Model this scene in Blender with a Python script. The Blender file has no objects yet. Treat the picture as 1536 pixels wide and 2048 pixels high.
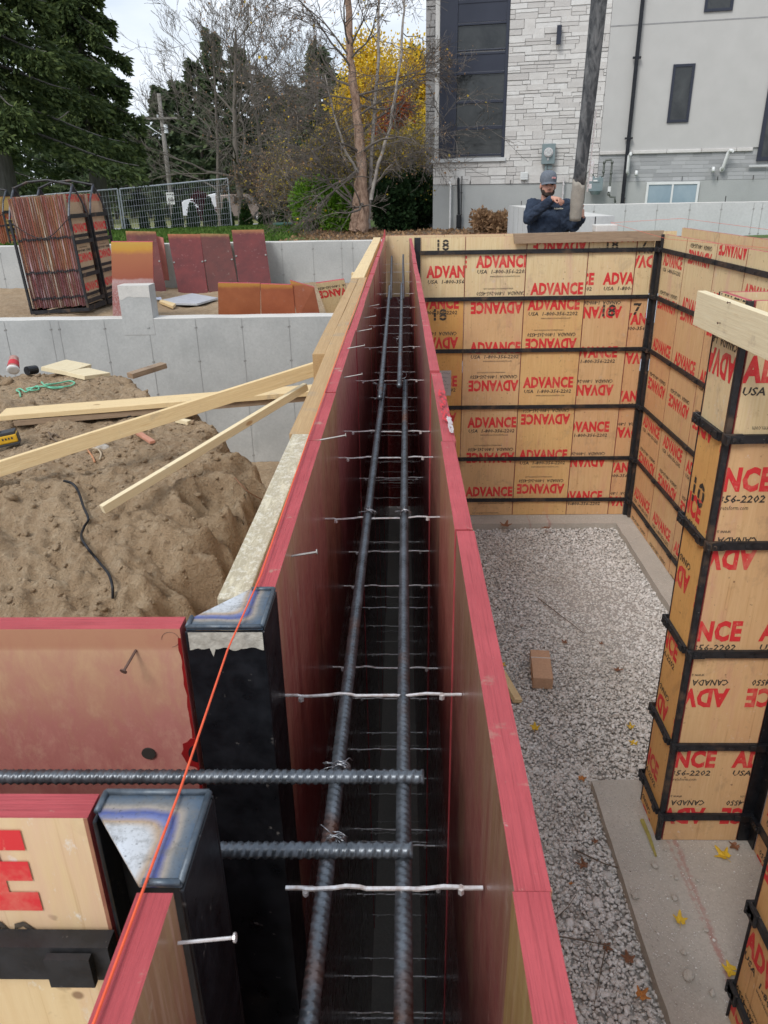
import bpy, bmesh, math, random
import numpy as np
from mathutils import Vector, Matrix, noise
R_ = math.radians
rnd = random.Random(11)
SC = bpy.context.scene
COL = SC.collection
# ---------------------------------------------------------------- camera model
FPX, CXP, CYP, CAMH = 1500., 768., 1024., .454
def _cam():
    d = Vector(((830-CXP)/FPX, (4500-CYP)/FPX, 1)).normalized()
    y = Vector(((802-CXP)/FPX, (370-CYP)/FPX, 1)); y -= d*y.dot(d); y.normalize()
    x = d.cross(y)
    return Matrix((x, y, -d))
RC = _cam()
CAM = Vector((0, 0, CAMH))
def ray(px, py): return RC @ Vector(((px-CXP)/FPX, (py-CYP)/FPX, 1))
def Pz(px, py, z): r = ray(px, py); return CAM + r*((z-CAMH)/r.z)
def Py(px, py, y): r = ray(px, py); return CAM + r*(y/r.y)
def Px(px, py, x): r = ray(px, py); return CAM + r*(x/r.x)
# ---------------------------------------------------------------- object helpers
def tag(o, label=None, cat=None, group=None, kind=None):
    if label: o['label'] = label
    if cat: o['category'] = cat
    if group: o['group'] = group
    if kind: o['kind'] = kind
    return o
def empty(name, loc, label=None, cat=None, group=None, rz=0):
    o = bpy.data.objects.new(name, None); COL.objects.link(o)
    o.location = loc; o.rotation_euler = (0, 0, rz); o.empty_display_size = .1
    return tag(o, label, cat, group)
def link(name, me, mats=(), parent=None, smooth=False):
    o = bpy.data.objects.new(name, me); COL.objects.link(o)
    for m in mats: me.materials.append(m)
    if parent: o.parent = parent
    if smooth: me.polygons.foreach_set('use_smooth', [True]*len(me.polygons)); me.update()
    return o
def copy_tree(o, parent=None):
    c = o.copy(); COL.objects.link(c)
    if parent: c.parent = parent; c.matrix_parent_inverse = o.matrix_parent_inverse
    for ch in list(o.children): copy_tree(ch, c)
    return c
ORD = 'nearest second third fourth fifth sixth seventh eighth ninth tenth eleventh twelfth thirteenth fourteenth fifteenth sixteenth seventeenth eighteenth nineteenth twentieth'.split()
ORD1 = ['first']+ORD[1:]+['twenty-%s' % w for w in 'first second third fourth fifth sixth seventh eighth ninth'.split()]
def basis(p0, p1, up=(0, 0, 1)):
    x = (Vector(p1)-Vector(p0)).normalized(); u = Vector(up)
    if abs(x.dot(u)) > .98: u = Vector((0, 1, 0))
    y = u.cross(x).normalized(); z = x.cross(y)
    return Matrix((x, y, z)).transposed()
class MB:
    def __init__(s): s.v = []; s.f = []; s.m = []; s.mats = []
    def mi(s, m):
        if m is None: return 0
        if m not in s.mats: s.mats.append(m)
        return s.mats.index(m)
    def add(s, vs, fs, m=None):
        b = len(s.v); s.v += [tuple(v) for v in vs]; k = s.mi(m)
        for f in fs: s.f.append(tuple(i+b for i in f)); s.m.append(k)
        return s
    def box(s, c, d, m=None, rot=None, fm=None):
        c = Vector(c); h = Vector(d)/2; vs = []
        for sx in (-1, 1):
            for sy in (-1, 1):
                for sz in (-1, 1):
                    p = Vector((sx*h.x, sy*h.y, sz*h.z))
                    vs.append(c+(rot @ p if rot else p))
        fs = [(0, 1, 3, 2), (4, 6, 7, 5), (0, 4, 5, 1), (2, 3, 7, 6), (0, 2, 6, 4), (1, 5, 7, 3)]
        if fm:
            b = len(s.v); s.v += [tuple(v) for v in vs]
            for f, mm in zip(fs, fm): s.f.append(tuple(i+b for i in f)); s.m.append(s.mi(mm))
            return s
        return s.add(vs, fs, m)
    def bb(s, x0, x1, y0, y1, z0, z1, m=None, fm=None): return s.box(((x0+x1)/2, (y0+y1)/2, (z0+z1)/2), (x1-x0, y1-y0, z1-z0), m, None, fm)
    def bar(s, p0, p1, w, t, m=None, up=(0, 0, 1)):
        p0 = Vector(p0); p1 = Vector(p1)
        return s.box((p0+p1)/2, ((p1-p0).length, w, t), m, basis(p0, p1, up))
    def tube(s, pts, rad, m=None, n=8, cap=True):
        pts = [Vector(p) for p in pts]
        if not hasattr(rad, '__len__'): rad = [rad]*len(pts)
        b = len(s.v); k = s.mi(m); N = len(pts)
        t = (pts[1]-pts[0]).normalized(); a = Vector((0, 0, 1)) if abs(t.z) < .9 else Vector((1, 0, 0))
        u = t.cross(a).normalized()
        for i, p in enumerate(pts):
            t = (pts[min(i+1, N-1)]-pts[max(i-1, 0)]).normalized()
            u = (u-t*u.dot(t)).normalized(); w = t.cross(u)
            for j in range(n):
                an = 2*math.pi*j/n; s.v.append(tuple(p+(u*math.cos(an)+w*math.sin(an))*rad[i]))
        for i in range(N-1):
            for j in range(n):
                j2 = (j+1) % n; s.f.append((b+i*n+j, b+i*n+j2, b+(i+1)*n+j2, b+(i+1)*n+j)); s.m.append(k)
        if cap:
            s.f.append(tuple(b+j for j in range(n))[::-1]); s.m.append(k)
            s.f.append(tuple(b+(N-1)*n+j for j in range(n))); s.m.append(k)
        return s
    def cyl(s, p0, p1, r, m=None, n=12): return s.tube([p0, p1], r, m, n)
    def prism(s, poly, n, m=None):
        poly = [Vector(p) for p in poly]; n = Vector(n); k = len(poly)
        vs = poly+[p+n for p in poly]
        fs = [tuple(range(k))[::-1], tuple(range(k, 2*k))]+[(i, (i+1) % k, (i+1) % k+k, i+k) for i in range(k)]
        return s.add(vs, fs, m)
    def build(s, name, parent=None, mat=None, smooth=False, world=False, bevel=0):
        me = bpy.data.meshes.new(name); me.from_pydata(s.v, [], s.f)
        mats = s.mats if s.mats else ([mat] if mat else [])
        o = link(name, me, mats, None)
        if len(mats) > 1: me.polygons.foreach_set('material_index', s.m)
        if smooth: me.polygons.foreach_set('use_smooth', [True]*len(me.polygons))
        me.update()
        if parent:
            o.parent = parent
            if world:
                pm = Matrix.Translation(parent.location) @ parent.rotation_euler.to_matrix().to_4x4()
                o.matrix_parent_inverse = pm.inverted()
        if bevel:
            md = o.modifiers.new('bevel', 'BEVEL'); md.width = bevel; md.segments = 2; md.limit_method = 'ANGLE'
        return o
# recentre a top-level world-space mesh so its origin is at its base
def rebase(o):
    me = o.data; n = len(me.vertices); a = np.empty(n*3, np.float32); me.vertices.foreach_get('co', a); a = a.reshape(-1, 3)
    c = Vector(((a[:, 0].min()+a[:, 0].max())/2, (a[:, 1].min()+a[:, 1].max())/2, a[:, 2].min()))
    me.transform(Matrix.Translation(-c)); o.location = c; return o
# ---------------------------------------------------------------- materials
class NT:
    def __init__(s, name):
        s.m = bpy.data.materials.new(name); s.m.use_nodes = True; s.t = s.m.node_tree; s.n = s.t.nodes; s.l = s.t.links
        s.b = s.n['Principled BSDF']
    def new(s, t, **k):
        n = s.n.new(t)
        for a, v in k.items():
            if a.startswith('i_'): n.inputs[a[2:].replace('_', ' ')].default_value = v
            else: setattr(n, a, v)
        return n
    def tc(s, sc=(1, 1, 1), which='Object', rot=(0, 0, 0)):
        c = s.new('ShaderNodeTexCoord'); m = s.new('ShaderNodeMapping'); m.inputs['Scale'].default_value = sc; m.inputs['Rotation'].default_value = rot
        s.l.new(c.outputs[which], m.inputs[0]); return m.outputs[0]
    def noise(s, v, sc, det=4, rough=.55, dist=0):
        n = s.new('ShaderNodeTexNoise'); n.inputs['Scale'].default_value = sc; n.inputs['Detail'].default_value = det; n.inputs['Roughness'].default_value = rough; n.inputs['Distortion'].default_value = dist
        if v: s.l.new(v, n.inputs['Vector'])
        return n.outputs['Fac']
    def ramp(s, f, stops, interp='LINEAR'):
        r = s.new('ShaderNodeValToRGB'); r.color_ramp.interpolation = interp; e = r.color_ramp.elements
        while len(e) < len(stops): e.new(.5)
        for q, (p, c) in zip(e, stops):
            q.position = p; q.color = (c[0], c[1], c[2], 1) if hasattr(c, '__len__') else (c, c, c, 1)
        s.l.new(f, r.inputs[0]); return r.outputs[0]
    def mix(s, f, a, b, mode='MIX'):
        x = s.new('ShaderNodeMix', data_type='RGBA', blend_type=mode); 
        for i, q in ((0, f), (6, a), (7, b)):
            if isinstance(q, (int, float)): x.inputs[i].default_value = q
            elif isinstance(q, (tuple, list)): x.inputs[i].default_value = (*q[:3], 1)
            else: s.l.new(q, x.inputs[i])
        return x.outputs[2]
    def math(s, op, a, b=None, c=None):
        x = s.new('ShaderNodeMath', operation=op)
        for i, q in enumerate((a, b, c)):
            if q is None: continue
            if isinstance(q, (int, float)): x.inputs[i].default_value = q
            else: s.l.new(q, x.inputs[i])
        return x.outputs[0]
    def bump(s, h, st=.3, d=.01, prev=None):
        b = s.new('ShaderNodeBump'); b.inputs['Strength'].default_value = st; b.inputs['Distance'].default_value = d; s.l.new(h, b.inputs['Height'])
        if prev: s.l.new(prev, b.inputs['Normal'])
        return b.outputs[0]
    def sep(s, v):
        x = s.new('ShaderNodeSeparateXYZ'); s.l.new(v, x.inputs[0]); return x.outputs
    def out(s, col=None, rough=None, nor=None, metal=None, **k):
        for nm, q in (('Base Color', col), ('Roughness', rough), ('Normal', nor), ('Metallic', metal)):
            if q is None: continue
            if isinstance(q, (int, float)): s.b.inputs[nm].default_value = q
            elif isinstance(q, (tuple, list)): s.b.inputs[nm].default_value = (*q[:3], 1)
            else: s.l.new(q, s.b.inputs[nm])
        for a, v in k.items(): s.b.inputs[a.replace('_', ' ')].default_value = v
        return s.m
def simple(name, c1, c2=None, sc=20, rough=.6, bump=.0, bd=.005, metal=0, stretch=(1, 1, 1), det=4, spec=None):
    t = NT(name); v = t.tc(stretch)
    c2 = c2 or tuple(x*.7 for x in c1)
    f = t.noise(v, sc, det)
    col = t.mix(t.ramp(f, [(.3, 0.), (.7, 1.)]), c1, c2)
    t.out(col, rough, t.bump(f, bump, bd) if bump else None, metal)
    if spec is not None: t.b.inputs['Specular IOR Level'].default_value = spec
    return t.m
def objcol(t, col):
    oi = t.new('ShaderNodeObjectInfo'); return t.mix(1.0, col, oi.outputs['Color'], 'MULTIPLY')
def offs(t, sc=(1, 1, 1), k=37.):
    # object coordinates shifted by a random amount per object
    c = t.new('ShaderNodeTexCoord'); oi = t.new('ShaderNodeObjectInfo')
    a = t.new('ShaderNodeVectorMath', operation='ADD'); cb = t.new('ShaderNodeCombineXYZ')
    r = t.math('MULTIPLY', oi.outputs['Random'], k)
    for i in range(3): t.l.new(r, cb.inputs[i])
    t.l.new(c.outputs['Object'], a.inputs[0]); t.l.new(cb.outputs[0], a.inputs[1])
    m = t.new('ShaderNodeMapping'); m.inputs['Scale'].default_value = sc; t.l.new(a.outputs[0], m.inputs[0]); return m.outputs[0]
M = {}
def m_ply_outer():
    t = NT('oiled_plywood'); v = offs(t)
    g = t.noise(offs(t, (14, 14, .7)), 6, 5, .6)
    big = t.noise(v, 2.2, 4, .6)
    st = t.noise(v, 9, 5, .7)
    c = t.mix(t.ramp(g, [(.3, 0.), (.75, 1.)]), (.74, .60, .36), (.64, .475, .25))
    c = t.mix(t.ramp(big, [(.42, 0.), (.72, .8)]), c, (.66, .47, .27))
    c = t.mix(t.ramp(st, [(.6, 0.), (.72, .4)]), c, (.42, .29, .15))
    sp = t.noise(v, 45, 2, .5)
    c = t.mix(t.ramp(sp, [(.68, 0.), (.74, .5)]), c, (.16, .1, .05))
    dr = t.noise(offs(t, (22, 22, .35)), 3.2, 4, .75)
    c = t.mix(t.ramp(dr, [(.6, 0.), (.7, .5)]), c, (.36, .19, .06))
    spl = t.new('ShaderNodeTexVoronoi'); spl.inputs['Scale'].default_value = 5; spl.feature = 'F1'; t.l.new(v, spl.inputs['Vector'])
    wn = t.noise(v, 30, 4, .7)
    sm = t.math('ADD', spl.outputs['Distance'], t.math('MULTIPLY', wn, .25))
    c = t.mix(t.ramp(sm, [(.17, .45), (.24, 0.)]), c, (.62, .56, .46))
    sm2 = t.noise(offs(t, (2.2, 2.2, 1.6)), 2.1, 6, .72, .6)
    c = t.mix(t.ramp(sm2, [(.56, 0.), (.66, .42)]), c, (.40, .30, .20))
    fl = t.noise(offs(t, (1, 1, .5)), 38, 5, .8)
    c = t.mix(t.math('MULTIPLY', t.ramp(fl, [(.60, 0.), (.66, .8)]), t.ramp(big, [(.45, 0.), (.62, 1.)])), c, (.72, .69, .62))
    pk = t.noise(offs(t, (5, 5, .8)), 1.7, 5, .7)
    c = t.mix(t.ramp(pk, [(.56, 0.), (.70, .45)]), c, (.62, .36, .29))
    vo2 = t.new('ShaderNodeTexVoronoi'); vo2.inputs['Scale'].default_value = 9; t.l.new(v, vo2.inputs['Vector'])
    c = t.mix(t.ramp(vo2.outputs['Distance'], [(.035, .85), (.06, 0.)]), c, (.22, .13, .07))
    c = objcol(t, c)
    return t.out(c, t.ramp(st, [(.3, .45), (.7, .7)]), t.bump(g, .25, .002))
def m_ply_inner(top, tanz=.36):
    t = NT('form_face_top' if top else 'form_face_wine'); v = offs(t, (10, 10, .5))
    g = t.noise(v, 7, 6, .65); big = t.noise(offs(t, (3, 3, 1.2)), 2.5, 4, .6); scr = t.noise(offs(t, (1, 1, 1)), 30, 6, .7)
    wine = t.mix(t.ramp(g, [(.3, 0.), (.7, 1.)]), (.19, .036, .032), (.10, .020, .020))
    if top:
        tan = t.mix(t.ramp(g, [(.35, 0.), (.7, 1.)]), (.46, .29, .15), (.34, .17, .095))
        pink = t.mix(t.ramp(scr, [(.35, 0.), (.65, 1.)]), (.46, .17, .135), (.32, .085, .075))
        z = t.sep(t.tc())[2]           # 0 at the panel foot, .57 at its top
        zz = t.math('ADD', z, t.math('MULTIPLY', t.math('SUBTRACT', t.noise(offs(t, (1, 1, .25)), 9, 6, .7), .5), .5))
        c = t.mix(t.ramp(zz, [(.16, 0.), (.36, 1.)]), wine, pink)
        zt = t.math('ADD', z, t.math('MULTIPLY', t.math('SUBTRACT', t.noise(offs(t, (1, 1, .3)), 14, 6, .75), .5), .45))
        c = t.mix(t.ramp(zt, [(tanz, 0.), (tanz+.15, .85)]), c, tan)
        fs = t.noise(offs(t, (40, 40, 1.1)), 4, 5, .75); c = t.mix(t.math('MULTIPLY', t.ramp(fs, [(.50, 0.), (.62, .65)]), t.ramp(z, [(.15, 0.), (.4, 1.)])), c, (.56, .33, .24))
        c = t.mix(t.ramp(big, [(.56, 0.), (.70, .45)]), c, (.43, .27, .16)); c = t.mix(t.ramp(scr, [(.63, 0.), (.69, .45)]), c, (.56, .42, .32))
        c = objcol(t, c)
    else:
        c = t.mix(t.ramp(big, [(.55, 0.), (.72, .55)]), wine, (.26, .15, .10)); c = t.mix(t.ramp(scr, [(.64, 0.), (.70, .5)]), c, (.42, .34, .28))
        c = objcol(t, c)
    t.out(c, t.ramp(scr, [(.3, .2 if not top else .3), (.7, .34 if not top else .5)]), t.bump(g, .12, .001))
    t.b.inputs['Coat Weight'].default_value = .35 if not top else .12; t.b.inputs['Coat Roughness'].default_value = .15
    return t.m
def m_pink():
    t = NT('red_edge_paint'); v = offs(t, (3, 3, 3)); g = t.noise(v, 30, 6, .7); b = t.noise(v, 3, 4, .6)
    # plies and checks run along the panel edge
    w = t.noise(offs(t, (4, 150, 4)), 2, 4, .65)
    c = t.mix(t.ramp(b, [(.35, 0.), (.7, 1.)]), (.47, .075, .085), (.38, .052, .06))
    c = t.mix(t.ramp(w, [(.54, 0.), (.66, .55)]), c, (.25, .03, .035))
    c = t.mix(t.ramp(g, [(.68, 0.), (.76, .7)]), c, (.50, .34, .26)); ch = t.noise(offs(t, (1, .6, 1)), 14, 6, .75)
    c = t.mix(t.ramp(ch, [(.60, 0.), (.64, .75)]), c, (.42, .25, .19)); c = t.mix(t.ramp(ch, [(.31, .8), (.35, 0.)]), c, (.47, .40, .36)); c = t.mix(t.ramp(t.noise(v, 1.3, 3), [(.5, 0.), (.66, .5)]), c, (.33, .05, .055))
    return t.out(c, .68, t.bump(ch, .4, .002, t.bump(w, .8, .003)))
def m_steel(name, base, rust, rough=.45, amt=.55, metal=.6):
    t = NT(name); v = offs(t); g = t.noise(v, 28, 6, .7); h = t.noise(v, 6, 4, .6)
    c = t.mix(t.ramp(g, [(.4, 0.), (.7, 1.)]), base, tuple(x*2.1 for x in base))
    c = t.mix(t.ramp(h, [(amt, 0.), (amt+.12, .8)]), c, rust)
    c = t.mix(t.ramp(t.noise(v, 60, 3, .6), [(.68, 0.), (.75, .6)]), c, (.3, .28, .26))
    return t.out(c, t.ramp(g, [(.3, rough-.12), (.7, rough+.15)]), t.bump(g, .3, .001), metal)
def m_wood(name, c1, c2, knot=(.28, .15, .06), rough=.7, dirt=0, dcol=(.2, .17, .13)):
    t = NT(name); v = offs(t, (1, 16, 16)); g = t.noise(v, 5, 6, .6, .6); f = t.noise(offs(t, (.6, 60, 60)), 6, 3, .6)
    c = t.mix(t.ramp(g, [(.35, 0.), (.5, .5), (.56, .15), (.7, 1.)]), c1, c2)
    c = t.mix(t.ramp(f, [(.4, 0.), (.75, .5)]), c, tuple(x*.75 for x in c2))
    vo = t.new('ShaderNodeTexVoronoi'); vo.inputs['Scale'].default_value = 2.4; t.l.new(offs(t, (1, 2.2, 2.2)), vo.inputs['Vector'])
    c = t.mix(t.ramp(vo.outputs['Distance'], [(.05, .9), (.085, 0.)]), c, knot)
    if dirt:
        c = t.mix(t.ramp(t.noise(offs(t), 7, 6, .7), [(.62-dirt*.25, 0.), (.75, .85)]), c, dcol)
    return t.out(c, rough, t.bump(f, .35, .002, t.bump(g, .3, .003)))
def m_concrete(name, c1, c2, sc=3, fine=60, bump=.25, spots=(.32, .31, .29)):
    t = NT(name); v = t.tc(); a = t.noise(v, sc, 6, .6); b = t.noise(v, fine, 5, .7); s = t.noise(t.tc((1, 1, .35)), sc*2.2, 5, .65)
    c = t.mix(t.ramp(a, [(.32, 0.), (.7, 1.)]), c1, c2)
    c = t.mix(t.ramp(b, [(.35, 0.), (.7, .35)]), c, tuple(x*.7 for x in c2))
    c = t.mix(t.ramp(s, [(.58, 0.), (.74, .6)]), c, spots)
    vo = t.new('ShaderNodeTexVoronoi'); vo.inputs['Scale'].default_value = 26; t.l.new(v, vo.inputs['Vector'])
    c = t.mix(t.ramp(vo.outputs['Distance'], [(.06, .6), (.12, 0.)]), c, tuple(x*.45 for x in c2))
    return t.out(c, .88, t.bump(b, bump, .004, t.bump(a, .2, .02)))
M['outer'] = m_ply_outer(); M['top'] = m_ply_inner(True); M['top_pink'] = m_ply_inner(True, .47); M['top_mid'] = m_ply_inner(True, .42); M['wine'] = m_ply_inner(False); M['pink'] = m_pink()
def m_print(name, a, fade):
    t = NT(name); n = t.noise(t.tc(), 7, 6, .75); f = t.noise(t.tc((1, 1, .4)), 55, 5, .8)
    c = t.mix(t.ramp(n, [(.5, 0.), (.68, .55)]), a, fade); c = t.mix(t.ramp(f, [(.60, 0.), (.68, .8)]), c, fade); return t.out(c, .65)
M['print_red'] = m_print('red_print', (.64, .03, .035), (.66, .30, .20)); M['seam'] = simple('paint_bleed', (.20, .05, .035), (.42, .22, .12), 14, .7)
M['print_black'] = m_print('black_print', (.035, .03, .026), (.24, .18, .12))
M['bar'] = m_steel('black_steel_bar', (.018, .018, .020), (.12, .08, .055), .55, .56, .3)
M['blued'] = m_steel('black_painted_steel', (.010, .011, .014), (.05, .045, .04), .36, .62, .4)
M['rebar'] = m_steel('rebar_steel', (.085, .095, .108), (.17, .08, .045), .34, .575, .65)
M['wire'] = simple('tie_wire', (.45, .46, .48), (.25, .25, .27), 90, .35, metal=.9)
M['galv'] = simple('galvanised_tie', (.82, .82, .84), (.50, .42, .38), 90, .35, metal=.45)
M['nail'] = simple('nail_steel', (.5, .47, .44), (.3, .26, .22), 80, .35, metal=.8)
M['rustnail'] = simple('brown_nail', (.2, .12, .09), (.1, .06, .05), 80, .5, metal=.5)
M['lumber'] = m_wood('fresh_lumber', (.80, .63, .36), (.66, .46, .23), dirt=.15, dcol=(.42, .33, .22))
M['lumber_pale'] = m_wood('pale_lumber', (.80, .70, .48), (.70, .56, .34), (.45, .28, .14), dirt=.05, dcol=(.45, .36, .25))
M['lumber_brown'] = m_wood('old_lumber', (.50, .33, .16), (.38, .23, .10), dirt=.3, dcol=(.30, .24, .17))
M['lumber_grey'] = m_wood('weathered_lumber', (.40, .29, .19), (.20, .13, .085), dirt=.3, dcol=(.16, .12, .09))
def m_osb():
    t = NT('cement_splashed_lumber'); v = t.tc((1, 5, 5)); a = t.noise(v, 14, 6, .75); b = t.noise(t.tc(), 120, 4, .7)
    c = t.mix(t.ramp(a, [(.38, 0.), (.52, .7), (.62, .2), (.7, 1.)]), (.60, .53, .38), (.30, .25, .17))
    c = t.mix(t.ramp(b, [(.5, 0.), (.62, .6)]), c, (.72, .68, .58))
    return t.out(c, .85, t.bump(b, .5, .003))
M['osb'] = m_osb()
M['conc'] = m_concrete('poured_concrete', (.50, .51, .50), (.38, .39, .385), 1.6, 35, .2, (.30, .31, .305))
M['conc_pale'] = m_concrete('new_concrete', (.60, .61, .61), (.52, .53, .53), 1.0, 30, .12, (.44, .45, .45))  # paler concrete for the newer walls and the sills
M['conc_top'] = m_concrete('trowelled_concrete', (.68, .66, .62), (.58, .57, .54), 3, 60, .4, (.5, .48, .45))
def m_footing():
    t = NT('footing_concrete'); v = t.tc(); a = t.noise(v, 2.4, 6, .6); b = t.noise(v, 90, 5, .75); g = t.noise(v, 18, 5, .7)
    c = t.mix(t.ramp(a, [(.32, 0.), (.7, 1.)]), (.52, .475, .42), (.42, .385, .34))
    c = t.mix(t.ramp(b, [(.35, .5), (.6, 0.)]), c, (.30, .275, .24))
    c = t.mix(t.ramp(g, [(.6, 0.), (.72, .5)]), c, (.60, .56, .50))
    x, y, z = t.sep(v)
    w = t.noise(v, 26, 4, .7)
    for x0, k, wd, am in ((1.48, .02, .012, .5), (1.57, -.02, .008, .35)):   # snapped chalk lines
        d = t.math('ABSOLUTE', t.math('SUBTRACT', t.math('SUBTRACT', x, t.math('MULTIPLY', y, k)), x0))
        d = t.math('ADD', d, t.math('MULTIPLY', t.math('SUBTRACT', w, .5), .07))
        c = t.mix(t.ramp(d, [(0., am), (wd*1.6, 0.)]), c, (.36, .13, .11))
    return t.out(c, .9, t.bump(b, .45, .004, t.bump(g, .3, .01)))
M['footing'] = m_footing()
def m_dirt(name='dirt', c1=(.52, .375, .235), c2=(.38, .26, .155), c3=(.60, .47, .32)):
    t = NT(name); v = t.tc(); a = t.noise(v, 1.6, 7, .65); b = t.noise(v, 14, 7, .72); g = t.noise(v, 70, 4, .7)
    c = t.mix(t.ramp(a, [(.32, 0.), (.68, 1.)]), c1, c2)
    c = t.mix(t.ramp(b, [(.48, 0.), (.7, .8)]), c, c3)
    c = t.mix(t.ramp(g, [(.62, 0.), (.7, .45)]), c, (.55, .46, .36))
    c = t.mix(t.ramp(t.noise(v, 30, 5, .6), [(.3, .5), (.42, 0.)]), c, tuple(x*.5 for x in c2))
    return t.out(c, .95, t.bump(g, .9, .015, t.bump(b, 1., .07)))
M['dirt'] = m_dirt(); M['mulch'] = m_dirt('leaf_litter', (.14, .095, .06), (.08, .055, .035), (.22, .15, .09))
def m_gravel():
    t = NT('limestone_chips'); ge = t.new('ShaderNodeNewGeometry'); r = ge.outputs['Random Per Island']
    c = t.ramp(r, [(0., (.58, .55, .52)), (.35, (.70, .67, .64)), (.7, (.80, .775, .75)), (.9, (.87, .86, .84)), (1., (.42, .37, .33))])
    n = t.noise(t.tc(), 70, 5, .7); big = t.noise(t.tc(), 1.1, 4, .6)
    c = t.mix(t.ramp(n, [(.4, 0.), (.7, .5)]), c, (.42, .385, .35))
    c = t.mix(t.ramp(big, [(.45, 0.), (.7, .3)]), c, (.42, .35, .27))
    return t.out(c, .8, t.bump(n, .3, .003))
M['gravel'] = m_gravel(); M['gravel_base'] = simple('gravel_fines', (.40, .375, .35), (.32, .295, .27), 40, .95, .6, .01)
M['grass'] = simple('lawn', (.075, .135, .028), (.045, .09, .02), 3, .9, .6, .03, det=8)
M['drygrass'] = simple('dry_grass', (.17, .18, .06), (.11, .12, .045), 2, .9, .5, .03, det=8)
M['asphalt'] = simple('road_asphalt', (.33, .33, .34), (.27, .27, .28), 2, .9, .2, .01)
# ---------------------------------------------------------------- lettering
_tc = {}
def text2d(s, cap, width=None, bold=0, shear=0, res=2):
    k = (s, cap, width, bold, shear, res)
    if k in _tc: return _tc[k]
    cu = bpy.data.curves.new('lettering', 'FONT'); cu.body = s; cu.size = 1; cu.offset = bold; cu.shear = shear; cu.resolution_u = res; cu.space_character = 1.0+bold*1.5
    ob = bpy.data.objects.new('lettering', cu); me = ob.to_mesh()
    v = [Vector((p.co.x, p.co.y)) for p in me.vertices]; f = [tuple(p.vertices) for p in me.polygons]
    ob.to_mesh_clear(); bpy.data.objects.remove(ob); bpy.data.curves.remove(cu)
    x0 = min(p.x for p in v); x1 = max(p.x for p in v); y0 = min(p.y for p in v); y1 = max(p.y for p in v)
    sy = cap/(y1-y0); sx = sy if width is None else width/(x1-x0)
    v = [((p.x-(x0+x1)/2)*sx, (p.y-y0)*sy) for p in v]
    _tc[k] = (v, f); return _tc[k]
def block(phone, www=True):
    out = []
    v, f = text2d('ADVANCE', .122, .53, .05); out.append((v, f, 'print_red'))
    v, f = text2d(phone, .040, .50, .022, .15, 1); out.append(([(x, y-.055) for x, y in v], f, 'print_black'))
    if www:
        v, f = text2d('www.advanceconcreteform.com', .022, .30, 0, 0, 1); out.append(([(x+.03, y-.09) for x, y in v], f, 'print_black'))
    return out
_pc = {}
def prints(w, h, u0, v0, www=True, sc=1.):
    """printed sheet, clipped to w x h; rows alternate upright / turned, every .405 m"""
    key = (round(w, 3), round(h, 3), round(u0, 3), round(v0, 3), www, sc)
    if key in _pc: return _pc[key]
    bm = bmesh.new()
    up = block('USA  1-800-356-2202', www); dn = block('CANADA  1-800-265-4550', www)
    k0 = int(math.floor((-v0-.3)/.405))
    for k in range(k0, k0+int(h/.405)+4):
        y = v0+k*.405+(.122 if k % 2 else 0)
        if y < -.3 or y > h+.3: continue
        for i in range(-2, int(w/.62)+2):
            x = u0+i*.62
            if x < -.35 or x > w+.35: continue
            for vv, ff, mn in (up if k % 2 == 0 else dn):
                sg = 1 if k % 2 == 0 else -1
                bv = [bm.verts.new((x+sg*a*sc, y+sg*b*sc, 0)) for a, b in vv]
                for q in ff:
                    try: fc = bm.faces.new([bv[j] for j in q]); fc.material_index = 0 if mn == 'print_red' else 1
                    except ValueError: pass
    for co, no in (((0, 0, 0), (-1, 0, 0)), ((w, 0, 0), (1, 0, 0)), ((0, 0, 0), (0, -1, 0)), ((0, h, 0), (0, 1, 0))):
        bmesh.ops.bisect_plane(bm, geom=bm.verts[:]+bm.edges[:]+bm.faces[:], plane_co=co, plane_no=no, clear_outer=True)
    bm.verts.index_update()
    r = ([(v.co.x, v.co.y) for v in bm.verts], [(tuple(v.index for v in f.verts), f.material_index) for f in bm.faces]); bm.free()
    _pc[key] = r; return r
def stencil(s, cap, cx, cz):
    v, f = text2d(s, cap, None, .02); bm = bmesh.new(); bv = [bm.verts.new((a+cx, b+cz, 0)) for a, b in v]
    for q in f:
        try: bm.faces.new([bv[j] for j in q])
        except ValueError: pass
    outv = []; outf = []
    for a, b in ((0, .27), (.33, .69), (.75, 1)):
        c = bm.copy()
        for co, no in (((0, cz+a*cap, 0), (0, -1, 0)), ((0, cz+b*cap, 0), (0, 1, 0))):
            bmesh.ops.bisect_plane(c, geom=c.verts[:]+c.edges[:]+c.faces[:], plane_co=co, plane_no=no, clear_outer=True)
        c.verts.index_update(); o = len(outv)
        outv += [(p.co.x, p.co.y) for p in c.verts]; outf += [tuple(p.index+o for p in q.verts) for q in c.faces]; c.free()
    bm.free(); return outv, outf
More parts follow.
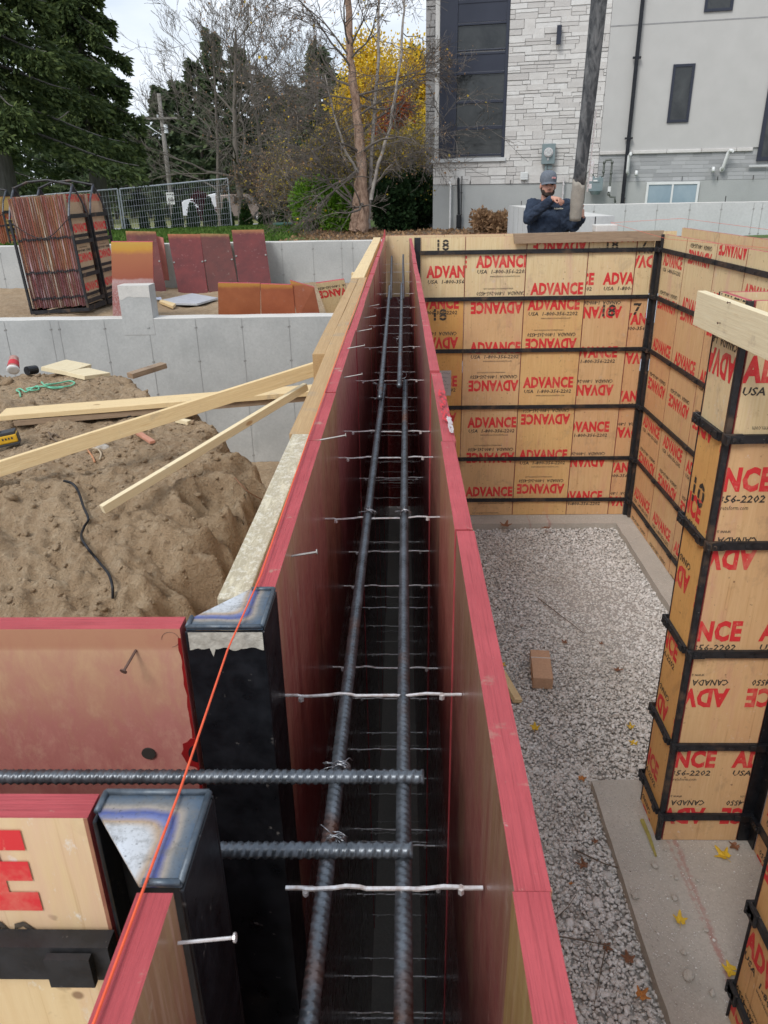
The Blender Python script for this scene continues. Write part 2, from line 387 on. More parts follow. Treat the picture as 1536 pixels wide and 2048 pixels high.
# ---------------------------------------------------------------- form panels
T = .026
def panel(label, group, org, u, w, h, top=True, bars=(), pr=None, st=None, tint=(1, 1, 1), inner=None, edge=None, www=True, sc=1., name='concrete_form'):
    """org = lower corner of outer face, u = 2-d direction of width; outer face looks to -(z x u)"""
    rz = math.atan2(u[1], u[0])
    e = empty(name, org, label, 'form panel', group, rz)
    inner = inner or (M['top'] if top else M['wine']); edge = edge or M['pink']
    b = MB(); g = .002
    for m in (M['outer'], inner, edge, M['print_red'], M['print_black']): b.mi(m)
    b.bb(g, w-g, 0, T, 0, h, fm=[edge, edge, M['outer'], inner, edge, edge])
    if pr is not None:
        b.mi(M['seam'])
        for x0, x1 in ((g, g+.0032), (w-g-.0032, w-g)): b.bb(x0, x1, -.0006, -.0001, 0, h, M['seam'])
        v, f = prints(w-.008, h-.004, pr[0], pr[1], www, sc); k = len(b.v); b.v += [(x+.004, -.0012, z+.002) for x, z in v]
        for q, mi in f: b.f.append(tuple(i+k for i in q)); b.m.append(3+mi)
    if st:
        v, f = stencil(*st); k = len(b.v); b.v += [(x, -.0024, z) for x, z in v]
        for q in f: b.f.append(tuple(i+k for i in q)); b.m.append(4)
    o = b.build('board', e); o.color = (*tint, 1)
    for z in bars:
        c = MB(); y = -.026
        c.bb(-.001, w+.001, y+.006, -.003, z-.020, z+.020)
        c.bb(-.014, .046, y-.003, y+.0055, z-.018, z+.018)          # latch plate over the joint
        c.cyl((.028, y-.007, z), (.028, y-.015, z), .008, None, 8); c.cyl((-.006, y-.007, z), (-.006, y-.013, z), .006, None, 8)
        for xx in (w*.35, w*.7): c.cyl((xx, y+.004, z), (xx, y-.002, z), .006, None, 8)
        if w > .2: c.bb(w-.05, w-.012, y-.003, y+.0035, z-.017, z+.017)
        c.build('crossbar', e, M['bar'])
    return e
# ================================================================ FORMWORK
ZS = -.60; LOWB = (2.404, 1.877, 1.269, .68, .187); TOPB = (.456,)
def col2(where, org, u, w, ztop=0, pt=None, pl=None, st=None, sl=None, tt=(1, 1, 1), tl=(1, 1, 1), topin=None, lowin=None, grp=None, bt=TOPB, bl=LOWB, www=True):
    """one column of the wall form: a short panel standing on a tall one"""
    a = panel('short upper form, '+where, grp+', upper row', (org[0], org[1], ZS), u, w, -ZS+ztop, True, bt, pt, st, tt, topin, www=www)
    b = panel('tall lower form, '+where, grp+', lower row', (org[0], org[1], -3.0), u, w, 2.4, False, bl, pl, sl, tl, lowin, www=www)
    return a, b
YEL = (1.02, 1.02, 1.02); ORG = (.97, .68, .36); TAN = (.95, .79, .70); PK = (.96, .74, .64)
XL, XR = -.160, .074
# trench, left side: outer faces look to -X, local x runs toward the camera
LJ = [.816, 1.41, 1.785, 2.66, 3.30, 3.92, 4.53, 5.14, 5.75, 6.36, 6.97, 7.56, 8.15]
for i in range(len(LJ)-1):
    y0, y1 = LJ[i], LJ[i+1]; j = rnd.uniform(-.0025, .0025)
    col2('left side of the main trench, %s from the corner steel' % ORD[i], (XL-T+j, y1), (0, -1), y1-y0, rnd.uniform(-.004, .003), grp='left form panels of the main trench',
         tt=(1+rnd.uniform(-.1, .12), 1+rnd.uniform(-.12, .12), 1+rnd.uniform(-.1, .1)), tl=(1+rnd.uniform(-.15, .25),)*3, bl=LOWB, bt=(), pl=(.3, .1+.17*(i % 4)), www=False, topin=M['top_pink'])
col2('left trench side nearest the viewer, before the heat-tinted corner steel', (XL-T-.004, .378), (0, -1), .62, 0, grp='near corner forms', bt=(), bl=())
# right side: outer faces look to +X, local x runs away
RJ = [-.22, .38, .99, 1.405, 2.0, 2.6, 3.32, 3.93, 4.54, 5.15, 5.76, 6.37, 6.98, 7.86]
for i in range(len(RJ)-1):
    y0, y1 = RJ[i], RJ[i+1]; j = rnd.uniform(-.0025, .0025)+.002
    ab = col2('right side of the main trench, %s from the camera' % ORD[i], (XR+T+j, y0), (0, 1), y1-y0, rnd.uniform(-.004, .003), grp='right form panels of the main trench',
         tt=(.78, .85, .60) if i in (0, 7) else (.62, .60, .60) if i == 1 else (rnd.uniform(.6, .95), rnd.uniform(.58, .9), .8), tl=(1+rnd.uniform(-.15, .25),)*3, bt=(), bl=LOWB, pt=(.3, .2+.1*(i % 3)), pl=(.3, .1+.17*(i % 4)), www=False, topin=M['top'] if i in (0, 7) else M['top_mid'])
    if i == 3:   # sprayed red and grey marks on one board's top edge
        e3 = ab[0]; zt = -ZS+.0046
        for nm, m_, a0, a1, b0, b1, sd in (('red_spray', simple('fresh_red_spray', (.62, .02, .03), (.5, .02, .03), 90, .6), .11, .37, .001, .021, 1), ('grey_smear', simple('grey_smear', (.50, .49, .48), (.4, .3, .3), 60, .9), .03, .13, .0, .010, 5)):
            for q in range(46):
                g = random.Random(q+sd*100); x = a0+(a1-a0)*g.random(); w = .006+.02*g.random(); y = b0+(b1-b0)*g.random()*.8; c = MB() if q == 0 else c
                c.add([(x, y, zt+q*2e-6), (x+w, y+.001*g.uniform(-1, 1), zt+q*2e-6), (x+w*.9, min(.0255, y+.0035), zt+q*2e-6), (x+w*.1, min(.0255, y+.003), zt+q*2e-6)], [(0, 1, 2, 3)])
            c.build(nm, e3, m_)
# ---- far wall of the room (faces the camera)
YB = 7.9
BX = [.195, .636, 1.245, 1.857, 2.33, 2.50]
bt = [((.315, .209), YEL, ('18', .105, .22, .475)), ((.37, .30), YEL, None), ((.32, .03), YEL, None), ((.43, .12), YEL, ('18', .105, .23, .455)), ((.0, -.126), YEL, ('7', .105, .07, .45))]
bl = [((.12, .684), ORG, ('18', .12, .20, 2.19)), ((.33, .224), TAN, None), ((.30, .659), (.98, .80, .60), None), ((.12, .164), TAN, ('18', .12, .26, 2.21)), ((.05, .5), PK, ('7', .12, .07, 2.22))]
wh = ['beside the trench mouth, black 18 stencilled near its top', 'second from the trench', 'in the middle of the wall', 'fourth from the trench, stencilled 18 at its top', 'narrow one against the black corner post, stencilled 7']
for i in range(5):
    p, tc_, s_ = bt[i]; p2, tc2, s2 = bl[i]
    col2('far wall, '+wh[i], (BX[i], YB), (1, 0), BX[i+1]-BX[i], 0, p, p2, s_, s2, tc_, tc2, grp='far wall panels', www=i in (1, 2))
# outer form of the far wall, seen at the end of the trench
for i, (x0, x1) in enumerate(((-.165, .44), (.44, 1.05), (1.05, 1.66), (1.66, 2.27), (2.27, 2.80))):
    p = panel('upper panel of the outer far form, %s from the left' % ORD1[i], 'outer far form panels', (x1, YB+T+.25+T, ZS), (-1, 0), x1-x0, .60+.008, True, (), None, None, YEL, M['outer'])
    if i == 0:
        panel('wine red panel closing the far end of the main trench', 'outer far form, lower row', (x1, YB+T+.25+T, -3), (-1, 0), x1-x0, 2.4, False, (), None, None, (1.1, 1, 1))
def post(label, x0, x1, y0, y1, z0, z1, grp=None, name='corner_post'):
    """steel corner: two flanges and welded plates"""
    b = MB(); b.bb(x0, x1, y0, y1, z0, z1, M['bar'])
    e = b.build(name, None, M['bar'], bevel=.003); rebase(e); return tag(e, label, 'corner post', grp)
post('black steel post closing the end of the trench form beside the stencilled 18', .128, .192, YB-.012, YB+.02, -3, .0)
# ---- right wall of the room (faces left)
XW = 2.56
WY = [7.80, 7.18, 6.48, 5.90, 5.29, 4.68, 4.07, 3.56]
wp = [((.30, Px(1347, 523, XW).z+.6-.061), (.30, Px(1330, 700, XW).z+3-.061)), ((.34, Px(1406, 520, XW).z+.6-.466), (.34, Px(1375, 730, XW).z+3-.061)), ((.30, Px(1468, 500, XW).z+.6-.466), (.30, .25)), ((.30, .24), (.3, .3)), ((.3, .4), (.3, .1)), ((.3, .3), (.3, .2)), ((.3, .1), (.3, .1))]
for i in range(7):
    y0, y1 = WY[i+1], WY[i]
    col2('right wall of the gravel room, %s from the far corner' % ORD1[i], (XW, y1), (0, -1), y1-y0, .0+.02*0, wp[i][0], wp[i][1], None, None, YEL, TAN if i else PK, grp='right wall panels', www=False)
    panel('upper panel of the outer right form, %s from the far corner' % ORD1[i], 'outer right form panels', (XW+T+.25+T, y0, ZS), (0, 1), y1-y0 if i else y1-y0+.35, .64, True, (), None, None, (1.05, .98, .95), M['outer'])
b = MB(); b.bb(XW-.06, XW-.0, YB-.005, YB-.002-.006+.006, -3, 0, M['bar'])
b = MB(); b.bb(2.502, 2.552, 7.872, 7.898, -3, .0); b.bb(2.532, 2.558, 7.802, 7.8715, -3, .0)
for z in (-.144, -.594, -1.123, -1.731, -2.32, -2.813): b.bb(2.49, 2.53, 7.85, 7.871, z-.02, z+.02); b.bb(2.505, 2.531, 7.78, 7.849, z-.02, z+.02)
b.bb(2.50, 2.54, 7.86, 7.8715, -.86, -.83)
e = b.build('corner_post', None, M['bar'], bevel=.003); rebase(e); tag(e, 'tall black steel corner post where the far and right walls meet', 'corner post')
# ---- wall stub on the right, end standing on the footing
XP, YP = 1.44, 3.235
def stub(tagw, y0, y1, nearpost=True):
    pass
pt = panel('pale upper form panel on the left end of the wall stub, under the pale board', 'stub end panels, upper row', (XP, 3.54, ZS), (0, -1), 3.54-YP-.026, .60, True, TOPB, (.02, Px(1425, 720, XP).z+.6-.466), None, YEL, www=False)
pt = panel('narrow lower form panel on the left end of the wall stub, stencilled 10', 'stub end panels, lower row', (XP, 3.54, -3), (0, -1), 3.54-YP-.026, 2.4, False, LOWB, (-.09, Px(1385, 1010, XP).z+3-.061), ('10', .13, .12, 2.0), (1.0, .72, .42), www=False)
panel('upper form on the front of the wall stub, print cut off by the pale board', 'stub front panels, upper row', (XP+.028, YP, ZS), (1, 0), .422, .60, True, TOPB, (Py(1484, 1262, YP).x-.27-XP-.028+.31, Py(1500, 740, YP).z+.6-.061), None, YEL)
panel('lower form panel on the front of the wall stub, beside the black inner corner', 'stub front panels, lower row', (XP+.028, YP, -3), (1, 0), .422, 2.4, False, LOWB, (Py(1484, 1262, YP).x-.27-XP-.028, Py(1480, 960, YP).z+3-.061), None, TAN)
panel('upper back panel of the wall stub with dark red top edge', 'stub back panels', (XP+.62, 3.54, ZS), (-1, 0), .60, .60, True, (), None, None, YEL, M['outer'])
panel('upper back panel continuing right behind the wall stub', 'stub back panels', (XP+1.08, 3.54, ZS), (-1, 0), .455, .60, True, (), None, None, YEL, M['outer'])
panel('lower back panel of the wall stub', 'stub back panels, lower row', (XP+.62, 3.54, -3), (-1, 0), .60, 2.4, False, (), None, None, TAN)
def angle_post(x, y, sx, sy, z0, z1, w=.026, t=.006):
    b = MB(); b.bb(min(x, x+sx*w), max(x, x+sx*w), min(y, y+sy*t), max(y, y+sy*t), z0, z1)
    b.bb(min(x, x+sx*t), max(x, x+sx*t), min(y+sy*(t+.001), y+sy*w), max(y+sy*(t+.001), y+sy*w), z0, z1)
    for z in (-.144, -.594, -1.123, -1.731, -2.32, -2.813):
        b.box((x-sx*.006, y+sy*.03-sy*.05, z), (.01, .06, .042)); b.box((x+sx*.03, y-sy*.012, z), (.085, .016, .045))
        b.cyl((x+sx*.03, y-sy*.02, z), (x+sx*.03, y-sy*.032, z), .009, None, 8)
    o = b.build('corner_post', None, M['bar'], bevel=.0015); return rebase(o)
tag(angle_post(XP-.004, YP-.004, 1, 1, -3, 0), 'worn black steel outside corner of the wall stub', 'corner post')
# latch brackets wrapping the rear edge of the stub end
for k, z in enumerate((-.144, -.594, -1.123, -1.731, -2.32, -2.813)):
    b = MB(); b.box((XP-.019, 3.535, z), (.008, .06, .05)); b.box((XP-.010, 3.572, z), (.035, .010, .05))
    for q in (-.02, 0, .02): b.box((XP-.026, 3.54+q*1.0, z), (.008, .006, .042))
    o = b.build('form_clamp', None, M['bar'], bevel=.002); rebase(o)
    tag(o, 'black steel clamp on the rear edge of the wall stub, %s from the top' % ORD1[k], 'clamp', 'stub clamps')
b = MB(); b.bb(XP-.003, XP+.003+T, 3.541, 3.547, -3, 0); o = b.build('edge_strip', None, M['bar']); rebase(o); tag(o, 'thin black steel strip up the rear edge of the wall stub', 'steel strip')
# inner corner, dark blue-black steel
b = MB(); b.bb(1.893, 1.958, YP-.004, YP+.01, -3, 0); b.bb(1.9515, 1.96, YP-.07, YP-.0045, -3, 0)
for z in (-1.123, -1.731, -2.32, -2.813): b.bb(1.87, 1.945, YP-.03, YP-.0055, z-.022, z+.022); b.bb(1.925, 1.951, YP-.10, YP-.031, z-.022, z+.022)
o = b.build('corner_post', None, M['blued'], bevel=.002); rebase(o); tag(o, 'glossy black inner corner steel right of the wall stub front', 'corner post')
for i, (y1, y0) in enumerate(((3.163, 2.62), (2.62, 2.24))):
    col2('recessed wall right of the doorway slab, %s from the stub' % ORD1[i], (1.96, y1), (0, -1), y1-y0, 0, (.3, .3), (.3, .3), None, None, YEL, PK, grp='recessed wall panels')
# near jog of the same wall, bottom right of the photo
for i, (y1, y0) in enumerate(((2.235, 1.63), (1.63, 1.02))):
    col2('wall end at the bottom right, %s behind the slab edge' % ORD1[i], (XP+.01, y1), (0, -1), y1-y0, -.02, (.3, .3), (.25, .46), None, None, YEL, (.95, .72, .52), grp='bottom right wall panels')
b = MB(); b.bb(XP, XP+.03, 2.237, 2.243, -3, -.02)
for z in (-1.123, -1.731, -2.32, -2.813): b.box((XP-.012, 2.21, z), (.014, .07, .07)); b.box((XP, 2.25, z), (.05, .012, .07))
o = b.build('corner_post', None, M['bar'], bevel=.002); rebase(o); tag(o, 'black steel edge and clamps of the wall end at the bottom right', 'corner post')
def m_side():
    t = NT('scuffed_pink_face'); z = t.sep(t.tc())[2]; a = t.noise(offs(t, (7, 7, 3)), 5, 7, .75, .4); f = t.noise(offs(t, (1, 1, .6)), 60, 6, .8); big = t.noise(offs(t), 6, 4, .6)
    c = t.mix(t.ramp(a, [(.35, 0.), (.68, 1.)]), (.50, .21, .175), (.40, .135, .12)); c = t.mix(t.ramp(f, [(.5, 0.), (.72, .5)]), c, (.60, .36, .26))
    zz = t.math('ADD', z, t.math('MULTIPLY', t.math('SUBTRACT', a, .5), .32)); c = t.mix(t.ramp(zz, [(.45, 0.), (.60, .85)]), c, (.62, .39, .23))
    c = t.mix(t.ramp(z, [(.572, 0.), (.575, .6)]), c, (.42, .17, .10)); return t.out(c, .5, t.bump(f, .2, .001))
M['top_side'] = m_side()
# ---- side trench on the left of the photo
YA, YC = .722, .474        # far and near inner faces
for i, (x1, x0) in enumerate(((-.252, -.86), (-.86, -1.47), (-1.47, -2.08))):
    # far form: inner face looks at the camera, so the outer face looks away (+Y)
    w_ = x1-x0
    e1 = panel('upper panel of the far side-trench form, scuffed pinkish tan, %s from the corner' % ORD1[i], 'far side-trench panels', (x1, YA+T, ZS), (-1, 0), w_, .60, True, (), None, None, (1.25, 1.12, 1.1), M['top_side'])
    panel('lower panel of the far side-trench form, %s from the corner' % ORD1[i], 'far side-trench panels, lower row', (x1, YA+T, -3), (-1, 0), w_, 2.4, False, (), None)
    if i == 0:
        c = MB(); n = 16   # painted rounded slot edge, painted panel edge, a plugged hole and a pencil ring
        ring = [(.012+.0*k, 0) for k in range(1)]
        pts = [(.0+.018*math.sin(math.pi*k/8), -.0, .36+.03*math.cos(math.pi*k/8)) for k in range(9)]
        for k, p in enumerate(pts): pass
        q = Py(386, 1506, YA); c.prism([(.0022+rr*math.sin(math.pi*k/10), T+.0004, q.z+.6+1.25*rr*math.cos(math.pi*k/10)) for k in range(11) for rr in ((.0185+.0015*math.sin(k*2.7)),)], (0, .0008, 0)); DR = simple('dark_red_paint', (.30, .012, .014), (.2, .01, .01), 30, .35)
        v = []; zz = .004
        while zz < .594: v += [(.0022, T+.0005, zz), (.0055+.0022*noise.noise(Vector((zz*60, 0, 0))), T+.0005, zz)]; zz += .008
        c.add(v, [(2*i, 2*i+2, 2*i+3, 2*i+1) for i in range(len(v)//2-1)]); c.build('painted_edge', e1, DR)
        c = MB(); c.prism([(.0024+.0105*math.sin(math.pi*k/10), T+.0014, q.z+.6+.013*math.cos(math.pi*k/10)) for k in range(11)], (0, .0004, 0)); c.build('tie_slot', e1, M['blued'])
        c = MB(); q2 = Py(341, 1279, YA); c.tube([(x1-q2.x+.010*math.cos(k*.33), T+.0003, q2.z+.6+.010*math.sin(k*.33)) for k in range(15)], .0002, None, 4); c.build('pencil_ring', e1, M['print_black'])
        h = MB(); q = Py(298, 1505, YA); h.tube([(x1-q.x, T+.001, q.z+.6), (x1-q.x, T+.0025, q.z+.6)], .0085, None, 20); h.build('filled_hole', e1, M['print_black'])
    panel('upper panel of the near side-trench form, yellow with red lettering, %s from the corner' % ORD1[i], 'near side-trench panels', (x0, YC-T, ZS), (1, 0), w_, .60-.004, True, (.452,), ((Py(86, 1815, YC-T).x-.53*.77/2-x0-.004 if i == 0 else .3), Py(60, 1824, YC-T).z+.6), None, YEL, sc=.77)
    panel('lower panel of the near side-trench form, %s from the corner' % ORD1[i], 'near side-trench panels, lower row', (x0, YC-T, -3), (1, 0), w_, 2.4, False, (2.404, 1.877), (.3, .3), None, TAN)
def m_tint(cx, cy, s):
    t = NT('heat_tinted_steel'); v = t.tc((1, 1, 1)); x, y, z = t.sep(v)
    n = t.noise(v, 30, 3, .5); n2 = t.noise(v, 160, 4, .6)
    # distance in from the two welded sides
    dx = t.math('MULTIPLY', t.math('SUBTRACT', cx, x), 1.0); dy = t.math('MULTIPLY', t.math('SUBTRACT', y, cy), s); dy = t.math('ABSOLUTE', t.math('SUBTRACT', y, cy))
    d = t.math('SMOOTH_MIN', t.math('ABSOLUTE', dx), dy, .03)
    d = t.math('ADD', d, t.math('MULTIPLY', t.math('SUBTRACT', n, .5), .008))
    B = (.10, .15, .21)
    c = t.ramp(t.math('MULTIPLY', d, 18), [(0., B), (.13, (.11, .15, .2)), (.24, (.18, .2, .22)), (.33, (.42, .36, .30)), (.42, (.10, .13, .34)), (.50, (.22, .25, .45)), (.58, (.50, .36, .24)), (.68, (.62, .62, .62)), (1., (.72, .74, .77))])
    c = t.mix(t.ramp(n2, [(.55, 0.), (.75, .4)]), c, (.12, .13, .14))
    c = t.mix(t.ramp(t.noise(v, 55, 6, .8), [(.50, 0.), (.64, .6)]), c, (.20, .19, .17)); c = t.mix(t.ramp(t.noise(v, 300, 3, .6), [(.62, 0.), (.68, .6)]), c, (.07, .07, .07))
    return t.out(c, t.ramp(n2, [(.3, .38), (.7, .7)]), t.bump(n2, .35, .0007), .6)
def corner_steel(label, far):
    """4 inch outside corner: two flanges down to the footing and a triangular top plate"""
    x0, x1 = -.249, -.158
    y, ym = (YA, .815) if far else (YC, .381); s = 1 if far else -1; t = .004
    loc = Vector((x0, y, -3)); e = empty('corner_steel', loc, label, 'corner steel', 'corner steels')
    b = MB()
    b.bb(x0, x1, min(y, y+s*t), max(y, y+s*t), -3, -.004); b.bb(x1-t, x1, min(y+s*(t+.0005), ym), max(y+s*(t+.0005), ym), -3, -.004)
    b.bb(x0, x0+t, min(y+s*(t+.0005), y+s*.03), max(y+s*(t+.0005), y+s*.03), -3, -.004)
    b.build('flanges', e, M['blued'], world=True, bevel=.0015)
    poly = [(x0+.002, y+s*.002, -.003), (x1-.002, y+s*.002, -.003), (x1-.002, ym-s*.002, -.003), (x1-.033, ym-s*.002, -.003), (x0+.002, y+s*.022, -.003)]
    if s > 0: pass
    else: poly = poly[::-1]
    c = MB(); c.prism(poly, (0, 0, .003)); c.build('top_plate', e, m_tint(x1, y, s), world=True)
    r = MB(); ring = [(x0+.003, y+s*.024, .001), (x0+.003, y+s*.003, .001), (x1-.003, y+s*.003, .001), (x1-.003, ym-s*.003, .001), (x1-.03, ym-s*.003, .001)]
    for p, q in zip(ring, ring[1:]): r.tube([p, q], .0028, None, 8)
    r.build('weld_rim', e, simple('blued_rim', (.07, .095, .125), (.15, .17, .19), 90, .5, .5, .002, metal=.6), world=True, smooth=True)
    if far:
        k = MB(); v = []; n = 26
        for i in range(n+1):
            x = x0+.004+(x1-x0-.006)*i/n; v += [(x, y-.0012, -.004), (x, y-.0012, -.026-.010*noise.noise(Vector((x*60, 1, 0)))-(.012 if .3 < i/n < .34 else 0))]
        k.add(v, [(2*i, 2*i+1, 2*i+3, 2*i+2) for i in range(n)])
        k.build('mortar_smear', e, simple('dried_mortar', (.55, .52, .45), (.33, .3, .25), 90, .9, .6, .004), world=True)
    return e
corner_steel('far black corner steel with grey mortar smear under its bluish top plate', True)
corner_steel('near corner steel with rainbow heat-tinted triangular top plate', False)
# ---- boards beside the forms
def plank(name, label, cat, p0, p1, w, t, m, up=(0, 0, 1), group=None, bevel=.002, jag=0):
    p0 = Vector(p0); p1 = Vector(p1); L = (p1-p0).length; B = basis(p0, p1, up)
    n = max(2, int(L/.12)); v = []; f = []
    for i in range(n+1):
        x = L*i/n; q = noise.noise(Vector((x*1.7+p0.x*9, p0.y, 0)))*.003; q2 = noise.noise(Vector((x*1.3, p0.y*5, 4)))*.002
        for a, c in ((-1, -1), (1, -1), (1, 1), (-1, 1)):
            xx = x+(jag*rnd.uniform(-1, 1) if i in (0, n) else 0)
            v.append((xx, a*w/2+q, c*t/2+q2))
    for i in range(n):
        for j in range(4): f.append((4*i+j, 4*i+(j+1) % 4, 4*i+4+(j+1) % 4, 4*i+4+j))
    f += [(3, 2, 1, 0), (4*n, 4*n+1, 4*n+2, 4*n+3)]
    f = [q[::-1] for q in f]
    b = MB(); b.add(v, f); o = b.build(name, None, m, bevel=bevel)
    bm = bmesh.new(); bm.from_mesh(o.data); bmesh.ops.recalc_face_normals(bm, faces=bm.faces); bm.to_mesh(o.data); bm.free()
    o.matrix_world = Matrix.Translation(p0) @ B.to_4x4()
    return tag(o, label, cat, group)
plank('waler_board', 'cement-splashed board on edge outside the near left trench forms', 'board', (-.211, .80, -.10), (-.207, 1.47, -.10), .038, .19, M['osb'])
plank('waler_board', 'brown board along the left trench forms behind the cement-splashed one', 'board', (-.210, 1.475, -.10), (-.217, 4.4, -.10), .046, .19, M['lumber_brown'])
plank('waler_board', 'second brown board outside the long one, starting at the upright post', 'board', (-.257, 2.30, -.103), (-.262, 4.4, -.103), .040, .19, M['lumber_brown'])
plank('waler_board', 'far brown board beside the left trench forms reaching the far wall', 'board', (-.248, 4.405, -.10), (-.245, 8.15, -.10), .074, .19, M['lumber'])
for k, (y, z0) in enumerate(((5.2, -.50), (8.3, -.5))):
    p = Py(650, 690, 5.2) if k == 0 else Py(712, 545, 7.6)
    plank('stiffback_stud', ['upright two by four post behind the brown board where the brace is nailed', 'farther upright post beside the far end of the left trench forms'][k], 'post',
          (p.x, p.y, -3), (p.x, p.y, p.z), .089, .089, M['lumber'], group='posts outside the left forms')
# braces and planks outside on the left
a = Py(645, 733, 5.12); c = Py(-60, 956, 4.2)
plank('brace', 'long two by four brace sloping down left from the upright post', 'brace', a, c, .038, .092, M['lumber'])
a = Py(612, 773, 5.15); c = Py(205, 1019, 3.95)
plank('brace', 'thinner pointed stake brace below the long one, tip resting on the dirt', 'brace', a, c, .038, .052, M['lumber_pale'])
# long planks lying on the mound
a = Py(640, 779, 6.0); c = Py(5, 829, 5.55)
plank('scaffold_plank', 'upper of two long planks lying across the dirt to the trench forms', 'plank', a, c, .235, .038, M['lumber'], group='planks lying on the dirt')
plank('scaffold_plank', 'lower grey-edged plank under the other long plank on the dirt', 'plank', a+Vector((0, .03, -.045)), c+Vector((.1, .02, -.045)), .235, .044, M['lumber_grey'], group='planks lying on the dirt')
# pale board on top of the stub
plank('header_board', 'pale new board on edge spanning the doorway beside the stub top', 'board', (XP-.052, 3.625, -.082), (XP-.052, 1.2, -.095), .04, .155, M['lumber_pale'])
for k, (px, py) in enumerate(((1461, 605), (1441, 646))):
    p = Px(px, py, XP-.0725); b = MB(); b.cyl(p, p+Vector((-.012, 0, 0)), .0022, None, 6); b.cyl(p+Vector((-.012, 0, 0)), p+Vector((-.0135, 0, 0)), .005, None, 8)
    o = b.build('nail', None, M['rustnail']); tag(rebase(o), ['upper', 'lower'][k]+' bent nail near the left end of the pale header board', 'nail', 'header board nails')
# weathered board nailed across the top of the far wall
plank('weathered_board', 'weathered grey-brown board nailed along the top of the far wall below the worker', 'board', (1.10, YB-.052, -.020), (2.545, YB-.052, -.012), .04, .095, M['lumber_grey'], jag=.015)
# things on the wall top by the worker
b = MB(); b.box((2.03, 8.03, .055), (.22, .16, .07)); o = b.build('concrete_block', None, M['conc_top'], bevel=.01); rebase(o); tag(o, 'small grey block lying on the wall top beside the hose', 'block')
# ---- reinforcing bars
def rebar(label, p0, p1, r=.0076, fine=.0024, grp='rebars'):
    p0 = Vector(p0); p1 = Vector(p1); L = (p1-p0).length; B = basis(p0, p1)
    n = int(L/fine); K = 16; pit = .0088
    s = np.linspace(0, L, n+1)[:, None]; a = (np.arange(K)/K*2*np.pi)[None, :]
    ph = s/pit+((a/np.pi) % 1)*1.25
    ribs = np.clip(np.cos(ph*2*np.pi), 0, 1)**.6*.0021
    ribs = ribs*(np.abs(np.sin(a)) > .2)
    lon = (np.abs(np.sin(a)) < .2)*.0014
    rr = r-.0006+ribs+lon
    sag = np.sin(s*1.3+p0.y)*.002
    x = s+0*a; y = rr*np.cos(a)+sag; z = rr*np.sin(a)
    v = np.stack([x, y, z], -1).reshape(-1, 3)
    i = np.arange(n)[:, None]*K; j = np.arange(K)[None, :]; j2 = (j+1) % K
    f = np.stack([i+j, i+K+j, i+K+j2, i+j2], -1).reshape(-1, 4)
    me = bpy.data.meshes.new('rebar'); nv = len(v)
    faces = f.tolist()+[list(range(K)), list(range(n*K, n*K+K))[::-1]]
    me.from_pydata(v.tolist(), [], faces); o = link('rebar', me, [M['rebar']], None, True)
    o.matrix_world = Matrix.Translation(p0) @ B.to_4x4(); return tag(o, label, 'rebar', grp)
zr = -.18
rebar('right lengthwise rebar nearest the camera, running under both crossing bars', (-.003, .18, zr), (.010, 2.52, -.15), grp='lengthwise rebars')
rebar('left lengthwise rebar nearest the camera, leaning toward the left forms', (-.082, .18, zr), (-.062, 2.46, -.15), grp='lengthwise rebars')
e1 = Py(800, 772, 2.3); e2 = Py(803, 568, 4.9)
rebar('middle right lengthwise rebar lapped beside the near one', e1, e2, fine=.004, grp='lengthwise rebars')
e1 = Py(761, 796, 2.2); e2 = Py(779, 573, 4.9)
rebar('middle left lengthwise rebar lapped beside the near one', e1, e2, fine=.004, grp='lengthwise rebars')
e1 = Py(806, 598, 4.6); e2 = Py(807, 510, 7.5)
rebar('far right lengthwise rebar ending at the far trench wall', e1, e2, fine=.006, grp='lengthwise rebars')
e1 = Py(781, 597, 4.6); e2 = Py(784, 513, 7.5)
rebar('far left lengthwise rebar ending at the far trench wall', e1, e2, fine=.006, grp='lengthwise rebars')
e1 = Pz(848, 1552, zr+.0165); rebar('upper crossing rebar entering from the side trench', e1, (-1.9, e1.y-.004, zr+.0165), grp='crossing rebars')
e1 = Pz(826, 1699, zr+.0165); rebar('lower crossing rebar nearer the camera, half hidden by the corner steel', e1, (-1.9, e1.y-.006, zr+.0165), grp='crossing rebars')
def twist(label, c, s=1., n=5):
    b = MB(); c = Vector(c)
    for k in range(n):
        a = rnd.uniform(0, 6.28); pts = []
        for q in range(15):
            t = q/14*2*math.pi*.8+a; rr = .0105*s
            pts.append(c+Vector((rr*math.cos(t), rnd.uniform(-.002, .002)+(k-2)*.0015, rr*math.sin(t)+.004)))
        b.tube(pts, .0007*s**.5, None, 5)
    for k in range(6):
        d = Vector((rnd.uniform(-.8, .4), rnd.uniform(-.5, .5), rnd.uniform(.2, .8)))*.03*s; m = c+d*.5+Vector((0, 0, .006)); e = c+d
        b.tube([c+Vector((0, 0, .01)), m, e, e+Vector((.004, 0, -.004))], .0006*s**.5, None, 5)
    o = b.build('tie_wire', None, M['wire'], smooth=True); rebase(o); return tag(o, label, 'tie wire', 'tie wires')
def onbar(px, py, z=zr): return Pz(px, py, z)
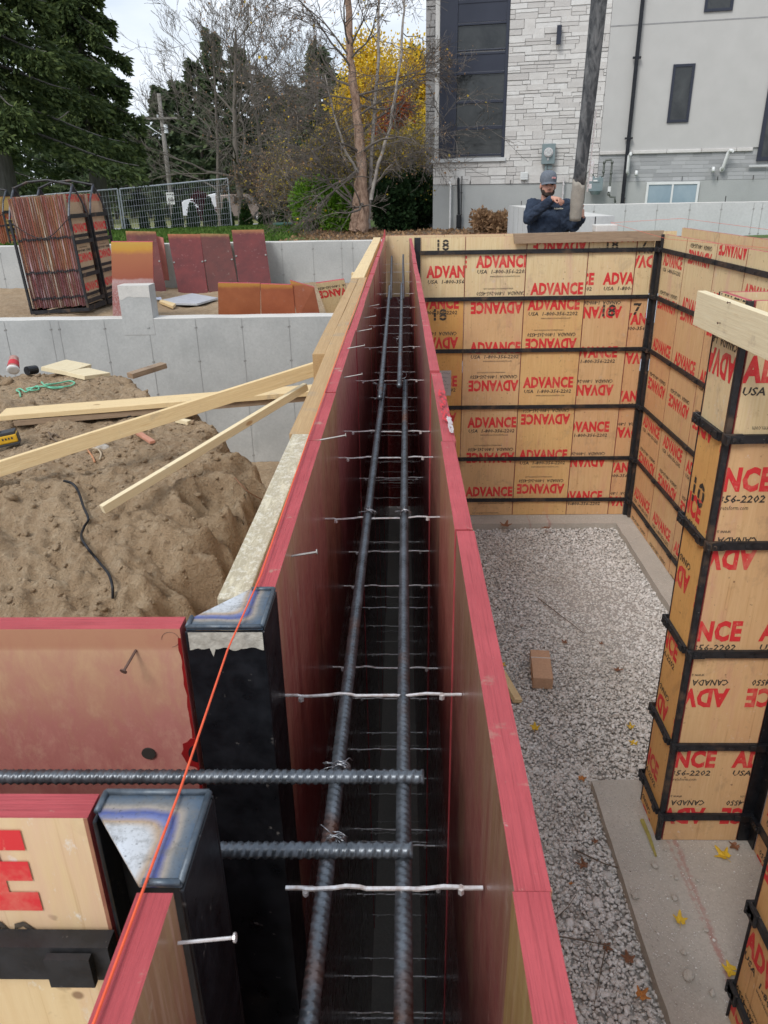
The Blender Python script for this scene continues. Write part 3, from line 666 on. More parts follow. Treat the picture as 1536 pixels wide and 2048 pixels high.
for c, l, s in ((onbar(683, 1545, zr+.006), 'wire twist tying the upper crossing bar to the left lengthwise bar', 1),
                (onbar(672, 1690, zr+.006), 'wire twist tying the lower crossing bar to the left lengthwise bar', 1),
                (onbar(740, 1032, -.165), 'small wire twist on the left lengthwise bar before the lap', 1), (onbar(811, 1032, -.165), 'small wire twist on the right lengthwise bar before the lap', 1),
                (onbar(761, 778, -.155), 'wire twist at the left lap of the lengthwise bars', 1.2), (onbar(806, 752, -.155), 'wire twist at the right lap of the lengthwise bars', 1.2),
                (Py(799, 684, 3.3), 'wire twist on the middle right bar', 1.2), (Py(776, 607, 4.6), 'far left wire twist on the lap', 1.2), (Py(801, 605, 4.6), 'far right wire twist on the lap', 1.2)):
    twist(l, c, s)
# ---- form ties
def make_tie():
    prof = [(-.5, 0), (-.42, 0), (-.40, -.004), (-.36, -.004), (-.25, .000), (-.19, .006), (-.12, .003), (-.09, -.003), (.13, -.003), (.17, -.006), (.25, .000), (.30, .004), (.38, .002), (.40, -.001), (.5, -.001)]
    W = XR-XL+.004; b = MB(); v = []; h = .0011
    for x, z in prof:
        for yy, zz in ((-.0017, -h), (.0017, -h), (.0017, h), (-.0017, h)): v.append((x*W, yy+(z*.06), z*.35+zz))
    n = len(prof); f = [(4*i+j, 4*i+(j+1) % 4, 4*i+4+(j+1) % 4, 4*i+4+j) for i in range(n-1) for j in range(4)]
    b.add(v, [q[::-1] for q in f]); b.tube([(-.40*W, 0, -.004), (-.40*W, 0, -.009)], .004, None, 6); b.tube([(.39*W, 0, 0), (.39*W, 0, -.007)], .004, None, 6)
    me = b.build('form_tie', None, M['galv']); return me
tie0 = make_tie(); first = True
TJ = [.52, .82, 1.405, 1.78, 2.0, 2.60, 3.20, 3.75, 4.35, 4.95, 5.6, 6.3, 7.0]
lv = ['uppermost', 'second from the top', 'third from the top', 'fourth from the top', 'fifth from the top', 'lowest']
for k, y in enumerate(TJ):
    for q, z in enumerate((-.165, -.53, -1.08, -1.70, -2.3, -2.82)):
        if q > 2 and k % 2 and k > 5: continue
        o = tie0 if first else tie0.copy()
        if not first: COL.objects.link(o)
        first = False
        o.location = ((XL+XR)/2, y+rnd.uniform(-.012, .012)*(q > 0), z+rnd.uniform(-.008, .008)*(q > 0)); o.rotation_euler = (rnd.uniform(-.2, .2), rnd.uniform(-.012, .012), rnd.uniform(-.015, .015))
        o.scale = (.80 if k == 0 else 1, 1, 1); o.location.x += .022*(k == 0)
        tag(o, 'flat steel form tie, %s in the %s row from the camera' % (lv[q], ORD1[k]), 'form tie', 'form ties')
for k in range(26):
    y = .66+k*.235+rnd.uniform(-.06, .06); q = rnd.choice((2, 3, 3, 4)); o = tie0.copy(); COL.objects.link(o); o.scale = (1, .8, .8)
    o.location = ((XL+XR)/2, y, (-.165, -.53, -.86, -1.42, -2.0)[q]); o.rotation_euler = (0, rnd.uniform(-.02, .02), rnd.uniform(-.02, .02)); tag(o, 'thin deep-set steel tie low in the main trench, %s from the camera' % ORD1[k], 'form tie', 'deep form ties')
# ---- nails, string
def nail(label, p, d, L=.05, m='rustnail', s=1.):
    p = Vector(p); d = Vector(d).normalized(); b = MB(); b.tube([p, p+d*L], .0016*s, None, 7); b.tube([p+d*L, p+d*(L+.0015)], .0042*s, None, 10)
    o = b.build('nail', None, M[m], smooth=False); rebase(o); return tag(o, label, 'nail', 'nails in the forms')
nail('rusty nail standing out of the pinkish side-trench panel', Py(272, 1300, YA), (-.3, -1, -.45), .028)
nail('bright nail sticking out of the near left form toward the trench', Px(356, 1886, XL), (1, .02, .12), .040, 'galv', .8)
nail('nail sticking into the trench left of the upper panels, below the red edge', Px(583, 1112, XL), (1, .1, .12), .036, 'nail')
for k, (px, py) in enumerate(((640, 880), (688, 755), (695, 697), (715, 663), (728, 636), (737, 613))): nail('nail jutting into the trench from the left forms, %s along' % ORD1[k], Px(px, py, XL), (1, .1, .15), .05, 'nail')
b = MB(); zst = .006
pts = [(-.185, .20, .004), Pz(360, 1580, .004), Pz(455, 1300, .006), Pz(522, 1150, .006), (-.186, 1.41, .006), (-.190, 2.66, .006), (-.192, 5., .006), (-.194, 8.15, .006)]
b.tube(pts, .0011, None, 6)
o = b.build('string_line', None, simple('orange_string', (.85, .12, .04), (.75, .09, .03), 80, .6)); rebase(o); tag(o, 'taut orange string line running along the outer edge of the left forms', 'string')
b = MB(); a = Vector((2.1, 8.1, .10)); b.tube([a, Pz(1335, 478, .01), Vector((XW, 5.5, .03))], .0015, None, 5); b.tube([a, Vector((2.8, 8.1, .13)), Vector((2.82, 4, .10))], .0015, None, 5)
o = b.build('string_line', None, simple('pink_string', (.8, .2, .14), (.7, .15, .1), 80, .6)); rebase(o); tag(o, 'thin pink string over the far corner of the forms', 'string')
b = MB(); b.prism([(XL-T, 8.10, 0), (XL, 8.10, 0), (XL-.004, 8.10, .07), (XL-.012, 8.10, .07)], (0, .03, 0)); o = b.build('marker_stake', None, M['pink']); rebase(o); tag(o, 'small pointed red tip at the far end of the left forms', 'stake')
# handwritten paper on the far wall
nx0 = Py(878, 745, YB).x; nz1 = Py(890, 741, YB).z; nz0 = Py(890, 791, YB).z; nx1 = Py(902, 760, YB).x
b = MB(); b.bb(nx0, nx1, YB-.0032, YB-.0018, nz0, nz1, simple('paper', (.55, .50, .49), (.45, .40, .39), 12, .8))
for k in range(6):
    z = nz1-.03-k*(nz1-nz0)*.15; pts = [(nx0+.012+(nx1-nx0-.024)*i/18, YB-.0045, z+rnd.uniform(-.010, .010)) for i in range(19-k % 3*3)]
    b.tube(pts, .0012, M['print_black'], 4)
o = b.build('handwritten_note', None); rebase(o); tag(o, 'pale paper note with handwriting on the orange far-wall panel by the trench', 'note')
# ================================================================ PIT FLOOR
def slab(name, polys, z0, z1, m, seg=.12):
    b = MB()
    for x0, x1, y0, y1 in polys:
        nx = max(1, int((x1-x0)/seg)); ny = max(1, int((y1-y0)/seg)); v = []; f = []
        for j in range(ny+1):
            for i in range(nx+1):
                x = x0+(x1-x0)*i/nx; y = y0+(y1-y0)*j/ny; e = .012*noise.noise(Vector((x*6, y*6, 0))) if (i in (0, nx) or j in (0, ny)) else 0
                v.append((x+e, y+e, z1+.004*noise.noise(Vector((x*3, y*3, 1)))-.001))
        for j in range(ny):
            for i in range(nx): a = j*(nx+1)+i; f.append((a, a+1, a+nx+2, a+nx+1))
        rim = [i for i in range(nx+1)]+[j*(nx+1)+nx for j in range(1, ny+1)]+[ny*(nx+1)+i for i in range(nx-1, -1, -1)]+[j*(nx+1) for j in range(ny-1, 0, -1)]
        k = len(v); v += [(v[q][0], v[q][1], z0) for q in rim]; n = len(rim)
        for q in range(n): f.append((rim[q], k+q, k+(q+1) % n, rim[(q+1) % n]))
        b.add(v, f)
    o = b.build(name, None, m, bevel=0); o['kind'] = 'structure'; return o
slab('trench_footing', [(-.42, .30, -1.2, 8.4)], -3.2, -3.004, M['footing'])
slab('side_trench_footing', [(-3.2, -.425, .25, .95)], -3.2, -3.006, M['footing'])
slab('far_wall_footing', [(.305, 3.1, 7.66, 8.4)], -3.2, -3.004, M['footing'])
slab('right_wall_footing', [(2.365, 3.1, 3.715, 7.655)], -3.2, -3.004, M['footing'])
slab('doorway_footing', [(1.18, 3.6, .2, 3.71)], -3.2, -3.004, M['footing'])
def stones(x0, x1, y0, y1, z, sz, n, seed, heap=None):
    g = np.random.default_rng(seed)
    ph = (1+5**.5)/2
    ico = np.array([(-1, ph, 0), (1, ph, 0), (-1, -ph, 0), (1, -ph, 0), (0, -1, ph), (0, 1, ph), (0, -1, -ph), (0, 1, -ph), (ph, 0, -1), (ph, 0, 1), (-ph, 0, -1), (-ph, 0, 1)])/1.902
    fc = np.array([(0, 11, 5), (0, 5, 1), (0, 1, 7), (0, 7, 10), (0, 10, 11), (1, 5, 9), (5, 11, 4), (11, 10, 2), (10, 7, 6), (7, 1, 8), (3, 9, 4), (3, 4, 2), (3, 2, 6), (3, 6, 8), (3, 8, 9), (4, 9, 5), (2, 4, 11), (6, 2, 10), (8, 6, 7), (9, 8, 1)])
    c = np.stack([g.uniform(x0, x1, n), g.uniform(y0, y1, n), z+g.uniform(-.010, .012, n)+.012*np.sin(g.uniform(0, 6, n))*0], -1)
    c[:, 2] += .018*np.sin(c[:, 0]*2.1+1)*np.sin(c[:, 1]*1.3)
    if heap is not None: pass
    s = sz*g.lognormal(0, .32, n)[:, None]*g.uniform(.55, 1.15, (n, 3))*np.array([1, 1, .8])
    q = g.normal(size=(n, 4)); q /= np.linalg.norm(q, axis=1)[:, None]; w, a, b, d = q.T
    Rm = np.stack([1-2*(b*b+d*d), 2*(a*b-d*w), 2*(a*d+b*w), 2*(a*b+d*w), 1-2*(a*a+d*d), 2*(b*d-a*w), 2*(a*d-b*w), 2*(b*d+a*w), 1-2*(a*a+b*b)], -1).reshape(n, 3, 3)
    loc = ico[None]*s[:, None, :]*g.uniform(.8, 1.15, (n, 12, 1)); v = np.einsum('nij,nkj->nki', Rm, loc)*np.array([1, 1, .75])+c[:, None, :]
    f = (fc[None]+np.arange(n)[:, None, None]*12).reshape(-1, 3)
    return v.reshape(-1, 3), f
def npmesh(name, v, f, mats, smooth=False):
    me = bpy.data.meshes.new(name); k = f.shape[1]; me.vertices.add(len(v)); me.vertices.foreach_set('co', v.astype(np.float32).ravel())
    me.loops.add(f.size); me.loops.foreach_set('vertex_index', f.astype(np.int32).ravel())
    me.polygons.add(len(f)); me.polygons.foreach_set('loop_start', np.arange(0, f.size, k, dtype=np.int32)); me.polygons.foreach_set('loop_total', np.full(len(f), k, dtype=np.int32))
    me.update(calc_edges=True); me.validate(); return link(name, me, mats, None, smooth)
vs = []; fs = []; k = 0
for (a0, a1, b0, b1, n, sz, sd) in ((.30, 1.24, 1.2, 3.9, 13500, .0125, 1), (.30, 2.42, 3.75, 5.6, 17000, .0125, 2), (.30, 2.42, 5.6, 7.72, 18000, .0125, 3)):
    v, f = stones(a0, a1, b0, b1, -3.083, sz*.9, int(n*1.25), sd); vs.append(v); fs.append(f+k); k += len(v)
o = npmesh('gravel', np.concatenate(vs), np.concatenate(fs), [M['gravel']]); o['kind'] = 'stuff'; o['label'] = 'pale crushed limestone gravel filling the room floor'; o['category'] = 'gravel'
b = MB(); b.bb(.305, 2.36, 1.0, 7.655, -3.3, -3.094); o = b.build('gravel_bed', None, M['gravel_base']); o['kind'] = 'structure'
# ================================================================ GROUND AND MOUND
def fbm(x, y, z=0, o=5, s=1.):
    a = 1.; t = 0.
    for i in range(o): t += a*noise.noise(Vector((x*s, y*s, z+i*7.3))); s *= 2.05; a *= .52
    return t
def sst(a, b, x): t = min(1, max(0, (x-a)/(b-a))); return t*t*(3-2*t)
def lerp_tab(tab, x):
    if x <= tab[0][0]: return tab[0][1]
    for (a, p), (b, q) in zip(tab, tab[1:]):
        if x <= b: return p+(q-p)*(x-a)/(b-a)
    return tab[-1][1]
EDGE = [(0, -1.5), (2.2, -1.50), (3.0, -1.22), (3.8, -.84), (4.8, -.74), (5.5, -1.16), (6.5, -1.82), (7.2, -2.4), (8, -3.4), (10, -6)]
def mound(x, y):
    h = -1.20+.06*fbm(x, y, 3, 3, .9)
    if y < 4.3: h -= (4.3-y)*.34+max(0, 3.2-y)*.25
    d = x-lerp_tab(EDGE, y)+.16*fbm(x, y, 9, 3, 1.5)
    d -= .0
    cr = abs(fbm(x*.6, y*1.5, 41, 4, 1.7)); d += .42*cr-.08
    if d > -.42: dd = d+.42; h -= 1.95*(1-math.exp(-max(0, dd)**1.9*4.2))+.10*max(0, dd)+.10*cr*min(1, dd*4)
    if y > 7.3: h -= (y-7.3)*1.3
    r = abs(fbm(x*1.2, y*2.2, 21, 4, 1.6)); sl = sst(4.9, 4.0, y)+sst(-.4, .1, d); sl = min(1, sl)
    h += .06*fbm(x, y, 1, 6, 3.2)-.16*r*sl-.07*sl*abs(fbm(x*3+y, y*1.2, 31, 4, 1.5))
    h += .026*abs(fbm(x, y, 5, 4, 12))+.05*max(0, noise.noise(Vector((x*7, y*7, 3)))-.28)
    return max(h, -3.12+.03*fbm(x, y, 2, 4, 3))
def grid(name, x0, x1, y0, y1, nx, ny, fn, m, smooth=True):
    xs = [x0+(x1-x0)*i/nx for i in range(nx+1)]; ys = [y0+(y1-y0)*j/ny for j in range(ny+1)]
    v = np.array([(x, y, fn(x, y)) for y in ys for x in xs]); i = np.arange(nx)[None, :]+np.arange(ny)[:, None]*(nx+1)
    f = np.stack([i, i+1, i+nx+2, i+nx+1], -1).reshape(-1, 4)
    o = npmesh(name, v, f, [m], smooth); o['kind'] = 'structure'; return o
grid('dirt_mound', -6.6, -.35, .95, 10.09, 330, 420, mound, M['dirt'])
b = MB(); b.bb(-9, 12, -4, 16, -3.4, -3.21); b.build('pit_floor', None, M['dirt'])['kind'] = 'structure'
def infill(x, y): return -1.17+.04*fbm(x, y, 4, 5, 1.2)+.012*fbm(x, y, 6, 3, 8)
grid('infill_ground', -12, .2, 10.36, 14.58, 200, 80, infill, M['dirt'])
def ga(x, y):
    s = sst(18, 55, y); h = -.5-1.25*s+.60*math.exp(-((x+3.0)/3.6)**2)*s*math.exp(-((y-38)/9)**2)
    if x < -3: h -= .022*min(-x-3, 12)*sst(18, 30, y)
    if x > 3: h += .3*s
    return h
def gfull(x, y): return ga(x, y)+.03*fbm(x, y, 8, 4, .7)
b = MB(); v = []; xs = [-400, -200, -100, -60, -40]+[-30+i*.5 for i in range(91)]+[20, 30, 60, 120, 250, 400]; ys = [14.86+i*.35 for i in range(30)]+[25.5+i*1.2 for i in range(30)]+[62, 66, 72, 80, 95, 120, 160, 220, 320, 500]
for y in ys:
    for x in xs: v.append((x, y, gfull(x, y)))
n = len(xs); fs_ = [(j*n+i, j*n+i+1, (j+1)*n+i+1, (j+1)*n+i) for j in range(len(ys)-1) for i in range(n-1)]
fa = [f for f in fs_]
M['lawn2'] = M['grass']
def m_ground():
    t = NT('lawn_and_bed'); v = t.tc(); x, y, z = t.sep(v); n = t.noise(v, .8, 6, .65); n2 = t.noise(v, 9, 6, .75)
    g = t.mix(t.ramp(n, [(.35, 0.), (.7, 1.)]), (.085, .15, .03), (.06, .10, .022)); g = t.mix(t.ramp(n2, [(.45, 0.), (.7, .6)]), g, (.14, .17, .05))
    far = t.mix(t.ramp(n, [(.35, 0.), (.65, 1.)]), (.20, .20, .075), (.13, .145, .05))
    # the planting bed by the birch: ellipse with a ragged rim
    dx = t.math('DIVIDE', t.math('SUBTRACT', x, .9), 3.3); dy = t.math('DIVIDE', t.math('SUBTRACT', y, 19.2), 4.6)
    d = t.math('SQRT', t.math('ADD', t.math('MULTIPLY', dx, dx), t.math('MULTIPLY', dy, dy))); d = t.math('ADD', d, t.math('MULTIPLY', t.math('SUBTRACT', n2, .5), .25))
    bed = t.mix(t.ramp(n2, [(.42, 0.), (.6, 1.)]), (.10, .07, .05), (.22, .15, .095))
    bed = t.mix(t.ramp(t.noise(v, 24, 3, .6), [(.6, 0.), (.66, .8)]), bed, (.35, .26, .15))
    c = t.mix(t.ramp(d, [(.93, 1.), (1., 0.)]), g, bed)
    c = t.mix(t.math('MULTIPLY', t.math('GREATER_THAN', y, 48), 1.), c, far)
    c = t.mix(t.ramp(t.noise(v, 40, 2, .5), [(.70, 0.), (.72, .8)]), c, (.5, .36, .05))
    return t.out(c, .95, t.bump(n2, .8, .05))
me = bpy.data.meshes.new('ground'); me.from_pydata(v, [], fs_); o = link('ground', me, [m_ground()], None, True); o['kind'] = 'structure'
# near ground beside and behind the wall forms
b = MB(); b.bb(3.2, 60, -6, 14.84, -.7, -.5); o = b.build('site_ground', None, M['dirt']); o['kind'] = 'structure'
b = MB(); b.bb(.22, 3.19, 8.7, 14.5, -1.4, -1.16); o = b.build('backfill', None, M['dirt']); o['kind'] = 'structure'
# road
def strip(name, pl, pr, m, dz=.05):
    v = []; 
    for a, c in zip(pl, pr):
        for k in range(5):
            x = a[0]+(c[0]-a[0])*k/4; y = a[1]+(c[1]-a[1])*k/4; v.append((x, y, gfull(x, y)+dz))
    f = [(5*i+k, 5*i+k+1, 5*i+k+6, 5*i+k+5) for i in range(len(pl)-1) for k in range(4)]
    me = bpy.data.meshes.new(name); me.from_pydata(v, [], f); o = link(name, me, [m]); o['kind'] = 'structure'; return o
N = 60
strip('road', [(-60+i*1.6, 41+(i*1.6)*.22+0) for i in range(N)], [(-60+i*1.6, 51+(i*1.6)*.22) for i in range(N)], M['asphalt'])
# ================================================================ POURED WALLS
def poured(label, x0, x1, yf, th, z0, z1, seams, m, extra=None, face=-1):
    e = empty('concrete_wall', ((x0+x1)/2, yf+th/2, z0), label, 'concrete wall', 'poured concrete walls')
    nx = max(2, int((x1-x0)/.15)); b = MB(); v = []
    for i in range(nx+1):
        x = x0+(x1-x0)*i/nx; dz = .008*noise.noise(Vector((x*2.2, yf, 0)))
        v += [(x, yf, z0), (x, yf, z1+dz-.006), (x, yf+.006, z1+dz), (x, yf+th, z1+.006*noise.noise(Vector((x*2, yf, 5)))), (x, yf+th, z0)]
    f = [(5*i+j, 5*i+5+j, 5*i+6+j, 5*i+j+1) for i in range(nx) for j in range(4)]+[(0, 1, 2, 3, 4), tuple(5*nx+k for k in (4, 3, 2, 1, 0))]
    b.mi(m); b.mi(M['conc_top']); b.add(v, f, m)
    for i in range(nx): b.m[i*4+2] = 1; b.m[i*4+1] = 1
    b.build('wall_body', e, world=True)
    s = MB()
    for x in seams:
        w = .004; zz = z0; pts = []
        s.bb(x-w, x+w, yf-.0035, yf-.0005, z0, z1-.02, M['fin'])
        for z in np.arange(z1-.13, z0, -.45):
            s.bb(x-.016, x-.007, yf-.004, yf-.0007, z-.012, z+.008, M['holes']); s.bb(x+.007, x+.016, yf-.004, yf-.0007, z-.008, z+.012, M['holes'])
    s.build('form_seams', e, world=True)
    return e
M['fin'] = simple('seam_fin', (.36, .365, .36), (.27, .275, .27), 12, .9, .4, .004, stretch=(1, 1, .4)); M['holes'] = simple('tie_pocket', (.16, .15, .14), (.28, .27, .25), 30, .9)
sm = [Py(q, 665, 10.1).x for q in (12, 103, 120, 211, 299, 393, 485, 579, 672)]+[-6.1, -6.7]
e = poured('near poured concrete wall behind the dirt, with a raised pilaster', -9, -.28, 10.1, .25, -3.2, -1.08, sm, M['conc'])
b = MB(); b.bb(-3.72, -3.30, 10.096, 10.345, -1.30, -.655, fm=[M['conc']]*5+[M['conc_top']]); o = b.build('pilaster', e, world=True, bevel=.006)
b = MB()
for zz in (-.79,): 
    v = []; n = 30
    for i in range(n+1): x = -3.715+.41*i/n; v += [(x, 10.0935, -.66), (x, 10.0935, -.79-.05*noise.noise(Vector((x*8, 0, 0)))-.02)]
    b.add(v, [(2*i, 2*i+1, 2*i+3, 2*i+2) for i in range(n)])
b.build('rough_patch', e, M['conc_top'], world=True)
sm = [Py(q, 520, 14.6).x for q in (2, 62, 565, 627, 684, 706, 742)]
poured('far poured concrete wall with wine red panels leaning on it', -14, 2.2, 14.6, .25, -1.6, -.42, sm, M['conc'])
# wall B / A behind the worker
cX = 2.05
wl = Pz(1017, 411, .0); 
YA2 = 16.0
xa = Py(1017, 411, YA2).x; zA = Py(1017, 411, YA2).z
sm = [Py(q, 430, YA2-.25).x for q in (1187, 1250, 1313, 1378, 1441, 1505, 1522)]
poured('new concrete foundation wall running across below the neighbouring house', xa, 12, YA2-.25, .25, -1.2, zA, sm, M['conc_pale'])
e = empty('concrete_wall', (xa+.1, 13, -1.2), 'pale concrete wall end running toward the viewer left of the worker', 'concrete wall', 'poured concrete walls')
b = MB(); b.bb(xa, xa+.42, 9.6, YA2-.26, -1.2, zA+.005, fm=[M['conc_pale']]*5+[M['conc_top']]); b.build('wall_body', e, world=True)
b = MB(); 
for y in (15.2, 14.6, 14, 13.4, 12.8, 12.2, 11.6, 11, 10.4): b.bb(xa-.003, xa-.0005, y-.008, y+.008, -1.2, zA-.01, M['fin'])
b.build('form_seams', e, world=True)
for k, (x, y) in enumerate(((1043, 402), (1250, 395), (1452, 392))):
    p = Py(x, y, YA2-.1); b = MB(); b.cyl((p.x, p.y, zA-.02), (p.x, p.y, p.z), .008, None, 6); o = b.build('anchor_bolt', None, M['bar']); rebase(o); tag(o, 'thin dark bolt sticking up from the new foundation wall, %s from the left' % ORD1[k], 'bolt', 'anchor bolts')
p = Py(1191, 447, 8.1); b = MB(); b.cyl((p.x, 8.12, .0), (p.x, 8.12, .16), .006, None, 6); o = b.build('anchor_bolt', None, M['bar']); rebase(o); tag(o, 'dark bolt standing in the fresh wall right of the hose', 'bolt', 'anchor bolts')
# ================================================================ LOOSE PANELS BY THE WALLS
def m_loose(name, a, b_, c_, sp=.5):
    t = NT(name); v = offs(t); z = t.sep(t.tc((1, 1, 1), 'Generated'))[2]; n = t.noise(v, 3, 6, .65); n2 = t.noise(v, 14, 6, .75)
    c = t.mix(t.ramp(n, [(.35, 0.), (.65, 1.)]), a, b_); zz = t.math('ADD', z, t.math('MULTIPLY', t.math('SUBTRACT', n2, .5), .12))
    c = t.mix(t.ramp(zz, [(sp, 0.), (sp+.08, .9)]), c, c_)
    c = t.mix(t.ramp(n2, [(.60, 0.), (.70, .35)]), c, (.42, .30, .27))
    return t.out(objcol(t, c), .75, t.bump(n2, .2, .002))
M['loose_wine'] = m_loose('loose_panel_wine', (.13, .024, .021), (.08, .016, .015), (.30, .14, .045), .92)
M['loose_orange'] = m_loose('loose_panel_orange', (.42, .14, .07), (.33, .10, .05), (.55, .28, .07), .84)
def m_orange1():
    t = NT('cemented_orange_panel'); v = t.tc(); z = t.sep(t.tc((1, 1, 1), 'Generated'))[2]; n = t.noise(v, 5, 6, .7); n2 = t.noise(v, 40, 5, .75)
    zz = t.math('ADD', z, t.math('MULTIPLY', t.math('SUBTRACT', n, .5), .10))
    c = t.ramp(zz, [(.0, (.55, .30, .30)), (.30, (.45, .16, .15)), (.52, (.62, .38, .36)), (.545, (.45, .14, .085)), (.84, (.52, .20, .10)), (.90, (.70, .36, .07)), (1., (.72, .45, .10))])
    c = t.mix(t.math('MULTIPLY', t.ramp(n2, [(.48, 0.), (.62, .7)]), t.ramp(zz, [(.5, 1.), (.56, 0.)])), c, (.66, .55, .55))
    return t.out(c, .55, t.bump(n2, .2, .002))
def lean(label, bl, br, tl, tr, m, back=None, group='loose panels', pr=None, edge=None):
    bl, br, tl, tr = map(Vector, (bl, br, tl, tr)); c = (bl+br)/2; n = (br-bl).cross(tl-bl).normalized()
    if n.y > 0: n = -n
    e = empty('concrete_form', c, label, 'form panel', group)
    b = MB(); back = back or M['outer']; g = edge or M['pink']
    for q in (m, back, g, M['print_red'], M['print_black']): b.mi(q)
    F = [p-c for p in (bl, br, tr, tl)]; K = [p-n*.028 for p in F]
    b.add(F+K, [(0, 1, 2, 3)], m); b.f.append((7, 6, 5, 4)); b.m.append(1)
    for k in range(4): b.f.append((k, 4+k, 4+(k+1) % 4, (k+1) % 4)); b.m.append(2)
    w = (br-bl).length; h = (tl-bl).length
    def at(u, v, d=0): return (F[0]*(1-u)+F[1]*u)*(1-v)+(F[3]*(1-u)+F[2]*u)*v+n*d
    if pr:
        v, f = prints(w, h, *pr); k = len(b.v); b.v += [tuple(at(x/w, z/h, .002)) for x, z in v]
        for q, mi in f: b.f.append(tuple(i+k for i in q)); b.m.append(3+mi)
    o = b.build('board', e); return e, o, at, h
def L4(q, yb, yt): return [Py(*q[0], yb), Py(*q[1], yb), Py(*q[2], yt), Py(*q[3], yt)]
e, o, w, h = lean('tall orange and pink cement-stained panel leaning behind the pilaster', *L4([(226, 640), (308, 640), (222, 484), (305, 484)], 10.9, 10.55), m_orange1())
for k, (q, lb) in enumerate((([(268, 592), (333, 590), (251, 462), (311, 463)], 'wine red panel leaning on the far wall, partly behind the tall orange panel'),
             ([(358, 590), (416, 586), (335, 468), (400, 468)], 'wine red panel with ochre top edge, left of the touching pair on the far wall'),
             ([(418, 584), (477, 577), (400, 467), (457, 468)], 'wine red panel with ochre top edge, right of the touching pair on the far wall'),
             ([(478, 572), (542, 568), (463, 460), (527, 459)], 'wine red panel standing alone at the right end of the far wall row'))):
    e, o, w, h = lean(lb, *L4(q, 13.55, 14.45), M['loose_wine'])
    o.color = (1+.15*math.sin(k*2.1), 1+.1*math.cos(k*3), 1, 1)
    for xx in (.04, .96): c = MB(); c.cyl(w(xx, .52, .001), w(xx, .52, .012), .018, M['holes'], 8); c.build('tie_slot', e)
lean('salmon panel edge showing behind the wine red ones', *L4([(327, 560), (338, 560), (313, 472), (326, 475)], 14.2, 14.5), simple('salmon_face', (.45, .15, .11), (.35, .1, .08), 8, .6))
for q, lb, m in (([(437, 640), (521, 640), (436, 566), (520, 567)], 'square orange-brown panel, leftmost behind the near wall', M['loose_orange']),
                 ([(523, 640), (592, 640), (521, 568), (585, 570)], 'square rusty panel second from left behind the near wall', M['loose_orange'])):
    e, o, w, h = lean(lb, *L4(q, 10.75, 10.6), m, group='square panels behind the near wall'); o.color = (1, .9 if 'rusty' in lb else 1, .8, 1)
e, o, w, h = lean('square orange-brown panel turned slightly, third behind the near wall', *L4([(595, 638), (640, 632), (580, 561), (628, 575)], 10.75, 10.6), M['loose_orange'], group='square panels behind the near wall')
lean('small yellow panel with upside-down red lettering behind the near wall', *L4([(657, 640), (706, 632), (632, 567), (688, 559)], 10.9, 10.65), M['outer'], M['wine'], 'square panels behind the near wall', (.25, -.046, False))
# sheet, scraps on the infill
def flatpoly(name, label, cat, pts, z, t, m, group=None):
    v = [Pz(x, y, z) for x, y in pts]; a = sum((v[i].x*v[(i+1) % len(v)].y-v[(i+1) % len(v)].x*v[i].y) for i in range(len(v)))
    if a < 0: v = v[::-1]
    b = MB(); b.prism(v, (0, 0, t)); o = b.build(name, None, m, bevel=.002); rebase(o); return tag(o, label, cat, group)
flatpoly('insulation_sheet', 'pale silvery sheet lying flat between the two concrete walls', 'sheet', [(322, 604), (385, 590), (436, 599), (395, 611), (345, 610)], -1.15, .03, simple('silver_sheet', (.55, .57, .60), (.40, .42, .46), 18, .4, .3, .01))
flatpoly('lumber_scrap', 'short wood scrap beside the silvery sheet', 'board', [(319, 607), (324, 604), (352, 612), (346, 618)], -1.15, .04, M['lumber'])
flatpoly('paper_scrap', 'tiny white and blue scrap left of the silvery sheet', 'scrap', [(310, 596), (322, 595), (324, 600), (312, 600)], -1.15, .01, simple('white_scrap', (.7, .75, .82), (.4, .45, .6), 30, .5))
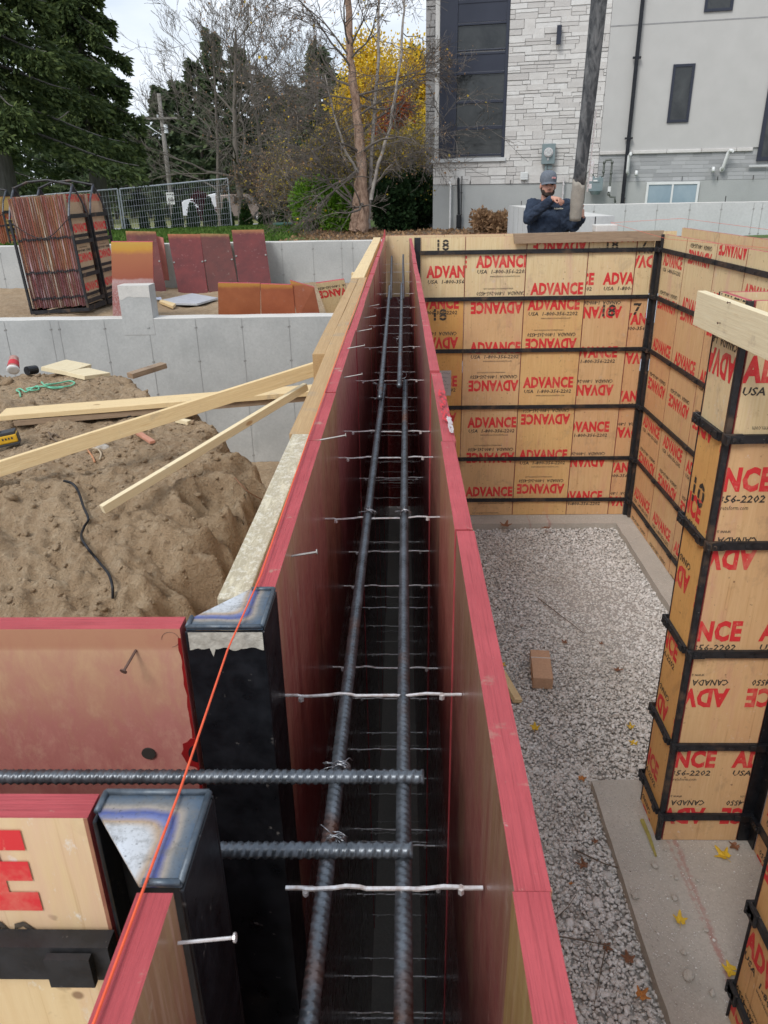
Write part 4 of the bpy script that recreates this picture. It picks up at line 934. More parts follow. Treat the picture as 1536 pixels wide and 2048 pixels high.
# ================================================================ RACKS
def m_rackedge():
    t = NT('cement_streaked_edge'); v = offs(t, (30, 8, .9), 91); n = t.noise(v, 2.5, 5, .7); oi = t.new('ShaderNodeObjectInfo'); z = t.sep(t.tc())[2]
    c = t.mix(t.ramp(t.noise(offs(t), 3, 4), [(.35, 0.), (.65, 1.)]), (.10, .022, .026), (.14, .03, .03))
    up = t.math('ADD', z, t.math('MULTIPLY', n, .5)); c = t.mix(t.ramp(up, [(1.15/1.6, 0.), (1.25/1.6, 1.)]), c, (.19, .052, .025))
    c = t.mix(t.ramp(n, [(.52, 0.), (.64, .85)]), c, (.48, .40, .38))
    return t.out(objcol(t, c), .7, t.bump(n, .3, .003))
M['rackedge'] = m_rackedge()
def rack(lab, x0, x1, y0, depth, z0, ph, n, grp, tint=(1, 1, 1), yaw=0):
    org = Vector((x0, y0, z0)); W = x1-x0; ROLL = -.045
    e = empty('panel_rack', org, lab, 'rack', 'form panel racks', yaw); R = Matrix.Rotation(yaw, 4, 'Z') @ Matrix.Rotation(ROLL, 4, 'Y'); e.rotation_euler = (0, ROLL, yaw); ht = ph+.0
    def LB(): return MB()
    b = LB()
    for x in (0, W): b.bb(x-.018, x+.018, -.02, depth+.02, .0, .07)
    b.bb(-.018, W+.018, -.045, -.02, .0, .05); b.bb(-.018, W+.018, depth+.02, depth+.045, .0, .05); b.build('base_frame', e, M['bar'])
    for x in (0, W):
        for y in (-.03, depth+.03):
            b = LB(); b.bb(x-.016, x+.016, y-.016, y+.016, .05, ht*.86); b.build('upright', e, M['bar'])
    for x in (0, W):
        ap = (x, depth/2, ht+.20)
        for y in (-.03, depth+.03):
            b = LB(); b.tube([(x, y, ht*.86), (x, y+(depth/2-y)*.35, ht*.86+(ht+.2-ht*.86)*.5), ap], .016, None, 6); b.build('lifting_leg', e, simple('grey_lug', (.06, .065, .075), (.03, .03, .035), 30, .5, metal=.4) if 'lug' not in M else M['lug'])
        b = LB(); b.prism([(x-.004, depth/2-.09, ht+.10), (x-.004, depth/2+.09, ht+.10), (x-.004, depth/2+.02, ht+.22), (x-.004, depth/2-.02, ht+.22)], (.008, 0, 0)); b.build('gusset', e, M['bar'])
    b = LB(); b.tube([(0, depth/2, ht+.20), (W*.25, depth/2, ht+.27), (W*.6, depth/2, ht+.28), (W, depth/2, ht+.20)], .018, None, 6); b.build('lifting_bow', e, M['bar'])
    for z in (ht*.86, ht*.63, ht*.33, ht*.09): b = LB(); b.bb(W-.002+.014, W+.022, -.03, depth+.03, z-.028, z+.028); b.build('side_bar', e, M['bar'])
    b = LB(); b.tube([(W*q, -.05, ht*.84-.42*math.sin(math.pi*q)**1.2*.55) for q in [i/24 for i in range(25)]], .006, None, 5); b.build('chain', e, M['bar'])
    # panels standing on edge
    proto = None; st = (W-.05)/n
    for k in range(n):
        if proto is None or k == n-1:
            p = bpy.data.objects.new('concrete_form', None); COL.objects.link(p)
            q = MB(); last = k == n-1
            for mm in (M['outer'], M['rackedge'], M['wine'], M['print_red'], M['print_black']): q.mi(mm)
            q.bb(0, .022, 0, depth, 0, ph, fm=[M['wine'], M['outer'], M['rackedge'], M['rackedge'], M['rackedge'], M['rackedge']])
            if last:
                vv, ff = prints(depth, ph, .36, .18, True); kk = len(q.v); q.v += [(.0235, xx, zz) for xx, zz in vv]
                for a, mi in ff: q.f.append(tuple(i+kk for i in a)); q.m.append(3+mi)
            bo = q.build('board', p); bo.color = (*tint, 1)
            for z in (ph*.63, ph*.33, ph*.09): c = MB(); c.bb(.0225, .0305, .0, depth-.0, z-.02, z+.02); c.bb(.012, .034, -.014, .001, z-.014, z+.014); c.build('crossbar', p, M['bar'])
            proto = proto or p
        else: p = copy_tree(proto)
        p.matrix_world = Matrix.Translation(org) @ R @ Matrix.Translation((.025+k*st, 0, .075+rnd.uniform(-.01, .012)))
        for ch in p.children:
            if ch.name.startswith('board'): s = rnd.uniform(.65, 1.1); ch.color = (s*tint[0], s*tint[1]*rnd.uniform(.8, 1.2), s*tint[2], 1)
        tag(p, 'upright form panel stored in %s, %s from its left side' % (grp, ORD1[k]), 'form panel', 'panels stored in '+grp)
    return e
M['lug'] = simple('grey_lug', (.10, .11, .13), (.05, .05, .06), 30, .5, metal=.4)
a = Py(80, 628, 11.2); c = Py(180, 625, 11.2); tp = Py(135, 392, 11.2)
rack('front storage rack of striped panels left of the orange leaning panel', a.x-.10, c.x, 11.2, .61, a.z, tp.z-a.z-.09, 24, 'the front rack')
rack('second storage rack directly behind the front one', a.x-.06, c.x+.02, 11.93, .61, a.z, tp.z-a.z-.09, 24, 'the rack behind the front one')
a = Py(-70, 560, 15.6); c = Py(40, 560, 15.6); tp = Py(10, 398, 15.6)
rack('third orange rack standing beyond the far wall at the left edge', a.x, c.x, 15.6, .61, a.z, tp.z-a.z-.09, 26, 'the rack beyond the far wall', (1.3, .95, .6))
# ================================================================ THINGS ON THE MOUND
def onm(px, py):
    """march the viewing ray to the mound surface"""
    r = ray(px, py).normalized(); t = 1.2
    while t < 14:
        p = CAM+r*t
        if -6.6 < p.x < -.35 and p.y > .95 and p.z < mound(p.x, p.y): return p
        t += .01
    return Pz(px, py, -1.2)
def lathe(b, prof, m, n=20, mtx=None):
    v = []; f = []
    for r, z in prof:
        for j in range(n): a = 2*math.pi*j/n; p = Vector((r*math.cos(a), r*math.sin(a), z)); v.append(mtx @ p if mtx else p)
    for i in range(len(prof)-1):
        for j in range(n): f.append((i*n+j, i*n+(j+1) % n, (i+1)*n+(j+1) % n, (i+1)*n+j))
    b.add(v, f, m)
def cup(label, px, py, h, r, cols, tilt, up_=.03):
    p = onm(px, py); e = bpy.data.objects.new('paper_cup', None); COL.objects.link(e)
    e.matrix_world = Matrix.Translation(p+Vector((0, 0, up_))) @ Matrix.Rotation(tilt[1], 4, 'Z') @ Matrix.Rotation(tilt[0], 4, 'X')
    b = MB(); lathe(b, [(0, 0), (r*.74, 0), (r*.97, h)], cols[0]); b.build('cup', e, smooth=True)
    b = MB(); lathe(b, [(r*1.02, h-.006), (r*1.04, h), (r*.95, h+.012), (r*.6, h+.013), (0, h+.013)], cols[1]); b.build('lid', e, smooth=True)
    b = MB(); lathe(b, [(r*.86, h*.38), (r*.98, h*.8)], cols[2]); b.build('sleeve', e, smooth=True)
    tag(e, label, 'cup', 'coffee cups')
white = simple('white_plastic', (.75, .75, .74), (.65, .65, .64), 20, .4); redc = simple('cup_red', (.55, .03, .04), (.45, .02, .03), 20, .5); brc = simple('cup_brown', (.35, .13, .10), (.5, .3, .25), 30, .6)
cup('used paper coffee cup with reddish sleeve lying at the back of the dirt', 35, 748, .16, .058, (brc, white, redc), (2.15, .25), .16)
cup('small red and white paper cup on the dirt edge near the concrete wall', 487, 880, .09, .035, (redc, white, redc), (.3, .5))
p = onm(56, 752); b = MB(); b.tube([p+Vector((0, 0, .05)), p+Vector((.04, .10, .04))], .042, None, 14)
o = b.build('pipe_scrap', None, M['blued']); rebase(o); tag(o, 'short black pipe piece right of the coffee cup', 'pipe')
def onmound_board(name, label, pa, pb, w, t, m, lift=.03, tilt=(0, 0, 1)):
    a = onm(*pa)+Vector((0, 0, lift)); c = onm(*pb)+Vector((0, 0, lift)); return plank(name, label, 'board', a, c, w, t, m, up=tilt, group='board offcuts on the dirt')
onmound_board('board_offcut', 'left of two overlapping pale board offcuts at the back of the dirt', (112, 757), (160, 741), .27, .038, M['lumber_pale'], .07, (.15, -.25, 1))
onmound_board('board_offcut', 'right of two overlapping pale board offcuts at the back of the dirt', (148, 757), (200, 750), .30, .038, M['lumber_pale'], .03, (0, -.15, 1))
onmound_board('board_offcut', 'greyish offcut propped on the dirt near the concrete wall', (262, 766), (330, 744), .10, .05, M['lumber_grey'], .07)
onmound_board('board_offcut', 'small pale splinter of wood below the long planks', (355, 845), (380, 850), .05, .03, M['lumber_pale'], .02)
onmound_board('board_offcut', 'thin orange-brown stake half buried below the long brace', (272, 868), (306, 890), .04, .02, simple('clay_wood', (.55, .26, .18), (.45, .2, .12), 20, .7), .02)
def rope(name, label, cat, pts, r, m, lift=.01, n=6):
    P = [onm(x, y)+Vector((0, 0, lift)) for x, y in pts]; Q = []
    for i in range(len(P)-1):
        for t in range(6):
            u = t/6; p0 = P[max(i-1, 0)]; p1 = P[i]; p2 = P[i+1]; p3 = P[min(i+2, len(P)-1)]
            Q.append(.5*((2*p1)+(p2-p0)*u+(2*p0-5*p1+4*p2-p3)*u*u+(3*p1-p0-3*p2+p3)*u**3))
    Q.append(P[-1]); b = MB(); b.tube(Q, r, None, n); o = b.build(name, None, m, smooth=True); rebase(o); return tag(o, label, cat)
grn = simple('green_rope', (.12, .42, .25), (.2, .55, .38), 90, .6)
P1 = [(42, 798), (40, 789), (34, 785), (42, 782), (52, 788), (62, 783), (75, 776), (78, 783), (64, 785), (54, 782), (70, 779), (88, 777), (108, 781), (128, 779), (100, 778), (88, 773), (84, 768), (94, 773), (120, 770), (140, 766), (150, 770), (140, 776), (118, 778)]
rope('rope', 'tangled green rope on the dirt behind the long planks', 'rope', P1, .007, grn, .02)
rope('cable', 'black cable curving down the dirt slope', 'cable', [(130, 978), (148, 984), (160, 1000), (170, 1030), (180, 1055), (172, 1070), (166, 1090), (176, 1110), (200, 1140), (220, 1165), (228, 1190), (229, 1215)], .008, M['blued'], .055)
rope('cable', 'thin dark wire lying just below the long planks', 'cable', [(230, 838), (262, 835), (290, 830), (320, 838)], .006, M['blued'], .012)
for k, q in enumerate(([(98, 868), (104, 880), (116, 888)], [(100, 882), (108, 872), (118, 878)], [(176, 904), (186, 918), (190, 928)], [(180, 900), (195, 902), (203, 912), (200, 924)], [(470, 960), (500, 990), (540, 1010)])):
    rope('root', 'dry root sticking from the dirt, %s from the top' % ORD1[k], 'root', q, .007 if k < 4 else .004, simple('root_bark%d' % k, [(.16, .11, .07), (.16, .11, .07), (.55, .25, .12), (.5, .4, .28), (.3, .15, .08)][k]), .015)
for k, (x, y, s, lb) in enumerate(((12, 842, .05, 'pale wood chip lump at the left edge under the plank'), (55, 820, .10, 'dirt clod by the left end of the planks'), (20, 825, .13, 'large dirt clod at the left edge behind the planks'), (204, 897, .05, 'pale flat stone below the brace'), (172, 1083, .045, 'stone beside the black cable'))):
    p = onm(x, y); bm = bmesh.new(); bmesh.ops.create_icosphere(bm, subdivisions=3, radius=s)
    for v in bm.verts: v.co *= 1+.7*noise.noise(v.co*(1.1/s)+Vector((k*3, 0, 0)))+.25*noise.noise(v.co*(3/s)); v.co.z *= .55
    me = bpy.data.meshes.new('rock'); bm.to_mesh(me); bm.free(); o = link('rock' if k > 2 else 'dirt_clod', me, [M['dirt'] if k != 3 else M['footing']], None, True); o.location = p+Vector((0, 0, s*.2)); tag(o, lb, 'stone')
# loose crumbs of soil
g = np.random.default_rng(31); n = 9000; v, f = stones(0, 1, 0, 1, 0, .010, n, 32); v = v.reshape(n, 12, 3); v -= v.mean(1, keepdims=True); v *= g.uniform(.4, 1.5, n)[:, None, None]**2
c0 = np.stack([g.uniform(-5.5, -.6, n), g.uniform(2.4, 7.6, n), np.zeros(n)], 1); c0[:, 2] = [mound(x, y)+.002 for x, y in c0[:, :2]]
o = npmesh('soil_crumbs', (v+c0[:, None]).reshape(-1, 3), f, [M['dirt']]); o['kind'] = 'stuff'; o['label'] = 'loose crumbs of soil over the dirt mound'; o['category'] = 'soil'
# cordless tool
p = onm(22, 893); e = bpy.data.objects.new('cordless_tool', None); COL.objects.link(e)
e.matrix_world = Matrix.Translation(p+Vector((0, 0, .02))) @ Matrix.Rotation(.35, 4, 'Z') @ Matrix.Rotation(-.12, 4, 'Y')
ty = simple('tool_yellow', (.72, .42, .02), (.6, .34, .02), 20, .45); tb = simple('tool_black', (.03, .032, .035), (.05, .05, .055), 40, .55)
b = MB(); b.box((0, 0, .045), (.13, .09, .062)); b.build('battery', e, ty, bevel=.01)
b = MB(); b.box((0, 0, .006), (.14, .095, .016)); b.box((0, 0, .085), (.12, .09, .02)); b.box((.067, 0, .045), (.006, .08, .05)); b.build('battery_frame', e, tb, bevel=.005)
b = MB(); b.tube([(-.04, 0, .09), (-.11, 0, .09), (-.20, 0, .10)], [.03, .026, .03], None, 10); b.build('handle', e, tb, smooth=True)
b = MB(); b.tube([(-.19, -.07, .10), (-.21, .10, .10)], .036, None, 12); b.build('body', e, ty, smooth=True)
b = MB()
for k in range(4): b.box((-.03+k*.02, -.0465, .05), (.010, .002, .014))
b.build('markings', e, tb)
tag(e, 'yellow and black cordless power tool lying on the dirt at the left edge', 'power tool')
# ================================================================ ON THE GRAVEL AND SLAB
def leaf(label, px, py, z, s, col, grp='fallen leaves', seed=0):
    r = random.Random(seed); b = MB(); pts = []; rot = r.uniform(0, 6.28)
    lobes = [(-2.3, .55), (-1.15, .85), (0, 1.), (1.15, .85), (2.3, .55)]; out = []
    for k in range(60):
        a = -2.9+5.8*k/59; rr = .46
        for c, L in lobes: rr = max(rr, L*max(0, 1-abs(a-c)/.58)**.6*.98+.12*math.cos(a*11)*(abs(a-c) < .35)*.4)
        out.append((rr*math.cos(a)*s, rr*math.sin(a)*s))
    v = [(0, 0, 0)]+[(x, y, .22*s*noise.noise(Vector((x/s*1.4, y/s*1.4, seed)))+.35*(x*x+y*y)/s) for x, y in out]
    f = [(0, i, i+1) for i in range(1, len(out))]
    b.add(v, f); b.tube([(0, 0, 0), (-.35*s, .05*s, .02*s), (-.8*s, .12*s, .05*s)], .02*s, None, 5)
    m = M.get('leaf'+col) or M.setdefault('leaf'+col, simple('maple_leaf_'+col, dict(yellow=((.72, .47, .03)), orange=(.55, .22, .05), brown=(.27, .11, .05))[col], dict(yellow=((.55, .34, .02)), orange=(.35, .13, .03), brown=(.16, .07, .035))[col], 60, .65, .2, .002))
    o = b.build('maple_leaf', None, m); md = o.modifiers.new('thick', 'SOLIDIFY'); md.thickness = .0006
    o.location = Pz(px, py, z)+Vector((0, 0, .004)); o.rotation_euler = (r.uniform(-.25, .25), r.uniform(-.25, .25), rot); return tag(o, label, 'leaf', grp)
gz = -3.065
for k, (x, y, s, c, l, z) in enumerate(((1070, 1457, .05, 'yellow', 'yellow leaf on the gravel below the brick', gz), (1262, 1455, .038, 'yellow', 'small yellow leaf on the gravel left of the stub, upper of two', gz), (1268, 1486, .045, 'yellow', 'yellow leaf on the gravel left of the stub, lower of two', gz),
    (1163, 1557, .04, 'orange', 'orange leaf on the gravel beside the slab corner', gz), (1448, 1712, .065, 'yellow', 'large yellow maple leaf on the slab in front of the stub', -2.995), (1360, 1842, .05, 'yellow', 'yellow leaf on the slab on the red chalk line', -2.995),
    (1462, 1942, .055, 'yellow', 'yellow leaf on the slab near the bottom right wall end', -2.995), (1470, 1693, .045, 'brown', 'brown leaf at the foot of the black inner corner', -2.995), (1168, 1731, .05, 'brown', 'curled brown leaf on the gravel left of the slab edge', gz),
    (1192, 1684, .03, 'brown', 'small reddish leaf on the gravel by the slab', gz), (1257, 1920, .05, 'brown', 'brown leaf against the slab edge near the bottom', gz), (1282, 1992, .05, 'orange', 'rusty leaf lying on the slab edge at the bottom', gz+.05),
    (1233, 1340, .055, 'brown', 'brown leaf in the middle of the gravel', gz), (1130, 1286, .04, 'brown', 'brown leaf on the gravel above the brick', gz), (985, 1246, .035, 'yellow', 'yellow leaf half hidden by the red form edge', gz), (1010, 1052, .09, 'brown', 'left brown leaf on the far footing', -2.995), (1093, 1056, .07, 'brown', 'right brown leaf on the far footing', -2.995),
    (1004, 1330, .04, 'yellow', 'yellow leaf above the wood scrap by the red form edge', gz), (1202, 1348-60, .03, 'brown', 'tiny dark leaf on the gravel', gz), (1141, 1768, .02, 'orange', 'tiny orange leaf bit on the gravel', gz), (1212, 1895, .035, 'brown', 'brown leaf by the crossed twigs', gz))): leaf(l, x, y, z, s, c, seed=k+3)
for k, (pts, r, l) in enumerate((([(1075, 1195), (1120, 1230), (1170, 1268)], .005, 'long thin twig lying on the far gravel'), ([(1150, 1700), (1210, 1728), (1262, 1743)], .005, 'twig reaching from the gravel onto the slab'),
    ([(1110, 1872), (1160, 1880), (1222, 1892)], .005, 'dark twig on the near gravel, the level one'), ([(1212, 1893), (1200, 1950), (1188, 2012)], .003, 'thin twig crossing below the level one'), ([(1108, 1840), (1135, 1815), (1152, 1790)], .003, 'short twig beside the red form edge'), ([(1284, 1640), (1298, 1672), (1312, 1712)], .013, 'yellow-green grass stalk beside the foot of the stub'))):
    z = gz+.012 if k != 5 else -2.99; b = MB(); b.tube([Pz(x, y, z+(.05 if k == 1 and i == 2 else 0)) for i, (x, y) in enumerate(pts)], [r, r*.8, r*.5], None, 5)
    o = b.build('twig' if k < 5 else 'stalk', None, simple('twig_bark%d' % k, (.16, .12, .09) if k < 5 else (.42, .36, .10))); rebase(o); tag(o, l, 'twig')
# grit swept over the footings
vv = []; ff = []; kk = 0
for (a0, a1, b0, b1, n, sd) in ((1.2, 1.95, 1.3, 3.6, 2200, 51), (1.2, 1.34, 1.3, 3.7, 700, 52), (2.38, 2.55, 3.8, 7.6, 500, 53), (.35, 2.4, 7.68, 7.88, 500, 54)):
    v, f = stones(a0, a1, b0, b1, -3.0, .0032, n, sd); v = v.reshape(n, 12, 3); v[:, :, 2] += (-2.999-v[:, :, 2].mean(1))[:, None]; vv.append(v.reshape(-1, 3)); ff.append(f+kk); kk += n*12
o = npmesh('grit', np.concatenate(vv), np.concatenate(ff), [M['gravel']]); o['kind'] = 'stuff'; o['label'] = 'fine stone grit scattered on the concrete footings'; o['category'] = 'grit'
# wrapped brick
c1 = Pz(1082, 1340, gz+.03); e = empty('brick', (c1.x, c1.y, gz-.01), 'brown brick tied round with string, lying on the gravel', 'brick', None, -.10)
b = MB(); b.box((0, 0, .05), (.15, .38, .10)); b.build('block', e, simple('brown_brick', (.58, .36, .23), (.48, .29, .18), 60, .85, .4, .003), bevel=.004)
b = MB(); b.box((0, .08, .05), (.155, .006, .105)); b.build('string', e, white)
c1 = Pz(1018, 1372, gz+.03); b = MB(); b.box((0, 0, 0), (.07, .34, .035)); o = b.build('wood_scrap', None, M['lumber'], bevel=.003); o.location = c1; o.rotation_euler = (.12, .35, .32); tag(o, 'short pale wood scrap beside the brick, against the forms', 'board')
for k, (x, y, s) in enumerate(((1310, 1730, .02), (1270, 1790, .022), (1350, 1795, .018), (1352, 1755, .012), (1378, 1950, .028), (1368, 1905, .014), (1425, 1985, .016), (1412, 1860, .012), (1330, 1700, .01), (1395, 1760, .01))):
    bm = bmesh.new(); bmesh.ops.create_icosphere(bm, subdivisions=2, radius=s)
    for v in bm.verts: v.co *= 1+.4*noise.noise(v.co*60+Vector((k*3, 0, 0))); v.co.z *= .7
    me = bpy.data.meshes.new('stone_chip'); bm.to_mesh(me); bm.free(); o = link('stone_chip', me, [M['footing']]); o.location = Pz(x, y, -3+s*.4); tag(o, 'stray stone chip on the doorway slab, %s from the far left' % ORD1[k], 'stone', 'stone chips on the slab')
# ================================================================ NEIGHBOURING HOUSE
HO = Pz(865, 460, -.5); HU = Vector((.98, -.1985, 0)).normalized(); HN = Vector((HU.y, -HU.x, 0))   # HN looks toward the viewer
HR = math.atan2(HU.y, HU.x)
def hw(px, py, d=0):
    O = HO+HN*d; r = ray(px, py); t = (O-CAM).dot(HN)/r.dot(HN); p = CAM+r*t; return (p-HO).dot(HU), p.z+.5   # s, height above grade
HE = empty('house', HO, 'modern house with pale stone, grey stucco and dark windows behind the worker', 'house', None, HR)
# local x = s, local -y = toward viewer, z above grade
def m_stone():
    t = NT('split_limestone'); ge = t.new('ShaderNodeNewGeometry'); r = ge.outputs['Random Per Island']; v = t.tc(); n = t.noise(v, 5, 6, .7); n2 = t.noise(v, 28, 5, .7)
    c = t.ramp(r, [(0., (.49, .47, .45)), (.5, (.58, .56, .535)), (1., (.66, .65, .63))])
    c = t.mix(t.ramp(n, [(.4, 0.), (.7, .5)]), c, (.47, .45, .43))
    return t.out(c, .9, t.bump(n2, .5, .01, t.bump(n, .6, .03)))
M['stone'] = m_stone()
M['stone_dark'] = simple('dark_side_stone', (.36, .35, .345), (.29, .285, .285), 6, .9, .4, .02); M['mortar'] = simple('mortar', (.62, .61, .59), (.55, .54, .52), 30, .9)  # the set-back wing is of darker grey stone
M['stucco'] = simple('stucco', (.475, .47, .455), (.44, .435, .42), 2.5, .92, .35, .004, det=8)
M['brickg'] = None
def m_gb():
    t = NT('grey_brick'); ge = t.new('ShaderNodeNewGeometry'); r = ge.outputs['Random Per Island']; n = t.noise(t.tc(), 20, 5, .7)
    c = t.ramp(r, [(0., (.27, .275, .28)), (.5, (.34, .345, .35)), (1., (.42, .425, .43))]); c = t.mix(t.ramp(n, [(.4, 0.), (.7, .4)]), c, (.36, .36, .365)); return t.out(c, .85, t.bump(n, .3, .004))
M['brickg'] = m_gb(); M['found'] = m_concrete('parged_foundation', (.42, .43, .42), (.36, .37, .365), 1.2, 50, .2, (.32, .33, .32))
M['navy'] = simple('dark_window_metal', (.022, .026, .042), (.030, .034, .052), 2, .35, metal=.2)
def m_glass(name, c1, c2, rough=.06):
    t = NT(name); v = t.tc(); n = t.noise(v, 1.6, 5, .7, .8); c = t.mix(t.ramp(n, [(.35, 0.), (.75, 1.)]), c1, c2); t.b.inputs['Specular IOR Level'].default_value = .6; return t.out(c, rough)  # reflections put into the pane colour as a mottled tone
M['glass'] = m_glass('dark_glass', (.014, .016, .018), (.055, .058, .058)); M['glassb'] = m_glass('basement_glass', (.30, .38, .43), (.22, .30, .36), .15)
def blocks(b, s0, s1, z0, z1, y, hs, ls, gap, jit, m, dep=.03, ragged=True):
    z = z0
    while z < z1-.01:
        h = min(rnd.choice(hs), z1-z); x = s0-rnd.uniform(0, .2) if ragged else s0
        h = h if z1-z-h > .05 else z1-z
        while x < s1:
            l = rnd.uniform(*ls); a = max(x, s0); c = min(x+l, s1); x += l
            if c-a < .03: continue
            zz0, zz1 = z+(rnd.uniform(-.012, .012) if ragged else 0), z+h+(rnd.uniform(-.012, .012) if ragged else 0)
            if ragged and rnd.random() < .45 and h > .13: q = rnd.uniform(.3, .7); parts = ((zz0, z+h*q), (z+h*q, zz1))
            else: parts = ((zz0, zz1),)
            for q0, q1 in parts:
                d = rnd.uniform(0, jit); x0, x1, w0, w1 = a+gap, c-gap, q0+gap, q1-gap; e = min(.0025, (x1-x0)*.3)
                r_ = lambda: rnd.uniform(-1, 1)*gap*.7
                fr = [(x0+e+r_(), y-dep-d, w0+e+r_()), (x1-e+r_(), y-dep-d, w0+e+r_()), (x1-e+r_(), y-dep-d, w1-e+r_()), (x0+e+r_(), y-dep-d, w1-e+r_())]
                mid = [(x0, y-dep*.6, w0), (x1, y-dep*.6, w0), (x1, y-dep*.6, w1), (x0, y-dep*.6, w1)]; bk = [(p[0], y, p[2]) for p in mid]
                b.add(fr+mid+bk, [(0, 1, 2, 3)]+[(i, 4+i, 4+(i+1) % 4, (i+1) % 4) for i in range(4)]+[(4+i, 8+i, 8+(i+1) % 4, 4+(i+1) % 4) for i in range(4)], m)
        z += h
Zf = hw(900, 370)[1]; sW0, zSill = hw(877, 312)[0], hw(950, 316)[1]; sW1 = hw(1007, 300)[0]; sR = 3.79
TOPZ = 7.0
zb1 = hw(1300, 300)[1]; b = MB()   # core volume
b.bb(0.02, 12, .062, 9, Zf+.001, TOPZ, M['mortar']); b.bb(.004, sR, .0285, .0615, Zf+.001, zSill-.1, M['mortar']); b.bb(sW1+.021, sR, .0285, .0615, zSill-.0995, TOPZ, M['mortar']); b.bb(sR+.0005, 12, .022, .0615, Zf+.001, zb1, M['found'])
b.build('house_body', HE)
b = MB(); b.bb(0, 12, 0.0, 9, -1, Zf-.303, M['found']); 
b = MB(); b.bb(0, 12, 0.02, 9.1, -1.2, Zf, M['found']); b.build('foundation', HE)
b = MB(); HS = (.07, .09, .115, .14, .18)
blocks(b, .0, sR, Zf+.003, zSill-.085, .058, HS, (.18, .55), .0022, .010, M['stone'], .055)
blocks(b, sW1+.02, sR, zSill-.085, TOPZ, .058, HS, (.18, .55), .0022, .010, M['stone'], .055); b.build('stone_cladding', HE)
b = MB(); b.bb(-.035, sW1+.06, -.05, .02, zSill-.082, zSill-.002, M['conc_pale']); b.build('sill', HE, bevel=.006)
# window tower
we = bpy.data.objects.new('tall_window', None); COL.objects.link(we); we.parent = HE
sg0 = hw(912, 250)[0]
b = MB(); b.bb(sW0, sg0-.002, .0, .059, zSill, TOPZ); b.bb(sW1-.05, sW1+.018, .005, .059, zSill, TOPZ)
def hz(px, py): return hw(px, py)[1]
for a, c in ((308, 312), (252, 259), (200, 206), (143, 148), (104, 109), (98, 101), (44, 49), (5, -3)):
    b.bb(sg0, sW1-.052, .008, .056, hz(960, a), hz(960, c))
b.build('frame', we, M['navy'], bevel=.004)
b = MB(); b.bb(sg0, sW1-.052, .022, .04, hz(960, 104)-.0, hz(960, 143)); b.build('spandrel', we, M['navy'])
b = MB(); b.bb(sg0, sW1-.052, .021, .041, hz(960, 5), hz(960, 43)); b.build('spandrel', we, M['navy'])
for k, (a, c) in enumerate(((308, 260), (252, 206), (200, 148), (98, 49), (-3, -60), (-60, -150))):
    b = MB(); b.bb(sg0+.001, sW1-.053, .046+.0005*k, .052, hz(960, a)+.002, hz(960, c)-.002); b.build('pane', we, M['glass'])
# set-back wing at the left with darker stone
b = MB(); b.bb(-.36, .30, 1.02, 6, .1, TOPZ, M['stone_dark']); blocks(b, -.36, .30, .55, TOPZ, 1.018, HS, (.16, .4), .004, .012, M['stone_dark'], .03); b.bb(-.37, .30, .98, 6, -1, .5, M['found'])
b.build('side_wing', HE)
# stucco
zb1 = hw(1300, 300)[1]; zb0 = zb1-.075
b = MB(); b.bb(sR+.002, 12, -.008, .059, zb1, TOPZ); b.build('stucco_wall', HE, M['stucco'])
zr_ = hw(1350, 45)[1]; b = MB(); b.bb(sR+.003, 12, -.0125, -.0085, zr_-.012, zr_+.012); b.build('stucco_joint', HE, simple('dark_joint', (.22, .22, .22), (.3, .3, .3), 10))  # dark-coloured strip along the stucco joint
b = MB(); x = sR+.003
while x < 7.0:
    l = .72; b.bb(x, min(x+l-.004, 7.0), -.035, .02, zb0, zb1-.002); x += l
b.build('stone_ledge', HE, M['stone'], bevel=.012)
b = MB(); z = Zf+.003; kk = 0
while z < zb0-.02:
    blocks(b, sR+.002, 12, z, min(z+.079, zb0), .058, (.08,), (.30, .50), .003, .003, M['brickg'], .04, False); z += .08; kk += 1
b.build('brick_band', HE)
def hwin(name, p0, p1, frame, glass, fw=.07, mull=(), y=-.012, dep=.04):
    s0, z0 = hw(*p0); s1, z1 = hw(*p1); s0, s1 = min(s0, s1), max(s0, s1); z0, z1 = min(z0, z1), max(z0, z1)
    w = bpy.data.objects.new(name, None); COL.objects.link(w); w.parent = HE
    b = MB(); b.bb(s0, s1, y-.03, y+.03, z1-fw, z1); b.bb(s0, s1, y-.03, y+.03, z0, z0+fw); b.bb(s0, s0+fw, y-.03, y+.03, z0+fw, z1-fw); b.bb(s1-fw, s1, y-.03, y+.03, z0+fw, z1-fw)
    for q in mull: x = s0+(s1-s0)*q; b.bb(x-.02, x+.02, y-.028, y+.02, z0+fw, z1-fw)
    b.build('frame', w, frame, bevel=.003); b = MB(); b.bb(s0+fw, s1-fw, y-.01, y-.004, z0+fw, z1-fw); b.build('pane', w, glass); return s0, s1, z0, z1
hwin('window', (1333, 246), (1391, 127), M['navy'], M['glass'], .055)
hwin('window', (1407, 25), (1480, -90), M['navy'], M['glass'], .055)
hwin('window', (1512, 322), (1640, 60), M['navy'], M['glass'], .08)
s, z = hw(1500, 328); b = MB(); b.bb(s-.03, s+2, -.07, -.036, z-.06, z-.02); b.build('sill', HE, M['conc_pale'])
M['vinyl'] = simple('white_vinyl', (.72, .73, .72), (.66, .67, .66), 10, .45)
hwin('basement_window', (1287, 425), (1400, 363), M['vinyl'], M['glassb'], .05, (.5,), .0)
